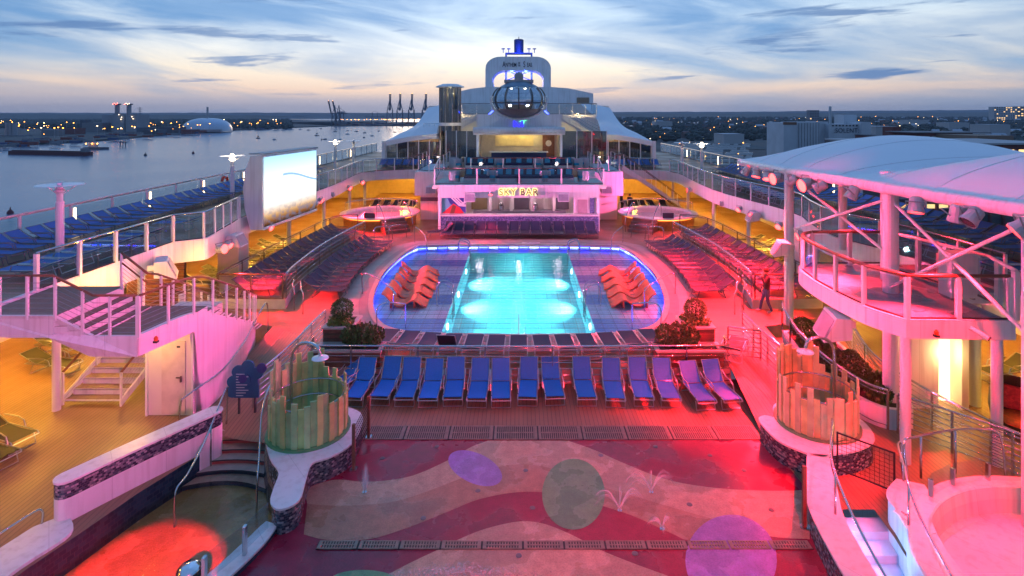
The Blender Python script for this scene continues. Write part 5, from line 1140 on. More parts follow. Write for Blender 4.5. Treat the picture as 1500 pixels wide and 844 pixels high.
# bar on the upper tier
ub = thing('terrace_bar', 'yellow lit bar alcove with navy counter and brown porthole door', 'bar', (0, 51, 4.2))
q = MB(); q.span((-3.5, 52.5, 4.2), (3.6, 52.7, 6.9)); q.build('back_wall', mat('bar_wall', (.62, .58, .50), .5), ub)
for x in (-3.6, 3.7): q = MB(); q.span((x-.1, 49.4, 4.2), (x+.1, 52.7, 6.75)); q.build('side_wall', WHITE, ub)
q = MB(); q.span((-2.2, 52.42, 5.6), (1.35, 52.5, 6.55)); q.build('lit_panel', mat('panel_yellow', (.7, .6, .35), .4), ub)
q = MB(); q.span((2.2, 52.4, 4.2), (3.3, 52.5, 6.6)); dd = q.build('door', WOODSLAT, ub); q = MB(); q.tube([(2.75, 52.4, 5.85), (2.75, 52.36, 5.85)], .28, 18); q.build('porthole', WHITE, dd)
q = MB(); q.span((-2.4, 49.3, 4.2), (2.4, 50.1, 5.2)); q.build('counter', NAVY, ub); q = MB(); q.span((-2.55, 49.2, 5.2), (2.55, 50.2, 5.28)); q.build('counter_top', CREAM, ub)
q = MB(); q.span((-3.95, 49.0, 6.75), (4.0, 60, 7.1)); q.build('roof', WHITE, ub); q = MB(); q.tube([(-3.95, 48.9, 7.15), (4.0, 48.9, 7.15)], .28, 14); q.build('awning_roll', WHITE2, ub, smooth=True)
q = MB(); q.span((-4.0, 53.5, 7.1), (4.05, 62, 8.55)); q.build('upper_wall', WHITE2, ub)
text_obj('sign_letter', 'N', 1.35, emis('neon_blue', (.03, .03, 1), 2.2), (-.05, 53.4, 7.36), (pi/2, 0, 0), ub, .05, .04)
q = MB(); q.extr([(.42+r_*cos(k*pi/4+.2), 53.38, 7.95+r_*sin(k*pi/4+.2)) for k, r_ in enumerate((.42, .13, .36, .13, .42, .13, .36, .13))], (0, .05, 0)); q.build('sign_star', emis('neon_green', (.15, 1, .5), 1.6), ub)
for x in (-1.2, .3, 1.4): plamp((x, 51.6, 6.55), 26, .12, (1, .75, .25))
for x, lb in ((-4.3, 'left'), (4.4, 'right')):
    t = thing('glazed_front', f'tall tinted glass front beside the terrace bar on the {lb}', 'glass wall', (x, 51, 4.2)); xa, xb = (-6.6, -3.8) if x < 0 else (3.9, 8.0)
    n_ = 3
    for k in range(n_): q = MB(); q.span((xa+(xb-xa)*k/n_+.04, 51.5, 4.2), (xa+(xb-xa)*(k+1)/n_-.04, 51.53, 7.0)); q.build('pane', GLASSD, t)
    for k in range(n_+1): q = MB(); q.span((xa+(xb-xa)*k/n_-.04, 51.45, 4.2), (xa+(xb-xa)*k/n_+.04, 51.55, 7.05)); q.build('mullion', WHITE, t)
plamp((5.6, 53.5, 6.3), 200, .2, (1, .75, .25)); plamp((-5.2, 53.5, 6.0), 160, .2, (1, .8, .45))
# ------------------------------------------------------------------ wing tents, blocks, arch, mast, capsule, lift
for s, sd in ((-1, 'left'), (1, 'right')):
    rows = [[(565, 207, 54), (602, 200, 54.5), (640, 196, 55)], [(585, 196, 57), (612, 188, 57), (642, 185, 57)], [(609, 183, 61), (628, 176, 61), (648, 172, 61)], [(627, 158, 66), (645, 154, 66), (670, 152, 66)]]
    q = MB(); R_ = []
    for r_ in rows: R_.append([V(760+s*(760-a)*-1 if s > 0 else a, b, d) if s < 0 else V(1520-a, b, d) for a, b, d in r_])
    for j in range(3):
        cols = [tuple(p) for p in smooth_path([R_[i][j] for i in range(4)], 5)]
        if j: q.strip(prev_, cols) if s < 0 else q.strip(cols, prev_)
        prev_ = cols
    e = [tuple(p) for p in smooth_path(R_[0], 5)]; q.strip([(p[0], p[1], p[2]-.45) for p in e], e)
    o0 = [tuple(p) for p in smooth_path([R_[i][0] for i in range(4)], 5)]; q.strip([(p[0], p[1], p[2]-.5) for p in o0], o0)
    tag(q.build('tent_roof', mat('tent_fabric', (.74, .74, .78), .5, 0, .04, .4), smooth=True), f'white tent roof sweeping up beside the observation capsule, {sd} side', 'roof')
    t = thing('glazed_front', f'dark glass wall under the {sd} tent roof', 'glass wall', (s*10.5, 54.8, ZU)); xa, xb = s*12.8, s*7.6
    for k in range(5): q = MB(); q.bar((xa+(xb-xa)*(k+.03)/5, 54.8, 4.7), (xa+(xb-xa)*(k+.97)/5, 54.8, 4.7), .03, 2.35); q.build('pane', GLASSD, t)
    for k in range(6): q = MB(); q.box((xa+(xb-xa)*k/5, 54.78, 4.75), (.09, .09, 2.5)); q.build('mullion', WHITE, t)
    q = MB(); q.box((s*13.0, 54.6, 4.7), (.35, .35, 2.5)); q.build('corner_post', WHITE, t)
    q = MB(); q.span((min(s*7, s*13), 60, ZU), (max(s*7, s*13), 60.2, 5.9)); q.build('inner_wall', mat('warm_interior', (.30, .20, .13), .6, 0, .4, 1.5), t)
    plamp((s*10.3, 57.5, 5.4), 130, .2, (1, .7, .35))
# white ship house behind
def slab(name, label, pts, D0, D1, m, cat='building', parent=None):
    q = MB(); P = [V(a, b, D0) for a, b in pts]; q.extr(P, (0, D1-D0, 0)); o = q.build(name, m, parent)
    return tag(o, label, cat) if parent is None else o
slab('deck_house', 'wide pale blue white deck house behind the tents', [(608, 196), (628, 155.5), (700, 154), (820, 154), (891, 155.5), (912, 196), (912, 230), (608, 230)], 70, 76, WHITE2)
dh = thing('deck_house', 'tall rounded white deck house below the name arch', 'building', (0, 77, 8))
q = MB(); q.extr([V(a, b, 76.2) for a, b in [(651, 165), (655, 138), (690, 130), (712, 127.5), (808, 127.5), (833, 129.5), (869, 137), (869, 165)]], (0, 5, 0)); q.build('walls', WHITE2, dh)
q = MB(); w0, w1 = V(845, 143, 76.1), V(863, 151, 76.1); q.span((w0.x, 76.1, w1.z), (w1.x, 76.18, w0.z)); q.build('window', GLASSD, dh)
ar = thing('name_arch', 'white lilac arch bearing the name ANTHEM OF THE SEAS', 'arch', (0, 80, 12))
out = [(711, 132), (711, 102)]+[(711+22*(1-cos(k*pi/12)), 100-17*sin(k*pi/12)) for k in range(1, 7)]+[(785+22*sin(k*pi/12), 100-17*cos(k*pi/12)) for k in range(0, 7)]+[(807, 132)]
inn = [(796, 132), (796, 122)]+[(797-18*(1-cos(k*pi/12)), 118-15*sin(k*pi/12)) for k in range(1, 7)]+[(739-18*sin(k*pi/12), 118-15*cos(k*pi/12)) for k in range(0, 7)]+[(724, 132)]
oo = [V(a, b, 79) for a, b in out]; ii = [V(a, b, 79) for a, b in inn]; q = MB(); q.extr(oo+ii, (0, 4.2, 0)); q.build('arch', WHITE, ar)
c0 = V(759.5, 94.5, 78.97); INK = mat('name_ink', (.02, .02, .05), .5, 0, 0)
for tx, px_, sz in (('A', 738.2, 1.15), ('NTHEM', 748.6, .82), ('OF', 760.2, .40), ('THE', 760.2, .34), ('S', 768, 1.15), ('EAS', 775.6, .82)):
    p = V(px_, 94.8, 78.96); p.z += {'OF': .20, 'THE': -.16, 'NTHEM': -.06, 'EAS': -.06}.get(tx, 0.0); text_obj('name_lettering', tx, sz, INK, (p.x, p.y, p.z), (pi/2, 0, 0), ar, .01, .004, .92, (.58, 1, 1))
ms = thing('radar_mast', 'blue lit mast with dark drum aerial above the arch', 'mast', (0, 84, 12)); MBLUE = mat('mast_blue', (.10, .16, .55), .5, .2, .1); q = MB()
for x in (-1.9, 1.9):
    for y in (83.4, 85.4): q.tube([(x, y, 12.5), (x, y, 17.6)], .12, 6)
for z in (13.4, 15.0, 16.6, 17.5): q.span((-2.0, 83.4, z), (2.0, 85.4, z+.12))
for z in (13.5, 15.1): q.tube([(-1.9, 83.4, z), (1.9, 83.4, z+1.5)], .07, 5); q.tube([(1.9, 83.4, z), (-1.9, 83.4, z+1.5)], .07, 5)
q.build('lattice', MBLUE, ms); q = MB(); q.lathe([(.55, 0), (.7, .15), (.72, 2.0), (.6, 2.1), (.05, 2.12), (.05, 2.5)], (0, 84.4, 17.6), 20); q.build('drum_aerial', mat('drum_navy', (.05, .07, .18), .5), ms)
for x in (-2.3, -1.5, 1.5, 2.3): q = MB(); q.tube([(x, 83.6, 17.6), (x, 83.6, 18.3)], .06, 5); q.box((x, 83.6, 18.2), (.5, .2, .15)); q.build('antenna', MBLUE, ms)
for x in (-1.0, 1.0): plamp((x, 82.9, 14.2), 330, .2, (.05, .10, 1))
plamp((0, 82.6, 18.0), 160, .2, (.05, .10, 1)); q = MB(); q.lathe([(.12, 0), (.12, .25), (.02, .3)], (-1.2, 82.9, 15.6), 10); q.build('red_lamp', emis('red_beacon', (1, .03, .06), 12), ms)
# observation capsule
cp = thing('observation_capsule', 'oval glass observation capsule with dark ribs and pale bottom rim', 'capsule', (0, 50.6, 8.1)); cc = Vector((0, 50.6, 9.84)); rx, rz_ = 2.36, 1.62
q = MB(); q.tube([tuple(p) for p in smooth_path([(0, 51.6, 8.6), (0, 54.5, 8.7), (0, 60, 8.75), (0, 68, 8.4)], 4)], .45, 10); q.build('support_arm', WHITE2, cp, smooth=True)
def cpt(a, e, k=1.0): return (cc.x+rx*k*cos(e)*sin(a), cc.y-rx*k*cos(e)*cos(a), cc.z+rz_*k*sin(e))
CAPG = glass('capsule_glass', (.74, .84, .92), .42); nseg = 12
for i in range(nseg):
    a0, a1 = 2*pi*i/nseg+.012, 2*pi*(i+1)/nseg-.012; q = MB()
    for r_ in range(5):
        e0, e1 = -.55+.25*r_, -.55+.25*(r_+1)
        for c_ in range(2):
            u, v = a0+(a1-a0)*c_/2, a0+(a1-a0)*(c_+1)/2; q.add([cpt(u, e0), cpt(v, e0), cpt(v, e1), cpt(u, e1)], [(0, 1, 2, 3)])
    q.build('pane', CAPG, cp, smooth=True)
    q = MB(); q.tube([cpt(2*pi*i/nseg, -.55+.125*k, 1.01) for k in range(11)], .06, 5); q.build('rib', DGREY, cp)
q = MB(); q.tube([cpt(2*pi*k/36, -.18, 1.01) for k in range(36)], .04, 5, closed=True); q.build('waist_rail', DGREY, cp)
q = MB(); q.lathe([(rx*cos(e), rz_*sin(e)) for e in [-pi/2+.01+(pi/2-.56)*k/6 for k in range(7)]], cc, 36); q.build('floor_bowl', mat('bowl_brown', (.20, .13, .13), .4), cp, smooth=True)
q = MB(); q.lathe([(rx*1.01*cos(e), rz_*1.01*sin(e)) for e in [.70+(pi/2-.71)*k/6 for k in range(7)]], cc, 36); q.build('roof_cap', mat('cap_blue', (.10, .18, .26), .35, .3), cp, smooth=True)
q = MB(); q.tube([(cc.x+rx*1.05*sin(a), cc.y-.2, cc.z-rz_*1.08*cos(a)) for a in [-1.75+3.5*k/24 for k in range(25)]], .13, 8); q.build('cradle', WHITE, cp, smooth=True)
q = MB(); q.lathe([(.4, 0), (.4, .7), (.25, .9), (.02, .95)], cc+Vector((0, 0, rz_-.1)), 14); q.box(cc+Vector((0, 0, rz_)), (2.6, 1.0, .25)); q.build('hub', GREY, cp)
for x in (-.65, .55): q = MB(); q.lathe([(.001, .0), (.1, .04), (.1, .08)], (x, 50.1, 10.75), 10); q.build('ceiling_lamp', WARMT, cp)
q = MB(); q.span((-1.4, 50.3, 8.95), (1.4, 51.1, 9.4)); q.build('bench', mat('capsule_bench', (.5, .36, .24), .5), cp); plamp((0, 50.6, 10.4), 110, .2, (.85, .9, 1))
for s, sd in ((-1, 'left'), (1, 'right')):
    xs_ = (2.9, 6.3) if s < 0 else (2.9, 8.2)
    pf = MB(); pf.span((min(s*xs_[0], s*xs_[1]), 59.6, 8.2), (max(s*xs_[0], s*xs_[1]), 66, 8.5)); tag(pf.build('boarding_platform', WHITE2), f'white boarding platform beside the capsule on the {sd}', 'platform')
    rail('platform_railing', f'glass railing of the {sd} boarding platform beside the capsule', [(s*xs_[0], 59.7, 8.5), (s*xs_[1], 59.7, 8.5), (s*xs_[1], 64, 8.5)], 1.15, 1.4, 'glass', BRONZE, WHITE, paned=1)
    q = MB(); q.bar((s*2.7, 59.55, 8.9), (s*3.4, 59.55, 8.3), .08, .12); tag(q.build('light_bar', emis('neon_blue2', (.05, .08, 1), 8)), f'slanted blue light bar at the {sd} foot of the capsule', 'light')
    # curved stair from the platform down
    t = thing('platform_stairs', f'curved lit stair from the {sd} boarding platform to a railed landing', 'stairs', (s*6, 59, 6.5))
    pts = smooth_path([(s*4.3, 59.3, 8.4), (s*5.6, 58.6, 7.8), (s*6.9, 57.9, 7.1), (s*8.0, 57.5, 6.6)] if s < 0 else [(s*4.6, 59.3, 8.4), (s*5.8, 58.6, 7.7), (s*7.0, 57.9, 6.9), (s*8.3, 57.5, 6.2)], 5)
    for p in resample([tuple(p) for p in pts], .3): q = MB(); q.box((p.x, p.y+.5, p.z), (.3, 1.1, .05)); q.build('tread', CREAM, t)
    q = MB(); q.strip([(p.x, p.y-.1, p.z-.42) for p in pts], [(p.x, p.y-.1, p.z+.12) for p in pts]); q.strip([(p.x, p.y-.05, p.z+.12) for p in pts], [(p.x, p.y-.05, p.z-.42) for p in pts]); q.build('stringer', WHITE, t)
    for h_ in (1.0, .66, .33): q = MB(); q.tube([(p.x, p.y-.08, p.z+h_) for p in pts], .02, 5); q.build('handrail', STEEL, t)
    ez = pts[-1].z; xl = sorted((s*8.0, s*9.6)); q = MB(); q.span((xl[0], 57.2, ez-.3), (xl[1], 58.9, ez)); q.build('landing', WHITE, t)
    for k in range(4): x = s*(8.0+.53*k); q = MB(); q.box((x, 57.25, ez+.5), (.05, .05, 1.0)); q.build('post', WHITE, t)
    q = MB(); q.tube([(s*8.0, 57.25, ez+1), (s*9.6, 57.25, ez+1), (s*9.6, 58.8, ez+1)], .03, 6); q.build('handrail', STEEL, t)
    for k in range(8): q = MB(); q.box((s*(9.3-.25*k), 57.6, ez-.35-.2*k), (.28, .9, .05)); q.build('tread', CREAM, t)
    plamp((s*6.3, 58.9, 8.6), 45, .1, (1, .75, .35)); plamp((s*8.6, 58.3, 5.6), 22, .1, (1, .7, .3))
    q = MB(); q.extr([(s*3.9, 57.9, 8.1), (s*4.1, 57.9, 5.2) , (s*7.6, 57.9, 5.4), (s*5.6, 57.9, 7.2)], (0, .15, 0)); q.build('under_stair_wall', CREAM, t)
lt = thing('lift_tower', 'round glass lift tower with flat overhanging roof', 'lift tower', (-6.9, 56.5, ZU)); lc = (-6.85, 56.5, 0); ztop = 8.5+(168-129)*56.5/830
for k in range(10):
    a0, a1 = 2*pi*k/10, 2*pi*(k+1)/10; q = MB(); p0, p1 = (lc[0]+1.05*cos(a0), lc[1]+1.05*sin(a0)), (lc[0]+1.05*cos(a1), lc[1]+1.05*sin(a1))
    for zz0, zz1 in ((4.0, 7.4), (7.7, ztop)): q = MB(); q.add([(*p0, zz0), (*p1, zz0), (*p1, zz1), (*p0, zz1)], [(0, 1, 2, 3)]); q.build('pane', GLASSD, lt)
    q = MB(); q.box((*p0, (ztop+3.6)/2), (.10, .10, ztop-3.6), a0); q.build('mullion', mat('lift_frame', (.30, .28, .28), .4, .3), lt)
for z in (3.6, 7.4): q = MB(); q.lathe([(1.12, 0), (1.12, .3), (.9, .3), (.9, 0)], (lc[0], lc[1], z), 20); q.build('floor_band', WHITE, lt)
q = MB(); q.lathe([(.01, .42), (.8, .38), (1.38, .16), (1.42, .05), (1.0, 0), (.01, 0)], (lc[0], lc[1], ztop), 28); q.build('roof', WHITE, lt, smooth=False)
q = MB(); q.box((lc[0]-.45, lc[1]+.2, 8.0), (.35, .1, 6.6)); q.box((lc[0]+.35, lc[1]+.3, 8.0), (.12, .1, 6.6)); q.build('guide_rail', mat('lift_core', (.5, .42, .3), .5), lt); plamp((lc[0], lc[1], ztop-.5), 22, .1, (1, .8, .45))
# long staircase right of the bar
ls = thing('staircase', 'straight white staircase rising from the right hot tub to the bar wing', 'stairs', (11.5, 49.4, ZP)); n_ = 17
for k in range(n_):
    f = k/(n_-1); x = 13.6-4.6*f; z = ZP+.15+3.4*f; q = MB(); q.box((x, 49.4, z), (.33, 1.5, .05)); q.build('tread', TREAD, ls)
for y in (48.6, 50.2):
    q = MB(); q.extr([(14.0, y, ZP), (13.7, y, ZP+.45), (8.9, y, 4.2), (8.9, y, 3.7)], (0, .06, 0)); q.build('stringer', WHITE, ls)
    q = MB(); q.tube([(14.0, y, ZP+.9), (13.6, y, ZP+1.2), (9.0, y, 5.1), (8.0, y, 5.1)], .035, 6); q.build('handrail', BRONZE, ls)
    for k in range(6): f = k/5; q = MB(); q.box((13.6-4.6*f, y, ZP+.7+3.4*f), (.05, .05, 1.0)); q.build('baluster', WHITE, ls)
# ------------------------------------------------------------------ white canopy on the right
cn = thing('tensile_canopy', 'white double domed fabric canopy on pink lit tube columns', 'canopy', (14, 18, 0))
FAB = mat('canopy_fabric', (.80, .79, .82), .55, 0, .03, .5)
Y0, YV, Y1 = 27.0, 17.6, 7.6
def edge_x(y): return 10.25+.0*y+.35*((y-17)/10)**2
def cz(u, y):                       # u 0..1 from inner beam outward
    d = (y-YV)/(Y0-YV) if y > YV else (YV-y)/(YV-Y1)
    hump = sin(pi*min(max(d, 0), 1))**.8
    endd = max(0, d-.72)/.28
    return 6.52+.02*(YV-y)+sin(pi*min(u, 1)*.95+.0)**.75*(.30+.95*hump)-.0*endd
nu, ny = 18, 44; q = MB(); rows = []
for j in range(ny+1):
    y = Y0+(Y1-Y0)*j/ny; rows.append([(edge_x(y)+9.0*i/nu, y, cz(i/nu, y)) for i in range(nu+1)])
for j in range(ny): q.strip(rows[j], rows[j+1])
q.build('membrane', FAB, cn, smooth=True)
beam = [(edge_x(y)-.02, y, cz(0, y)-.10) for y in [Y0+(Y1-Y0)*j/30 for j in range(31)]]
q = MB(); q.tube(beam, .17, 12); q.build('edge_beam', WHITE, cn, smooth=True)
q = MB(); q.tube([(p[0]+9.0, p[1], p[2]) for p in beam], .17, 10); q.build('edge_beam', WHITE, cn, smooth=True)
q = MB(); q.tube([(edge_x(Y0)+9.0*i/nu, Y0, cz(i/nu, Y0)-.06) for i in range(nu+1)], .10, 8); q.build('end_beam', WHITE, cn, smooth=True)
q = MB(); q.tube([(edge_x(YV)+9.0*i/nu, YV, cz(i/nu, YV)-.09) for i in range(nu+1)], .08, 8); q.build('valley_beam', WHITE, cn, smooth=True)
q = MB()
for k in range(150):                # lacing between fabric hem and beam
    y = Y0-.05-(Y0-Y1-.1)*k/150; x = edge_x(y); q.bar((x+.10, y, cz(0, y)+.04), (x-.05, y-.07, cz(0, y)-.0), .012, .012)
q.build('lacing', GREY, cn)
for k in range(1, 9):               # welded fabric seams
    y = Y0+(Y1-Y0)*k/9; q = MB(); q.tube([(edge_x(y)+9.0*i/nu, y, cz(i/nu, y)+.004) for i in range(nu+1)], .012, 4); q.build('seam', FAB, cn)
for (x, y, z0, r) in ((10.3, 21.6, .5, .17), (10.5, 16.0, 0, .2), (12.0, 21.0, 3.5, .15), (11.2, 17.2, 3.5, .2), (10.55, 11.6, 0, .2), (18.9, 21, 3.5, .17), (18.9, 14, 3.5, .17)):
    q = MB(); q.cyl((x, y, z0), r, 6.45-z0+(.35 if 11 < x < 13 else 0), 18); q.build('column', WHITE, cn)
for a, b in (((10.4, 21.6, 6.1), (10.9, 16.4, 4.3)), ((10.5, 16.1, 6.1), (10.4, 21.4, 4.2)), ((10.5, 16.0, 6.1), (10.6, 11.8, 3.9)), ((10.5, 11.8, 6.2), (10.4, 16.0, 3.6))):
    q = MB(); q.tube([a, b], .045, 8); q.build('brace', WHITE, cn)
# platform under the canopy
pfm = thing('canopy_platform', 'white curved platform with glass railing under the canopy', 'platform', (10.5, 16, 3)); edge = smooth_path([(9.75, 18.9, 0), (9.1, 18.35, 0), (8.85, 17.2, 0), (8.82, 15.9, 0), (8.95, 14.6, 0), (9.35, 13.7, 0)], 4)
poly = [(p.x, p.y) for p in edge]+[(11.9, 13.6), (12.0, 15.9), (13.6, 15.9), (13.6, 18.9)]
FLR = wetfloor('pink_grey_floor', (.40, .36, .38)); q = MB(); q.prism(poly, 3.2, 3.5, 0, 1); q.build('slab', [WHITE, FLR], pfm)
q = MB(); q.wall([(p.x, p.y) for p in edge]+[(11.9, 13.6)], 3.1, 3.56, .08); q.build('fascia', WHITE, pfm)
for x, y in ((9.45, 13.85), (11.6, 13.75), (12.3, 18.6)): q = MB(); q.cyl((x, y, 0), .12, 3.2, 16); q.build('support_column', WHITE, pfm)
rail('platform_railing', 'curved glass railing with pink lit wooden top round the canopy platform', [(p.x+.05, p.y, 3.5) for p in edge], 1.1, 1.15, 'glass', WOODRAIL, WHITE, topr=.05, paned=1, pw=.09)
rail('platform_railing', 'straight glass railing on the near edge of the canopy platform', [(9.4, 13.72, 3.5), (11.85, 13.68, 3.5)], 1.1, 1.2, 'glass', WOODRAIL, WHITE, topr=.045, paned=1, pw=.1)
rail('platform_railing', 'straight glass railing on the far edge of the canopy platform', [(9.7, 18.85, 3.5), (12.3, 18.85, 3.5)], 1.1, 1.3, 'glass', WOODRAIL, WHITE, topr=.05, paned=1, pw=.12)
rail('platform_railing', 'pink lit railing of short gates between platform and upper deck', [(12.1, 13.8, 3.5), (12.6, 15.2, 3.5), (12.3, 16.9, 3.5), (12.0, 18.2, 3.5)], 1.2, .85, 'glass', WHITE, WHITE, topr=.05, paned=1, pw=.12)
for k, (x, y) in enumerate(((12.0, 15.5), (12.9, 16.8))):
    t = thing('equipment_cabinet', ['tall white equipment cabinet standing on the canopy platform', 'low white equipment cabinet by the platform gates'][k], 'cabinet', (x, y, 3.5)); h_ = 1.25-.4*k
    q = MB(); q.span((x-.35, y-.25, 3.55), (x+.35, y+.25, 3.5+h_)); q.build('body', WHITE, t, bevel=.02); q = MB(); q.span((x-.3, y-.27, 3.65), (x+.3, y-.25, 3.45+h_)); q.build('door', WHITE2, t)
    for dx in (-.3, .3): q = MB(); q.box((x+dx, y, 3.52), (.06, .4, .06)); q.build('foot', GREY, t)
t = thing('security_camera', 'white bullet camera under the near edge of the canopy platform', 'camera', (10.9, 13.5, 3.3)); q = MB(); q.tube([(10.75, 13.5, 3.42), (10.95, 13.2, 3.28)], .06, 10); q.build('body', WHITE, t); q = MB(); q.tube([(10.95, 13.2, 3.28), (10.965, 13.18, 3.27)], .05, 10); q.build('lens', BLACK, t)
for k, (x, y, z, lb) in enumerate(((9.95, 13.5, 3.28, 'orange beacon on the near fascia of the canopy platform'), (-9.35, 14.6, 2.7, 'orange beacon on the white stair landing wall'))):
    t = thing('warning_beacon', lb, 'beacon', (x, y, z)); q = MB(); q.box((x, y, z-.05), (.1, .1, .05)); q.build('base', BLACK, t); q = MB(); q.lathe([(.05, 0), (.05, .07), (.02, .11)], (x, y, z-.02), 12); q.build('lens', mat('amber_lens', (.7, .12, .02), .3), t)
# glowing niche and pod chair under the right overhang
nw = thing('niche_wall', 'white wall with a glowing vertical light niche under the right platform', 'wall', (12.3, 16.5, 0))
q = MB(); q.span((11.0, 16.4, 0), (12.15, 16.6, 2.95)); q.build('wall', WHITE, nw); q = MB(); q.span((12.15, 16.75, .05), (12.75, 16.8, 2.9)); q.build('light_panel', emis('niche_light', (1, .72, .28), 3.2), nw)
q = MB(); q.span((12.75, 16.3, 0), (12.95, 16.85, 2.95)); q.build('side_pier', CREAM, nw); q = MB(); q.cyl((13.35, 16.6, 0), .16, 2.95, 16); q.build('round_column', CREAM, nw)
plamp((12.4, 16.2, 1.6), 45, .25, (1, .7, .25))
WICK = mat('dark_wicker', (.05, .035, .02), .7, 0, .3, 40, .3, 80); ORG = mat('orange_cushion', (.75, .17, .04), .8, 0, .2, 12); REDC = mat('red_cushion', (.45, .05, .04), .8, 0, .4, 14)
def pod(c1, c2):
    t = thing('pod_chair', 'x', 'chair'); q = MB()
    prof = [(.42, 0), (.55, .25), (.62, .6), (.60, 1.0), (.48, 1.3)]
    q.lathe(prof, (0, 0, .05), 20, a0=-.35, a1=pi+.35); q.lathe([(r-.05, z) for r, z in prof][::-1], (0, 0, .05), 20, a0=-.35, a1=pi+.35); q.build('shell', WICK, t, smooth=True)
    q = MB(); q.lathe([(.42, 0), (.5, .3), (.02, .3)], (0, 0, .03), 20); q.build('base', WICK, t); q = MB(); q.lathe([(.01, .16), (.38, .15), (.46, .08), (.42, 0)], (0, -.03, .33), 20); q.build('seat_cushion', c1, t, smooth=True)
    q = MB(); q.extr([(-.3, .28, .5), (.3, .28, .5), (.33, .42, 1.05), (-.27, .42, 1.1)], (0, .1, 0)); q.build('back_pillow', c2, t, bevel=.04); return t
PO = Pool(pod(ORG, REDC)); PO.put((13.3, 15.1, 0), -.6, 'dark wicker pod chair with red cushions beside the glowing niche')
PO.put((-12.3, 21.0, 0), .7, 'dark wicker pod chair with orange cushions behind the stair railing', 'orange pod chairs'); PO.put((-11.9, 19.4, 0), 1.1, 'dark wicker pod chair with orange cushions behind the stair railing', 'orange pod chairs')
PO.put((15.0, 25.4, 0), -1.2, 'dark wicker pod chair under the right overhang near the square pier')
# ------------------------------------------------------------------ floodlights
RED = (1, .012, .03); REDLENS = emis('red_lens', (1, .03, .03), 14); DEADLENS = mat('dark_lens', (.06, .05, .06), .15)
def flood(lit, sz=1.0):
    t = thing('floodlight', 'x', 'floodlight'); q = MB()        # points along local +Y
    q.lathe([(.10, -.28), (.16, -.22), (.17, .0), (.20, .12), (.19, .16)], (0, 0, 0), 14); o = q.build('can', mat('lamp_can', (.55, .53, .56), .4), t); o.rotation_euler = (-pi/2, 0, 0)
    q = MB(); q.lathe([(.001, .13), (.185, .13)], (0, 0, 0), 14); o = q.build('lens', REDLENS if lit else DEADLENS, t); o.rotation_euler = (-pi/2, 0, 0)
    q = MB(); q.tube([(-.21, 0, 0), (-.21, -.1, .24), (.21, -.1, .24), (.21, 0, 0)], .02, 5); q.build('yoke', GREY, t); return t
FLr, FLd = Pool(flood(True)), Pool(flood(False))
def put_flood(p, target, energy, label, group=None, size=60, blend=.6, lit=True, col=RED, sc=1.0):
    P, T = Vector(p), Vector(target); o = (FLr if lit else FLd).put(p, 0, label, group, sc); d = (T-P).normalized(); o.rotation_euler = d.to_track_quat('Y', 'Z').to_euler()
    if energy > 0:
        ld = bpy.data.lights.new('flood_beam', 'SPOT'); ld.energy = energy; ld.color = col; ld.spot_size = radians(size); ld.spot_blend = blend; ld.shadow_soft_size = .10
        l = bpy.data.objects.new('flood_beam', ld); C.objects.link(l); l.location = P+d*.25*sc; l.rotation_euler = (-d).to_track_quat('Z', 'Y').to_euler()
EN = 1.0
lf = 'small red floodlight on the left fascia'; rf = 'small red floodlight on the right fascia'
for y, tgt in ((36.8, (-8, 36, .5)), (39.2, (-9.5, 40, .5)), (43.0, (-9, 41, .5)), (46.5, (-8, 42, .5))): put_flood((-12.85, y, 2.95), tgt, 4200*EN, lf+' pointing at the far pool deck', 'left fascia floodlights', 75, sc=.8)
for y, tgt in ((24.6, (-8.6, 23.2, .5)), (25.6, (-8.2, 24.5, .5))): put_flood((-12.6, y, 2.85), tgt, 8000*EN, lf+' beside the screen speaker', 'screen side floodlights', 65, sc=.8)
for y, tgt in ((39, (8.5, 38, .5)), (36.6, (8.2, 35, .5)), (33.3, (8.2, 31, .5)), (31.4, (8.0, 27.5, .5)), (28.2, (8.4, 24.5, .5))): put_flood((12.95, y, 2.95), tgt, 4600*EN, rf+' pointing at the pool deck', 'right fascia floodlights', 75, sc=.8)
cf = 'floodlight hung from the inner beam of the white canopy'
def on_beam(y, dx=-.25, dz=-.42): return (edge_x(y)+dx, y, cz(0, y)+dz)
spots = [(25.6, (8.0, 28, .5), 11000, True), (24.3, (8.6, 23, .5), 19000, True), (23.1, (9, 20, .3), 19000, True), (20.9, (5, 26, .4), 0, False), (18.9, (2, 24, .4), 0, False), (17.0, (7.4, 17.6, 0), 19000, True), (14.3, (8.9, 13.0, 0), 11000, True), (13.0, (9.9, 13.8, 0), 2600, True), (12.6, (4, 12, 0), 0, False), (11.4, (3.5, 14.5, 0), 1700, True), (10.6, (10.2, 9.5, 0), 2600, True)]
for y, tg, e, lit in spots: put_flood(on_beam(y), tg, e*EN, ('lit red ' if lit else 'unlit ')+cf, 'lit canopy floodlights' if lit else 'unlit canopy floodlights', 68, .7, lit, sc=.95)
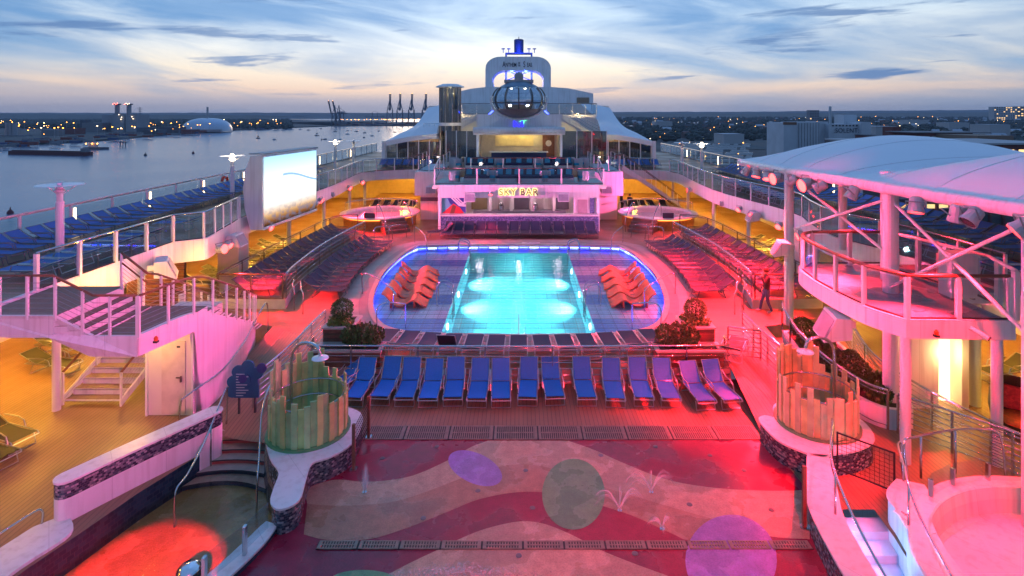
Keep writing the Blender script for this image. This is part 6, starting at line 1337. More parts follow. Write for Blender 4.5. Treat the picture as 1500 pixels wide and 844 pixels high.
# platform flood hangs from the canopy; the wading pool flood is assumed and unseen
put_flood((11.8, 20.6, 6.35), (11.0, 16.3, 3.5), 2600*EN, 'red floodlight over the canopy platform', None, 95, .8, sc=1.2)
put_flood((-2.6, -1.0, 7.0), (-6.5, 8.75, -.44), 60000*EN, 'assumed red floodlight behind the viewpoint aimed at the wading pool', None, 16, .05, sc=1.1)  # assumed lamp, unseen behind the camera, making the red patch on the water
lk = thing('added_gantry', 'added white gantry, unseen behind the viewpoint, holding floodlights over the splash pad', 'gantry', (0, -1.4, 0))  # added out of view so the camera-side floods do not float
q = MB(); q.tube([(-6, -1.4, 7.35), (6, -1.4, 7.35)], .09, 10); q.build('beam', WHITE, lk)
for x in (-6, 6): q = MB(); q.cyl((x, -1.4, 0), .14, 7.4, 14); q.build('post', WHITE, lk)
# broad magenta wash onto the white stairs and fascias from assumed lamps on the far side
put_flood(on_beam(22.2), (-12.0, 17.5, 2.6), 8000*EN, 'assumed magenta floodlight under the canopy aimed across the pool', 'cross pool floodlights', 40, .9, True, (1, .08, .38), sc=1.2)
put_flood(on_beam(19.8), (-10.5, 15.5, 1.0), 5000*EN, 'assumed magenta floodlight under the canopy aimed across the pool', 'cross pool floodlights', 40, .9, True, (1, .08, .38), sc=1.2)
put_flood((-12.15, 23.2, 3.0), (10.8, 15.5, 5.0), 38000*EN, 'added magenta floodlight by the screen aimed at the canopy', None, 30, .7, True, (1, .05, .16), sc=1.0)  # lamp added to turn the canopy beam and columns pink
put_flood((-12.8, 34.2, 2.9), (13, 36, 3), 12000*EN, 'assumed magenta floodlight behind the screen aimed across the pool', None, 55, .9, True, (1, .12, .45), sc=.9)
put_flood((12.6, 42, 2.9), (-9, 44, 3.0), 12000*EN, 'assumed magenta floodlight aimed at the bar front and left wing', None, 55, .9, True, (1, .10, .40), sc=.9)
put_flood((-12.75, 35.6, 2.9), (-1.0, 39.5, 2.6), 7000*EN, 'added pink floodlight on the left fascia aimed at the bar front', None, 46, .9, True, (1, .25, .55), sc=.8)  # lamp added to lighten the bar front
put_flood((12.75, 35.6, 2.9), (1.0, 39.5, 2.6), 7000*EN, 'added pink floodlight on the right fascia aimed at the bar front', None, 46, .9, True, (1, .25, .55), sc=.8)  # mirrored lamp, also added to lighten the bar front
put_flood((-1.9, 38.3, 3.15), (-2.0, 36.5, .5), 420, 'small lit red floodlight on the bar fascia', None, 60, .4, sc=.6)
put_flood((-12.75, 29.0, 2.75), (-4.9, 26.6, .4), 3600*EN, 'added red floodlight under the video screen aimed at the wave loungers', None, 50, .6, sc=.9)  # lamp added to redden the left wave loungers
put_flood((13.1, 26.4, 2.85), (5.0, 26.6, .4), 3600*EN, 'added red floodlight on the right fascia aimed at the wave loungers', None, 50, .6, sc=.9)  # lamp added to redden the right wave loungers
put_flood((2.6, -1.0, 7.0), (4.5, 14.5, 0), 9000*EN, 'added rose fill light behind the viewpoint aimed at the splash pad', None, 62, .95, True, (1, .02, .03), sc=1.1)  # unseen camera-side fill, added to brighten and redden the splash pad
put_flood((1.2, -1.2, 7.2), (-12.0, 14.5, 3.4), 9000*EN, 'added pink fill light behind the viewpoint aimed at the white stairs', None, 36, .8, True, (1, .12, .40), sc=1.1)  # unseen fill added behind the camera to turn the stair fronts pink
put_flood((3.6, -1.2, 7.2), (9.2, 12.6, .3), 3500*EN, 'added red floodlight behind the viewpoint aimed at the sunken steps', None, 34, .9, sc=1.1)  # unseen camera-side lamp, added to throw red light around the steps
# ------------------------------------------------------------------ amber ceiling lights under the overhangs
AMB = emis('amber_downlight', (1, .58, .10), 10)
def downlight():
    t = thing('ceiling_light', 'x', 'light'); q = MB(); q.lathe([(.20, 0), (.24, -.03), (.2, -.035), (.17, -.01)], (0, 0, 0), 18); q.build('trim', WHITE, t); q = MB(); q.lathe([(.17, -.012), (.001, -.012)], (0, 0, 0), 18); q.build('lens', AMB, t); return t
DL = Pool(downlight())
for s, sd in ((-1, 'left'), (1, 'right')):
    for y in (9, 13.5, 18, 22.5, 28, 33, 38, 43, 48, 54):
        for x in (15.8, 17.9) if y < 24 else (16.4,):
            DL.put((s*x, y, 2.945), 0, f'amber recessed ceiling light under the {sd} overhang', f'{sd} ceiling lights')
            ld = bpy.data.lights.new('amber_light', 'SPOT'); ld.energy = 520 if x != 16.4 else 760; ld.color = (1, .50, .05); ld.spot_size = radians(165); ld.spot_blend = .5; ld.shadow_soft_size = .2
            lo = bpy.data.objects.new('amber_light', ld); C.objects.link(lo); lo.location = (s*x, y, 2.88)
    for x in (12, 10, 8.8):
        DL.put((s*x, 53.4, 2.945), 0, f'amber recessed ceiling light under the {sd} bridge', f'{sd} bridge ceiling lights')
    plamp((s*11, 54.5, 2.6), 520, .3, (1, .5, .05))
plamp((-10.2, 15.2, 2.25), 45, .15, (1, .55, .15)); plamp((-12.6, 18.0, 2.6), 200, .15, (1, .5, .06)); plamp((-11.8, 21.5, 2.6), 130, .15, (1, .5, .06))
q = MB(); q.lathe([(.001, 0), (.1, 0), (.1, .04)], (-10.2, 15.2, 2.37), 14); tag(q.build('ceiling_light', AMB), 'amber light under the white stair landing above the store door', 'light')
# blue glow of the sunken steps
t = thing('step_light', 'small blue lamp set in the wall of the sunken steps', 'light', (6.5, 10.9, -.2)); q = MB(); q.box((6.42, 10.9, -.1), (.04, .25, .1)); q.build('lens', WB_LED, t); plamp((6.8, 10.9, .1), 30, .1, (.3, .5, 1)); plamp((6.75, 11.6, .1), 20, .1, (.3, .5, 1))
# depth plate on the wall
dp = thing('depth_plate', 'white plate with the depth 1.1M / 3ft 6in beside the tub steps', 'sign', (7.7, 11.0, .555)); q = MB(); q.box((7.72, 11.05, .565), (.24, .7, .012), .30); q.build('plate', mat('plate_white', (.8, .8, .8), .4, var=0), dp)
text_obj('plate_lettering', '1.1M / 3ft 6in', .105, INK, (7.72, 11.05, .575), (0, 0, .30+pi/2), dp, .002)
# pool edge plate
dp = thing('depth_plate', 'narrow white depth plate on the far pool edge', 'sign', (.75, 35.05, .57)); q = MB(); q.box((.75, 35.05, .565), (1.1, .16, .01)); q.build('plate', MATS['plate_white'], dp); text_obj('plate_lettering', '1.5M / 5ft 0in', .13, INK, (.75, 35.05, .572), (0, 0, 0), dp, .002)
# water jets on the splash pad
JET = bpy.data.materials.new('water_spray'); JET.use_nodes = True; tt = JET.node_tree; bb = tt.nodes['Principled BSDF']; bb.inputs['Base Color'].default_value = (.9, .92, .95, 1); bb.inputs['Roughness'].default_value = .2; bb.inputs['Alpha'].default_value = .24
def jet(label, c, arcs, seed, spray=60):
    g = random.Random(seed); t = thing('water_jet', label, 'fountain', c); q = MB()
    for (dx, dy, h, n) in arcs:
        for k in range(n):
            ddx, ddy, hh = dx+g.gauss(0, .05), dy+g.gauss(0, .05), h*g.uniform(.6, 1.05); pts = []
            for i in range(7): f = i/6*g.uniform(.7, 1.0); pts.append((c[0]+ddx*f, c[1]+ddy*f, .02+4*hh*f*(1-f) if abs(dx)+abs(dy) > .1 else .02+hh*f))
            q.tube(pts, .0065, 4, taper=[1.2, 1.2, 1, 1, .8, .7, .4])
    for k in range(spray):
        f = g.random(); a = g.choice(arcs); p = (c[0]+a[0]*f+g.gauss(0, .14), c[1]+a[1]*f+g.gauss(0, .14), abs(a[2]*f+g.gauss(0, .12))+.02); r = g.uniform(.003, .008)
        q.add([(p[0]-r, p[1], p[2]), (p[0]+r, p[1], p[2]), (p[0], p[1], p[2]+r*2.2), (p[0], p[1]-r, p[2]+r)], [(0, 1, 2), (0, 3, 2), (1, 2, 3), (0, 1, 3)])
    q.build('spray', JET, t)['kind'] = 'stuff'; q = MB(); q.cyl((c[0], c[1], .012), .05, .01, 12); q.build('nozzle', STEEL, t)
g0 = G(534, 722); jet('upright white water jet beside the furled net gate', tuple(g0), [(.02, 0, .75, 26), (-.06, .02, .5, 12), (.08, 0, .45, 10)], 1, 130)
for k, (px_, py_) in enumerate(((954, 722), (908, 749))):
    g0 = G(px_, py_); jet(['V shaped water jet on the tan band near the mosaic wall', 'V shaped water jet beside the green circle'][k], tuple(g0), [(-.62, .1, .42, 9), (.55, .15, .42, 10), (.1, .4, .4, 5)], 5+k, 110)
g0 = G(970, 776); jet('low bubbling jet beside the big violet circle', tuple(g0), [(-.3, .05, .22, 12), (.22, .1, .24, 12), (0, -.2, .12, 8)], 9, 120)
foam = MB(); g = random.Random(3)
for k in range(900):
    px_ = g.gauss(675, 46); py_ = 846-abs(g.gauss(0, 1))*9*max(.2, 1-abs(px_-675)/130); p = G(px_, py_); r = g.uniform(.008, .028); h_ = abs(g.gauss(0, .05))
    foam.add([(p.x-r, p.y, h_+.01), (p.x+r*.8, p.y-r*.6, h_+.01), (p.x+r*.6, p.y+r, h_+.012), (p.x, p.y, h_+r*1.3)], [(0, 1, 3), (1, 2, 3), (2, 0, 3)])
o = foam.build('water_foam', JET); o['kind'] = 'stuff'; o['label'] = 'white froth of splashing water at the near edge of the splash pad'
# ------------------------------------------------------------------ people
SKIN = mat('skin', (.50, .30, .22), .5, 0, .05)
def person(label, loc, rz, joints, radii, edges, regions, hair, face_dir=1, sc=1.0):
    """joints: name -> (x, y, z) facing -Y... skinned into one body; regions(z, p) -> material index"""
    t = thing('person', label, 'person', loc, rz); me = bpy.data.meshes.new('body'); names = list(joints)
    me.from_pydata([Vector(joints[k])*sc for k in names], [(names.index(a), names.index(b)) for a, b in edges], [])
    o = bpy.data.objects.new('body', me); C.objects.link(o); md = o.modifiers.new('skin', 'SKIN'); md.use_smooth_shade = True
    for i, k in enumerate(names): v = me.skin_vertices[0].data[i]; r = radii[k]; v.radius = (r[0]*sc, r[1]*sc) if isinstance(r, tuple) else (r*sc, r*sc); v.use_root = (k == 'pelvis')
    sb_ = o.modifiers.new('sub', 'SUBSURF'); sb_.levels = 2; sb_.render_levels = 2; bpy.context.view_layer.update()
    m2 = bpy.data.meshes.new_from_object(o.evaluated_get(bpy.context.evaluated_depsgraph_get())); bpy.data.objects.remove(o)
    mts, fn = regions; m2.materials.clear()
    for m_ in mts: m2.materials.append(m_)
    for p in m2.polygons: p.material_index = fn(p.center/sc); p.use_smooth = True
    b = bpy.data.objects.new('body', m2); C.objects.link(b); b.parent = t
    hd = Vector(joints['head'])*sc; q = MB(); q.lathe([(.001, .125), (.06, .115), (.095, .07), (.105, .01), (.09, -.05)], (hd.x, hd.y+.012, hd.z+.025), 14); ho = q.build('hair', hair, None, smooth=True, center=False); ho.parent = t; ho.location = (0, 0, 0)
    q = MB(); q.add([(hd.x-.014, hd.y-.092, hd.z-.015), (hd.x+.014, hd.y-.092, hd.z-.015), (hd.x, hd.y-.125, hd.z-.02), (hd.x, hd.y-.09, hd.z+.03)], [(0, 1, 2), (0, 2, 3), (2, 1, 3)]); no = q.build('nose', SKIN, None, center=False); no.parent = t
    return t
JACK = mat('black_jacket', (.015, .015, .018), .7, 0, .2, 8); JEAN = mat('blue_jeans', (.06, .10, .22), .8, 0, .2, 12); SHOE = mat('pale_shoes', (.5, .5, .52), .6); HAIR = mat('brown_hair', (.12, .035, .02), .6)
def figure(stride=.22, armup=True, sit=False):
    J = {'pelvis': (0, 0, .93), 'spine': (0, .01, 1.15), 'chest': (0, 0, 1.36), 'neck': (0, -.01, 1.50), 'head': (0, -.03, 1.64), 'crown': (0, -.02, 1.72),
         'lhip': (-.10, 0, .88), 'lknee': (-.10, -stride*.55-.03, .48), 'lank': (-.10, -stride, .08), 'ltoe': (-.10, -stride-.19, .04), 'rhip': (.10, 0, .88), 'rknee': (.10, stride*.25-.04, .47), 'rank': (.10, stride*.8, .09), 'rtoe': (.10, stride*.8-.18, .04),
         'lsh': (-.19, 0, 1.42), 'lelb': (-.26, .03, 1.15), 'lwri': (-.24, -.06, .92), 'lhand': (-.23, -.09, .84), 'rsh': (.19, 0, 1.42)}
    J.update({'relb': (.25, -.16, 1.20), 'rwri': (.14, -.20, 1.44), 'rhand': (.10, -.17, 1.54)} if armup else {'relb': (.26, .03, 1.15), 'rwri': (.25, -.06, .92), 'rhand': (.24, -.09, .84)})
    for s_, h_ in (('l', J['lhand']), ('r', J['rhand'])):
        up = 1 if (s_ == 'r' and armup) else -1
        for k in range(4): J[f'{s_}f{k}'] = (h_[0]-.03+.02*k, h_[1]-.02, h_[2]+up*(.06+.01*(k % 3)))
        J[f'{s_}th'] = (h_[0]+(.045 if s_ == 'l' else -.045), h_[1]-.03, h_[2]+up*.015)
    Rr = {'pelvis': (.16, .125), 'spine': (.15, .12), 'chest': (.18, .13), 'neck': .058, 'head': (.088, .105), 'crown': .06, 'lhip': .10, 'lknee': .066, 'lank': .05, 'ltoe': (.045, .032), 'rhip': .10, 'rknee': .066, 'rank': .05, 'rtoe': (.045, .032), 'lsh': .085, 'lelb': .058, 'lwri': .045, 'lhand': (.036, .022), 'rsh': .085, 'relb': .058, 'rwri': .045, 'rhand': (.036, .022)}
    E = [('pelvis', 'spine'), ('spine', 'chest'), ('chest', 'neck'), ('neck', 'head'), ('head', 'crown'), ('pelvis', 'lhip'), ('lhip', 'lknee'), ('lknee', 'lank'), ('lank', 'ltoe'), ('pelvis', 'rhip'), ('rhip', 'rknee'), ('rknee', 'rank'), ('rank', 'rtoe'), ('chest', 'lsh'), ('lsh', 'lelb'), ('lelb', 'lwri'), ('lwri', 'lhand'), ('chest', 'rsh'), ('rsh', 'relb'), ('relb', 'rwri'), ('rwri', 'rhand')]
    for s_ in 'lr':
        for f_ in ('f0', 'f1', 'f2', 'f3', 'th'): Rr[s_+f_] = .0095; E.append((s_+'hand', s_+f_))
    rh, lh = Vector(J['rwri']), Vector(J['lwri'])
    def fn(p):
        if p.z < .10: return 2
        if p.z < .95 and abs(p.x) < .2: return 1
        if (p-Vector(J['rhand'])).length < .1 or (p-Vector(J['lhand'])).length < .11: return 3
        if p.z > 1.53 and abs(p.x) < .115: return 3
        return 0
    return J, Rr, E, fn
J, Rr, E, fn = figure(); pm = G(1123, 458, ZP)
person('man in black jacket and blue jeans walking with a hand raised to his face', (pm.x, pm.y, ZP), -pi/2-.15, J, Rr, E, ([JACK, JEAN, SHOE, SKIN], fn), HAIR, sc=1.02)
J, Rr, E, fn = figure(.05, False); pm = G(911, 309, ZP)
DK = mat('dark_clothes', (.02, .018, .02), .8, 0, .1)
person('figure in dark clothes standing beside the staircase at the right hot tub', (8.45, 46.6, ZP), pi/2, J, Rr, E, ([DK, DK, DK, SKIN], fn), mat('black_hair', (.012, .01, .01), .6))
J, Rr, E, fn = figure(.12, True)
person('second dark dressed figure with raised arm beside the right wing wall', (8.9, 45.4, ZP), pi*.8, J, Rr, E, ([DK, DK, DK, SKIN], fn), MATS['black_hair'], sc=.93)
# ------------------------------------------------------------------ sea, shores and the far town
ZS = -38.0
def V2(px, D, z): return Vector(((px-CX)/F*D, D, z))
def gd(py, z=ZS): return (CZ-z)*F/(py-CY)
def seamat():
    m = bpy.data.materials.new('estuary_water'); m.use_nodes = True; t = m.node_tree; b = t.nodes['Principled BSDF']; L = t.links.new
    b.inputs['Base Color'].default_value = (.14, .19, .28, 1); b.inputs['Roughness'].default_value = .2; b.inputs['IOR'].default_value = 1.33
    g = N(t, 'ShaderNodeNewGeometry'); mp = N(t, 'ShaderNodeMapping'); mp.inputs['Scale'].default_value = (.16, .10, .1); L(g.outputs['Position'], mp.inputs[0])
    n1 = N(t, 'ShaderNodeTexNoise'); n1.inputs['Scale'].default_value = 1.6; n1.inputs['Detail'].default_value = 6; n1.inputs['Roughness'].default_value = .65; L(mp.outputs[0], n1.inputs['Vector'])
    n2 = N(t, 'ShaderNodeTexNoise'); n2.inputs['Scale'].default_value = .012; n2.inputs['Detail'].default_value = 4; L(g.outputs['Position'], n2.inputs['Vector'])
    bp = N(t, 'ShaderNodeBump'); bp.inputs['Distance'].default_value = .45; L(ramp(t, n2.outputs['Fac'], [(.35, (.35,)*3), (.65, (.8,)*3)]), bp.inputs['Strength']); L(n1.outputs['Fac'], bp.inputs['Height']); L(bp.outputs[0], b.inputs['Normal']); return m
q = MB(); q.sheet([(-16000, -300), (16000, -300), (16000, 16000), (-16000, 16000)], ZS); struct(q.build('estuary_water', seamat()))
LAND = mat('dark_land', (.07, .075, .075), .9, 0, .4, .02); LANDQ = mat('quay_asphalt', (.05, .05, .055), .85, 0, .3, .05); WOODM = mat('woodland', (.045, .056, .05), .9, 0, .5, .05)
zl = ZS+3
# left shore: outline along the waterline
shore = [(-420, 226), (60, 212), (160, 206), (240, 198), (330, 192), (430, 187.5)]
P = [V2(px, gd(py), zl) for px, py in shore]; poly = [(p.x, p.y) for p in P]+[(P[-1].x+40, P[-1].y+220), (-900, 4200), (-9000, 6000), (-9000, 700)]
q = MB(); q.prism(poly, ZS-2, zl); struct(q.build('west_shore', LAND))
q = MB(); P = [V2(px, gd(py), zl) for px, py in ((488, 185.3), (620, 184.6), (700, 184))]; q.prism([(p.x, p.y) for p in P]+[(400, 3400), (-1500, 3300)], ZS-2, zl); struct(q.build('container_quay', LANDQ))
q = MB(); q.prism([(62, -200), (62, 190), (75, 420), (170, 900), (420, 1900), (900, 2900), (1500, 3600), (16000, 3600), (16000, -200)], ZS-2, zl); struct(q.build('east_shore', LANDQ))
# hills on the horizon
def hills(name, px0, px1, D, tops, seed, m, depth=900):
    g = random.Random(seed); q = MB(); n = 130; A, B, Cc = [], [], []
    for i in range(n+1):
        px = px0+(px1-px0)*i/n; f = i/n*(len(tops)-1); k = min(int(f), len(tops)-2); y = tops[k]+(tops[k+1]-tops[k])*(f-k)+g.uniform(-.35, .35)*.9
        p = V(px, y, D); A.append((p.x, D-depth, ZS)); B.append((p.x, D, p.z)); Cc.append((p.x*1.1, D+depth*1.5, p.z*.8-8))
    q.strip(A, B); q.strip(B, Cc); return struct(q.build(name, m))
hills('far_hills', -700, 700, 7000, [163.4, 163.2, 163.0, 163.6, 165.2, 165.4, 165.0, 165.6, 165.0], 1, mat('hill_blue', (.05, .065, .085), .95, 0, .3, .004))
hills('near_hills', -700, 430, 4600, [166, 165, 164.4, 164.0, 166.4, 167.5, 168.5, 169.5], 2, WOODM, 700)
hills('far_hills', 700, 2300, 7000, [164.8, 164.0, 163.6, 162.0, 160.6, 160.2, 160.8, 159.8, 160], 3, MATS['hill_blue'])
hills('near_hills', 820, 2300, 5200, [166.5, 166.2, 165.6, 164.8, 163.2, 162.6, 162.5, 161.8], 4, WOODM, 1500)
# the town slopes up towards the hills
q = MB(); q.add([(150, 700, zl+.5), (1500, 700, zl+.5), (9000, 700, zl+.5), (1500, 3700, zl+18), (4000, 3700, zl+26), (9000, 3700, zl+30)], [(0, 1, 4, 3), (1, 2, 5, 4)]); struct(q.build('town_ground', LAND))
def tz(D): return zl+max(0, (D-700)/3000*22)
# woods: one mass of tree clumps on each shore
def woods(name, n, fn, seed, label):
    g = random.Random(seed); q = MB()
    for i in range(n):
        p, h = fn(g); w_ = h*g.uniform(.5, 1.0); k = 5; top = (p[0]+g.uniform(-.2, .2)*w_, p[1], p[2]+h)
        r1 = [(p[0]+w_*cos(a*2*pi/k+i)*g.uniform(.7, 1.1), p[1]+w_*sin(a*2*pi/k+i), p[2]+h*.30) for a in range(k)]; r2 = [(p[0]+w_*.65*cos(a*2*pi/k+i+.5), p[1]+w_*.65*sin(a*2*pi/k+i+.5), p[2]+h*g.uniform(.65, .9)) for a in range(k)]
        base = [(p[0]+w_*.5*cos(a*2*pi/k), p[1]+w_*.5*sin(a*2*pi/k), p[2]-1) for a in range(k)]
        q.add(base+r1+r2+[top], [(j, (j+1) % k, k+(j+1) % k, k+j) for j in range(k)]+[(k+j, k+(j+1) % k, 2*k+(j+1) % k, 2*k+j) for j in range(k)]+[(2*k+j, 2*k+(j+1) % k, 3*k) for j in range(k)])
    o = q.build(name, WOODM); o['kind'] = 'stuff'; o['label'] = label
def f_left(g): 
    D = g.uniform(1750, 3900); px = g.uniform(-60, 425); return (V2(px, D, zl-.3)), g.uniform(9, 19)
def f_right(g):
    D = 520+3200*g.random()**1.3; px = g.uniform(900, 1560) if D > 900 else g.uniform(1270, 1560); p = V2(px, D, tz(D)-.3); return p, g.uniform(6, 13)
woods('woodland', 3600, f_left, 5, 'dark woodland behind the power station on the far shore'); woods('town_trees', 4200, f_right, 6, 'dark mass of trees among the houses of the town')
# houses of the town
WALLS = [mat('house_brick', (.16, .09, .07), .9, 0, .2), mat('house_render', (.42, .41, .42), .9, 0, .1), mat('house_grey', (.2, .2, .22), .9, 0, .1)]; ROOFS = [mat('slate_roof', (.06, .06, .075), .8), mat('tile_roof', (.15, .065, .05), .8), mat('pale_roof', (.38, .4, .45), .6)]
WINL = emis('lit_window', (1, .62, .25), 1.6); WIND = mat('dark_window', (.03, .035, .05), .2)
def house(wm, rm, w_, d_, h_):
    t = thing('house', 'x', 'house'); q = MB(); q.span((-w_/2, -d_/2, 0), (w_/2, d_/2, h_)); q.add([(-w_/2, -d_/2, h_), (-w_/2, d_/2, h_), (-w_/2, 0, h_+d_*.4)], [(0, 2, 1)]); q.build('wall', wm, t)
    q = MB(); e = .4; q.add([(-w_/2-e, -d_/2-e, h_-.2), (w_/2+e, -d_/2-e, h_-.2), (w_/2+e, 0, h_+d_*.4), (-w_/2-e, 0, h_+d_*.4), (w_/2+e, d_/2+e, h_-.2), (-w_/2-e, d_/2+e, h_-.2)], [(0, 1, 2, 3), (3, 2, 4, 5)]); q.build('roof', rm, t); return t
HP = [Pool(house(WALLS[i % 3], ROOFS[(i*2+i//3) % 3], 9+2*(i % 3), 8, 5+i % 2)) for i in range(6)]
KIND = ['brick house under a slate roof', 'pale rendered house under a pale roof', 'grey house under a tiled roof', 'brick house under a pale roof', 'pale rendered house under a tiled roof', 'grey house under a slate roof']
names_h = {}
R = random.Random(21)
for i in range(230):
    D = 620+2600*R.random()**1.25; px = R.uniform(905, 1540) if D > 1000 else R.uniform(1290, 1540); p = V2(px, D, tz(D)); k = R.randrange(6)
    o = HP[k].put(p, R.uniform(-.5, .5), KIND[k]+' in the town beyond the quay', 'town houses '+str(k), R.uniform(.9, 1.5))
# larger blocks of the town
def block(label, px0, px1, top, base_D, depth, m, name='tower_block', rows=0, cols=0, z0=None, lit=.2, seed=1, roofm=None, group=None):
    g = random.Random(seed); z0 = tz(base_D) if z0 is None else z0; a, b = V(px0, top, base_D), V(px1, top, base_D); t = thing(name, label, 'building', ((a.x+b.x)/2, base_D, z0), 0, group)
    q = MB(); q.span((a.x, base_D, z0-1), (b.x, base_D+depth, a.z)); q.build('wall', m, t)
    if roofm: q = MB(); q.span((a.x-.4, base_D-.4, a.z), (b.x+.4, base_D+depth, a.z+.5)); q.build('roof', roofm, t)
    if rows:
        hz = (a.z-z0)/rows; wx = (b.x-a.x)/cols
        for r_ in range(rows):
            for c_ in range(cols):
                q = MB(); q.span((a.x+wx*(c_+.22), base_D-.12, z0+hz*(r_+.3)), (a.x+wx*(c_+.78), base_D-.02, z0+hz*(r_+.75))); q.build('window', WINL if g.random() < lit else WIND, t)
    return t
block('pale tower block with lit windows on the skyline', 1456, 1490, 156.5, 2600, 30, WALLS[1], rows=7, cols=10, lit=.3, seed=4); block('second pale tower block half hidden at the edge of the skyline', 1490, 1530, 156, 2650, 30, WALLS[2], rows=7, cols=8, lit=.3, seed=5)
block('lone grey tower block in the distant trees', 1186, 1200, 161.5, 2300, 25, WALLS[2], rows=5, cols=4, lit=.1, seed=6)
for i, (a, b, c, D) in enumerate(((1283, 1312, 186, 520), (1450, 1480, 183, 900), (1390, 1420, 180, 1300), (1330, 1360, 176, 1700), (960, 985, 178, 1500), (1060, 1090, 197, 800))): block(['low pale warehouse roof beside the mill', 'low pale hall among the town trees near the brick building', 'flat pale hall in the middle of the town', 'small pale hall high in the town', 'pale shed near the masts beyond the left car rows', 'flat pale shed beyond the rows of parked vans'][i], a, b, c, D, 40, WALLS[1], 'warehouse', roofm=ROOFS[2])
# mill with lettering
ml = thing('grain_mill', 'white silo mill lettered SOLENT with a tall pipe chimney', 'building', (230, 440, zl)); MW = mat('mill_white', (.52, .54, .58), .8, 0, .12, .08)
def mb(px0, px1, top, D, dep, name='silo_block', m=MW): a, b = V(px0, top, D), V(px1, top, D); q = MB(); q.span((a.x, D, zl), (b.x, D+dep, a.z)); q.build(name, m, ml); return a, b
mb(1148, 1167, 180, 440, 30); mb(1166, 1201, 179, 444, 26); mb(1198, 1213, 178.3, 452, 20); mb(1214, 1263, 182, 446, 26, 'lettered_block'); mb(1262, 1276, 179, 442, 30); mb(1236, 1255, 168, 462, 14, 'roof_house'); (lambda a, b: (MB().span((a.x, 439.7, a.z-1.5), (b.x, 441, a.z+.6)).build('rusty_parapet', mat('rust', (.22, .11, .07), .8), ml)))(V(1148, 180, 439.8), V(1167, 180, 439.8)); mb(1211, 1219, 183, 449, 10, 'dark_link', WALLS[0])
for k in range(8): a = V(1170+k*4.2, 190, 443.8); q = MB(); q.span((a.x, 443.7, zl), (a.x+.25, 443.95, 2)); q.build('silo_rib', WALLS[2], ml)
for k in range(9): a = V(1219+k*5, 184, 445.8); q = MB(); q.span((a.x, 445.7, a.z-.6), (a.x+1.3, 445.95, a.z+.5)); q.build('window', WIND, ml)
p = V(1240, 191.5, 445.5); text_obj('mill_lettering', ':SOLENT:', 5.6, mat('mill_ink', (.06, .07, .10), .8, 0, 0), p, (pi/2, 0, 0), ml, .05, 0, 1.05, (.84, .9, 1)); 
p = V(1216, 156, 447); q = MB(); q.tube([(p.x, 447, -5), (p.x, 447, p.z)], 1.0, 10); q.build('chimney_pipe', MW, ml)
# brick terminal and car park
BRK = mat('red_brick', (.17, .055, .05), .85, 0, .2, .3)
def carpark():
    D = 205; a, b = V(1376, 212, D), V(1560, 217, D); t = thing('brick_building', 'long red brick building with bands of lit windows beside the quay', 'building', ((a.x+b.x)/2, D, zl)); ztop = a.z
    q = MB(); q.span((a.x-20, D+.6, zl), (b.x, D+40, ztop)); q.build('core', mat('carpark_core', (.10, .09, .10), .8), t); q = MB(); q.span((a.x-20, D-.6, ztop), (b.x, D+40, ztop+.6)); q.build('roof_slab', WALLS[1], t)
    for r_ in range(7):
        z = ztop-.2-3.3*r_; q = MB(); q.span((a.x-20, D-.2, z-1.5), (b.x, D+.6, z-.05)); q.build('brick_band', BRK, t)
        for k in range(15):
            x = a.x-20+k*4.8; q = MB(); q.span((x+.8, D+.3, z-3.1), (x+4.2, D+.4, z-1.6)); q.build('window', WINL if (k*5+r_*3) % 4 else mat('pale_window', (.4, .42, .5), .3), t)
    for k in range(16): x = a.x-20+k*4.8; q = MB(); q.span((x-.4, D-.35, zl), (x+.4, D+.5, ztop)); q.build('brick_pier', BRK, t)
carpark()
block('brown blocky hall behind the long brick building', 1432, 1485, 199, 300, 30, mat('tan_cladding', (.24, .16, .12), .8), 'warehouse', 0, 0, zl); 
def garage():
    D = 330; a, b = V(1345, 195, D), V(1425, 195, D); t = thing('warehouse', 'low brick warehouse with a row of five white shutter doors', 'building', ((a.x+b.x)/2, D, zl)); q = MB(); q.span((a.x, D, zl), (b.x, D+25, a.z)); q.build('wall', BRK, t)
    for k in range(5): p = V(1353+k*12, 206, D-.1); q = MB(); q.span((p.x, D-.15, p.z-1.5), (p.x+3.6, D-.02, p.z+2.6)); q.build('shutter_door', WALLS[1], t)
    q = MB(); q.span((a.x-3, D-1, a.z), (b.x+10, D+25, a.z+.5)); q.build('roof', WALLS[2], t)
garage()
block('red brick warehouse with dark roof behind the canopy peak', 1285, 1345, 200, 380, 25, BRK, 'warehouse', 0, 0, zl, roofm=ROOFS[0]); block('square brick stair tower on the warehouse roof line', 1307, 1320, 186, 372, 10, BRK, 'brick_tower', 0, 0, zl)
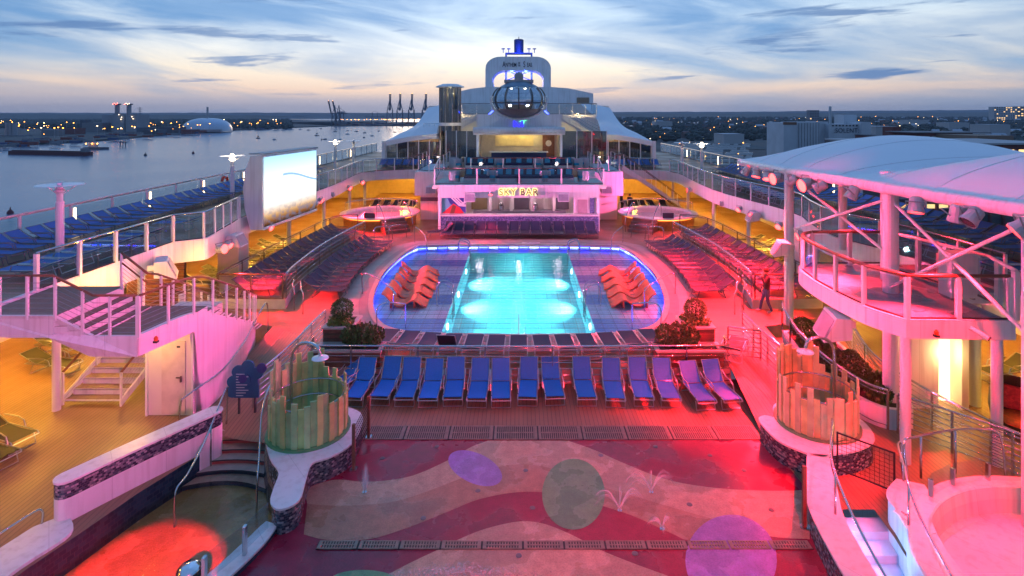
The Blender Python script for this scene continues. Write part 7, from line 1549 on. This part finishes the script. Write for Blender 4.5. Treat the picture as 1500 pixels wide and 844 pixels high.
# parked cars and vans on the quay
CW = [mat('car_white', (.7, .7, .72), .3, coat=.5), mat('car_silver', (.4, .42, .45), .3, .3, coat=.5), mat('car_dark', (.04, .05, .08), .3, coat=.5), mat('car_red', (.3, .03, .03), .3, coat=.5)]; CARG = mat('car_glass', (.02, .025, .03), .1); TYRE = mat('tyre', (.015, .015, .015), .8)
def car(m):
    t = thing('parked_car', 'x', 'car'); q = MB(); prof = [(-2.1, .3), (-2.15, .75), (-1.9, .95), (-1.0, 1.0), (1.1, .95), (2.0, .85), (2.1, .5), (2.05, .3)]; q.extr([(-.85, a, z) for a, z in prof], (1.7, 0, 0)); q.build('body', m, t)
    q = MB(); q.extr([(-.74, a, z) for a, z in [(-1.75, .95), (-1.25, 1.42), (.2, 1.45), (.95, .96)]], (1.48, 0, 0)); q.build('windows', CARG, t); q = MB(); q.extr([(-.7, a, z) for a, z in [(-1.2, 1.43), (-1.1, 1.48), (.1, 1.49), (.2, 1.45)]], (1.4, 0, 0)); q.build('roof', m, t)
    for x in (-.85, .85):
        for y in (-1.3, 1.3): q = MB(); q.tube([(x-.09, y, .32), (x+.09, y, .32)], .32, 10); q.build('wheel', TYRE, t)
    return t
CP = [Pool(car(m)) for m in CW]; CN = ['white', 'silver', 'dark', 'red']
R = random.Random(5)
for r_ in range(5):
    for k in range(18):
        if R.random() < .2: continue
        i = R.choice((0, 1, 1, 2, 2, 2, 3)); CP[i].put((66+k*2.9+r_*1.5, 84+r_*13+R.uniform(-.3, .3), zl), R.uniform(-.06, .06)+(pi if R.random() < .5 else 0), CN[i]+' car parked in rows on the quay below the canopy', CN[i]+' cars parked on the quay')
def van():
    q = MB(); q.extr([(-1.2, a, z) for a, z in [(-3.2, .4), (-3.2, 2.9), (1.7, 2.9), (2.7, 1.6), (3.3, 1.4), (3.3, .4)]], (2.4, 0, 0)); q.span((-1.1, 1.9, 1.7), (1.1, 2.6, 2.1), 1); return q.build('parked_van', [CW[0], CARG], None, center=False)
vn = tag(van(), 'x', 'van'); VP = Pool(vn)
cnt = 0
for r_ in range(11):
    D = 330+r_*46
    for k in range(26):
        px = 948+k*6.2+r_*1.2+R.uniform(-.6, .6)
        if R.random() < .12 or px > 1100 or px < 950+r_*2: continue
        VP.put(V2(px, D, zl), R.uniform(-.1, .1)+1.2, 'white van parked in the long rows on the dock beyond the right railing', 'vans parked on the dock', 1.0); cnt += 1
# street lamps
SL = emis('sodium_lamp', (1, .36, .05), 13); SLW = emis('white_lamp', (1, .75, .45), 9)
def street(m):
    t = thing('street_lamp', 'x', 'street lamp'); q = MB(); q.tube([(0, 0, 0), (0, 0, 10)], .16, 5); q.build('pole', GREY, t); q = MB(); q.lathe([(.01, .5), (.6, .2), (.6, -.1), (.01, -.3)], (0, 0, 10), 8); q.build('lamp_head', m, t); return t
SLP, SWP = Pool(street(SL)), Pool(street(SLW))
R = random.Random(9)
for i in range(120):
    D = R.uniform(900, 1750); px = R.uniform(-10, 420); 
    mind = gd(226-(px/430)*38.0) if px < 430 else 2600
    D = max(D, mind+20)*R.uniform(1.0, 1.25); pl = SLP if R.random() < .75 else SWP; p = V2(px, D, zl); pl.put(p, 0, ('amber' if pl is SLP else 'white')+' lamp among the works on the far shore', ('amber' if pl is SLP else 'white')+' lamps on the far shore', R.uniform(.5, 1.15)*(1.0+D/1600))
for i in range(40): p = V2(R.uniform(492, 615), R.uniform(2320, 2700), zl); SLP.put(p, 0, 'amber lamp on the container quay', 'amber quay lamps', 2.2)
for i in range(130):
    D = 480+2300*R.random()**1.2; px = R.uniform(915, 1545); p = V2(px, D, tz(D) if D > 700 else zl); pl = SLP if R.random() < .7 else SWP; pl.put(p, 0, ('amber' if pl is SLP else 'white')+' street lamp in the town', ('amber' if pl is SLP else 'white')+' street lamps in the town', R.uniform(.45, 1.1)*(1.0 if D < 900 else .8+D/2500))
# works on the far shore
CONC = mat('concrete', (.30, .30, .33), .9, 0, .15, .03); DARKC = mat('dark_cladding', (.09, .10, .13), .85, 0, .2, .03)
ps = thing('power_station', 'grey power station with two lit chimneys', 'power station', V2(172, 1420, zl)); Dp = 1420
def pb(px0, px1, top, D=Dp, dep=50, m=CONC, name='block'): a, b = V(px0, top, D), V(px1, top, D); q = MB(); q.span((a.x, D, zl), (b.x, D+dep, a.z)); q.build(name, m, ps)
pb(149, 168, 168.5, Dp+30); pb(166, 182, 167); pb(184, 200, 168); pb(120, 149, 180, Dp, 60, WALLS[2], 'hall'); pb(117, 124, 176, Dp+10, 20, DARKC, 'hall'); pb(200, 222, 187, Dp, 40, DARKC, 'hall')
for px, col in ((171.8, 0), (189, 1)):
    p = V(px, 152, Dp+20); r_ = 3.1*Dp/830; q = MB(); q.tube([(p.x, Dp+20, zl), (p.x, Dp+20, p.z)], r_, 14); q.build('chimney', CONC, ps)
    q = MB(); q.tube([(p.x, Dp+20, p.z-3), (p.x, Dp+20, p.z)], r_*1.6, 14); q.build('chimney_head', DARKC, ps)
    for k in range(4): q = MB(); q.lathe([(.01, 1), (1.0, 0), (.01, -1)], (p.x-6+4*k, Dp+12, p.z-1.5+(k % 2)*2), 6); q.build('beacon', emis('red_works_lamp', (1, .10, .06), 20) if (col == 0 or k == 0) else SLW, ps)
for px, py in ((174, 168), (178, 172), (177, 175), (193, 171), (195, 174)): p = V(px, py, Dp-2); q = MB(); q.lathe([(.01, .9), (.9, 0), (.01, -.9)], p, 6); q.build('lamp', SLW, ps)
dm = thing('silver_dome', 'large silver domed plant with a slim chimney', 'dome', V2(304, 1500, zl)); p = V(304, 173, 1500); R0 = 33*1500/830
q = MB(); q.lathe([(R0*cos(a*pi/2/10)**.75, (p.z-zl)*sin(a*pi/2/10)**.9) for a in range(10)]+[(.01, p.z-zl)], (p.x, 1500, zl), 32); q.build('dome', mat('dome_metal', (.42, .47, .56), .3, .6, .05, .01), dm, smooth=True); c_ = V(304, 157, 1540); q = MB(); q.tube([(c_.x, 1540, zl), (c_.x, 1540, c_.z)], 2.6, 10); q.build('chimney', WALLS[1], dm)
q = MB(); a_, b_ = V(293, 191, 1430), V(322, 191, 1430); q.span((a_.x, 1430, zl), (b_.x, 1440, a_.z+2)); q.build('entrance_block', CONC, dm)
so = thing('cement_silo', 'small pale silo building at the left edge of the far shore', 'silo', V2(17, 1150, zl)); 
for k in range(3): p = V(11+k*5.5, 180, 1150); q = MB(); q.tube([(p.x, 1150, zl), (p.x, 1150, p.z)], 4.2, 12); q.build('silo', CONC, so)
q = MB(); a_, b_ = V(-6, 198, 1140), V(35, 198, 1140); q.span((a_.x, 1140, zl), (b_.x, 1160, a_.z)); q.build('shed', WALLS[2], so)
for i, (a, b, c, D) in enumerate(((232, 262, 186, 1350), (60, 78, 190, 1150), (86, 110, 188, 1250), (335, 372, 187.5, 1900), (376, 412, 187, 2050), (265, 282, 190, 1300), (210, 232, 190, 1250))): block('low industrial shed among the lamps on the far shore', a, b, c, D, 30, (DARKC, WALLS[2], BRK)[i % 3], 'shed', z0=zl, group='sheds on the far shore')
py_ = thing('pylon', 'thin lattice pylon behind the power station', 'pylon', V2(205, 2300, zl)); q = MB()
p = V(205, 157, 2300)
for s in (-1, 1): q.tube([(p.x+s*7, 2300, zl), (p.x+s*.8, 2300, p.z)], .7, 4)
for k in range(3): q.tube([(p.x-11+k*2, 2300, p.z-4-7*k), (p.x+11-k*2, 2300, p.z-4-7*k)], .6, 4)
q.build('lattice', DGREY, py_)
# container cranes
def crane():
    t = thing('quay_crane', 'x', 'crane'); M_ = mat('crane_steel', (.10, .12, .17), .7, .2, .1, .02); q = MB()
    for x in (-9, 9):
        for y in (-13, 13): q.bar((x, y, 0), (x*.8, y*.7, 42), 2.0, 2.0)
        q.bar((x*.9, -13, 14), (x*.9, 13, 14), 1.6, 1.6)
    q.bar((-7, -9, 42), (0, -4, 72), 1.6, 1.6); q.bar((7, -9, 42), (0, -4, 72), 1.6, 1.6); q.bar((-9, -13, 14), (9, -13, 40), 1, 1); q.bar((9, -13, 14), (-9, -13, 40), 1, 1); q.build('portal', M_, t); q = MB(); q.bar((0, -24, 42), (0, 34, 42), 3.2, 3.0); q.bar((0, 0, 42), (0, -4, 64), 2, 2); q.bar((0, -4, 64), (0, 32, 43), .8, .8); q.build('girder', M_, t)
    q = MB(); q.bar((-1, -22, 43), (-1.6, -34, 86), 2.4, 2.4); q.bar((1, -22, 43), (1.6, -34, 86), 2.4, 2.4); q.build('raised_boom', M_, t)
    q = MB(); q.box((0, 14, 46), (7, 12, 6)); q.build('machine_house', mat('crane_house', (.3, .3, .33), .7), t); q = MB(); q.lathe([(.01, .7), (.7, 0), (.01, -.7)], (0, -34, 87), 6); q.build('boom_lamp', SL, t); return t
KR = Pool(crane())
for k, (px, D) in enumerate(((571, 2380), (585.5, 2380), (602.5, 2380), (622.5, 2380))): KR.put(V2(px, D, zl), .25, 'blue grey container crane with raised boom in the row of four', 'row of raised cranes', 1.5)
for k, px in enumerate((492, 498)): KR.put(V2(px, 2330, zl), -.5, 'container crane with raised boom at the tip of the quay', 'pair of cranes at the quay tip', 1.15)
q = MB(); cb = thing('gantry_crane', 'low wide gantry crane with lowered boom between the raised cranes', 'crane', V2(549, 2420, zl)); p = V2(549, 2420, zl)
for dx in (-16, 16): q.bar((p.x+dx, 2420, zl), (p.x+dx*.6, 2420, zl+52), 2, 2)
q.bar((p.x-42, 2420, zl+34), (p.x+42, 2420, zl+34), 2, 2.5); q.bar((p.x, 2420, zl+60), (p.x-40, 2420, zl+35), .8, .8); q.bar((p.x, 2420, zl+60), (p.x+40, 2420, zl+35), .8, .8); q.build('frame', MATS['crane_steel'], cb)
CT = [mat('box_red', (.2, .05, .04), .8), mat('box_blue', (.05, .08, .18), .8), mat('box_grey', (.2, .2, .22), .8)]
ctn = []
for i in range(3): q = MB(); q.span((-6, -1.3, 0), (6, 1.3, 2.7)); ctn.append(Pool(tag(q.build('container', CT[i], center=False), 'x', 'container')))
for i in range(110): k = R.randrange(3); p = V2(R.uniform(490, 618), R.uniform(2300, 2420), zl+2.7*R.choice((0, 0, 1, 1, 2, 3))); ctn[k].put(p, 0, ('red', 'blue', 'grey')[k]+' shipping container stacked on the far quay', ('red', 'blue', 'grey')[k]+' containers on the far quay', 1.3)
for i in range(90):
    k = R.randrange(3); px = R.uniform(-10, 400); D = gd(226-(px/430)*38.0)*R.uniform(1.04, 1.4)+15; p = V2(px, D, zl); ctn[k].put(p, R.uniform(-.4, .4), ('red', 'blue', 'grey')[k]+' shipping container in the works on the far shore', ('red', 'blue', 'grey')[k]+' containers in the far works', R.uniform(.8, 1.6))
# boats, buoys, barge and tug
HULL = [mat('boat_white', (.55, .57, .6), .4), mat('boat_navy', (.03, .04, .07), .4)]
def boat(m):
    t = thing('sailing_boat', 'x', 'boat'); q = MB(); st = [(-4.5, 1.1), (-2, 1.5), (1, 1.45), (3.5, .8), (5, .05)]
    A = [(-w_, y, 1.1) for y, w_ in st]; B = [(w_, y, 1.1) for y, w_ in st]; A0 = [(-w_*.6, y*.9, -.2) for y, w_ in st]; B0 = [(w_*.6, y*.9, -.2) for y, w_ in st]; q.strip(A, A0); q.strip(B0, B); q.strip(B, A); q.add([A[0], A0[0], B0[0], B[0]], [(0, 1, 2, 3)]); q.build('hull', m, t)
    q = MB(); q.span((-.9, -2.5, 1.1), (.9, 1.2, 1.8)); q.build('cabin', HULL[0], t); q = MB(); q.tube([(0, .6, 1), (0, .6, 13)], .13, 5); q.tube([(0, .6, 2.4), (0, -3.6, 2.4)], .16, 5); q.build('mast', GREY, t); return t
BP = [Pool(boat(h)) for h in HULL]; R = random.Random(4)
for i, (px, py) in enumerate(((509, 197), (533, 202), (534, 195), (498, 205), (471, 205), (476, 204.5), (402, 205), (464, 199), (491, 193), (509, 192), (515, 191), (522, 193), (545, 199.5), (464, 196), (378, 203), (555, 192.5), (578, 194), (452, 191), (440, 190), (470, 189))):
    D = gd(py); k = 1 if i % 3 else 0; BP[k].put(V2(px, D, ZS+.1), R.uniform(0, 6.28), ['white hulled sailing boat moored in the river', 'dark hulled sailing boat moored in the river'][k], ['white boats moored in the river', 'dark boats moored in the river'][k], 1.0 if py > 200 else 1.1)
def buoy(px, py, r_, lab, m):
    D = gd(py); p = V2(px, D, ZS); t = thing('buoy', lab, 'buoy', p); q = MB(); q.lathe([(r_, -.2), (r_*1.05, r_*.5), (r_*.6, r_*1.2), (r_*.25, r_*1.5)], p, 12); q.build('float', m, t); q = MB(); q.lathe([(r_*.2, r_*1.5), (r_*.2, r_*2.2), (.01, r_*2.4)], p, 8); q.build('topmark', m, t)
BUO = mat('buoy_red', (.12, .02, .03), .5); buoy(15, 313, 1.3, 'dark red buoy beside the water side railing', BUO); buoy(213, 228, 1.6, 'small dark buoy in the open river', BLACK); buoy(283, 225, 1.5, 'second small dark buoy nearer the screen', BUO); buoy(378, 201, 1.8, 'dark buoy near the dome shore', BLACK)
def barge():
    D = gd(226); a, b = V2(18, D, ZS), V2(128, D-25, ZS); t = thing('barge', 'long low dark red barge moored by the far shore', 'barge', a); d = (b-a); n_ = Vector((-d.y, d.x, 0)).normalized()*9
    q = MB(); q.prism([((a-n_*.5).x, (a-n_*.5).y), ((b-n_*.5).x, (b-n_*.5).y), ((b+n_*.5).x+2, (b+n_*.5).y), ((a+n_*.5).x, (a+n_*.5).y)], ZS-.3, ZS+4.2); q.build('hull', mat('barge_red', (.11, .025, .03), .7), t)
    q = MB(); q.bar(a+d*.03+Vector((0, 0, 4.6)), b-d*.04+Vector((0, 0, 4.6)), 6, 1.0); q.build('hatch_cover', mat('barge_hatch', (.07, .03, .035), .7), t); q = MB(); p = b-d*.03; q.box((p.x, p.y, ZS+6), (6, 6, 5)); q.build('wheelhouse', WALLS[2], t)
    D2 = gd(219); p = V2(140, D2, ZS); t = thing('tug_boat', 'small work boat with bright deck lamps behind the barge', 'boat', p); q = MB(); q.prism([(p.x-14, p.y-4), (p.x+10, p.y-4), (p.x+18, p.y), (p.x+10, p.y+4), (p.x-14, p.y+4)], ZS-.3, ZS+3); q.build('hull', DARKC, t); q = MB(); q.box((p.x-3, p.y, ZS+6), (9, 6, 6)); q.build('wheelhouse', WALLS[1], t); q = MB(); q.tube([(p.x-3, p.y, ZS+9), (p.x-3, p.y, ZS+17)], .3, 5); q.build('mast', GREY, t)
    for dx in (-9, -1, 6): q = MB(); q.lathe([(.01, .9), (.9, 0), (.01, -.9)], (p.x+dx, p.y-5, ZS+8), 6); q.build('deck_lamp', SL, t)
    p = V2(180, gd(215), ZS); t = thing('mooring_dolphin', 'small timber mooring frame standing in the river', 'mooring', p); q = MB()
    for dx in (-4, 0, 4): q.tube([(p.x+dx, p.y, ZS-1), (p.x+dx*.8, p.y, ZS+9)], .6, 6)
    q.span((p.x-4.5, p.y-2, ZS+6), (p.x+4.5, p.y+2, ZS+7)); q.build('frame', DARKC, t)
barge()

# the evening air over river and town
q = MB(); q.span((-9500, -350, ZS-6), (16500, 9000, 140)); o = q.build('haze', [], center=False); o['kind'] = 'stuff'; o['label'] = 'thin blue evening haze over the river and the town'
hm = bpy.data.materials.new('evening_haze'); hm.use_nodes = True; tt = hm.node_tree; tt.nodes.clear(); oo_ = N(tt, 'ShaderNodeOutputMaterial'); pv = N(tt, 'ShaderNodeVolumePrincipled')
pv.inputs['Color'].default_value = (.62, .76, 1, 1); pv.inputs['Density'].default_value = 6e-5; pv.inputs['Anisotropy'].default_value = .2; tt.links.new(pv.outputs[0], oo_.inputs['Volume']); o.data.materials.clear(); o.data.materials.append(hm)
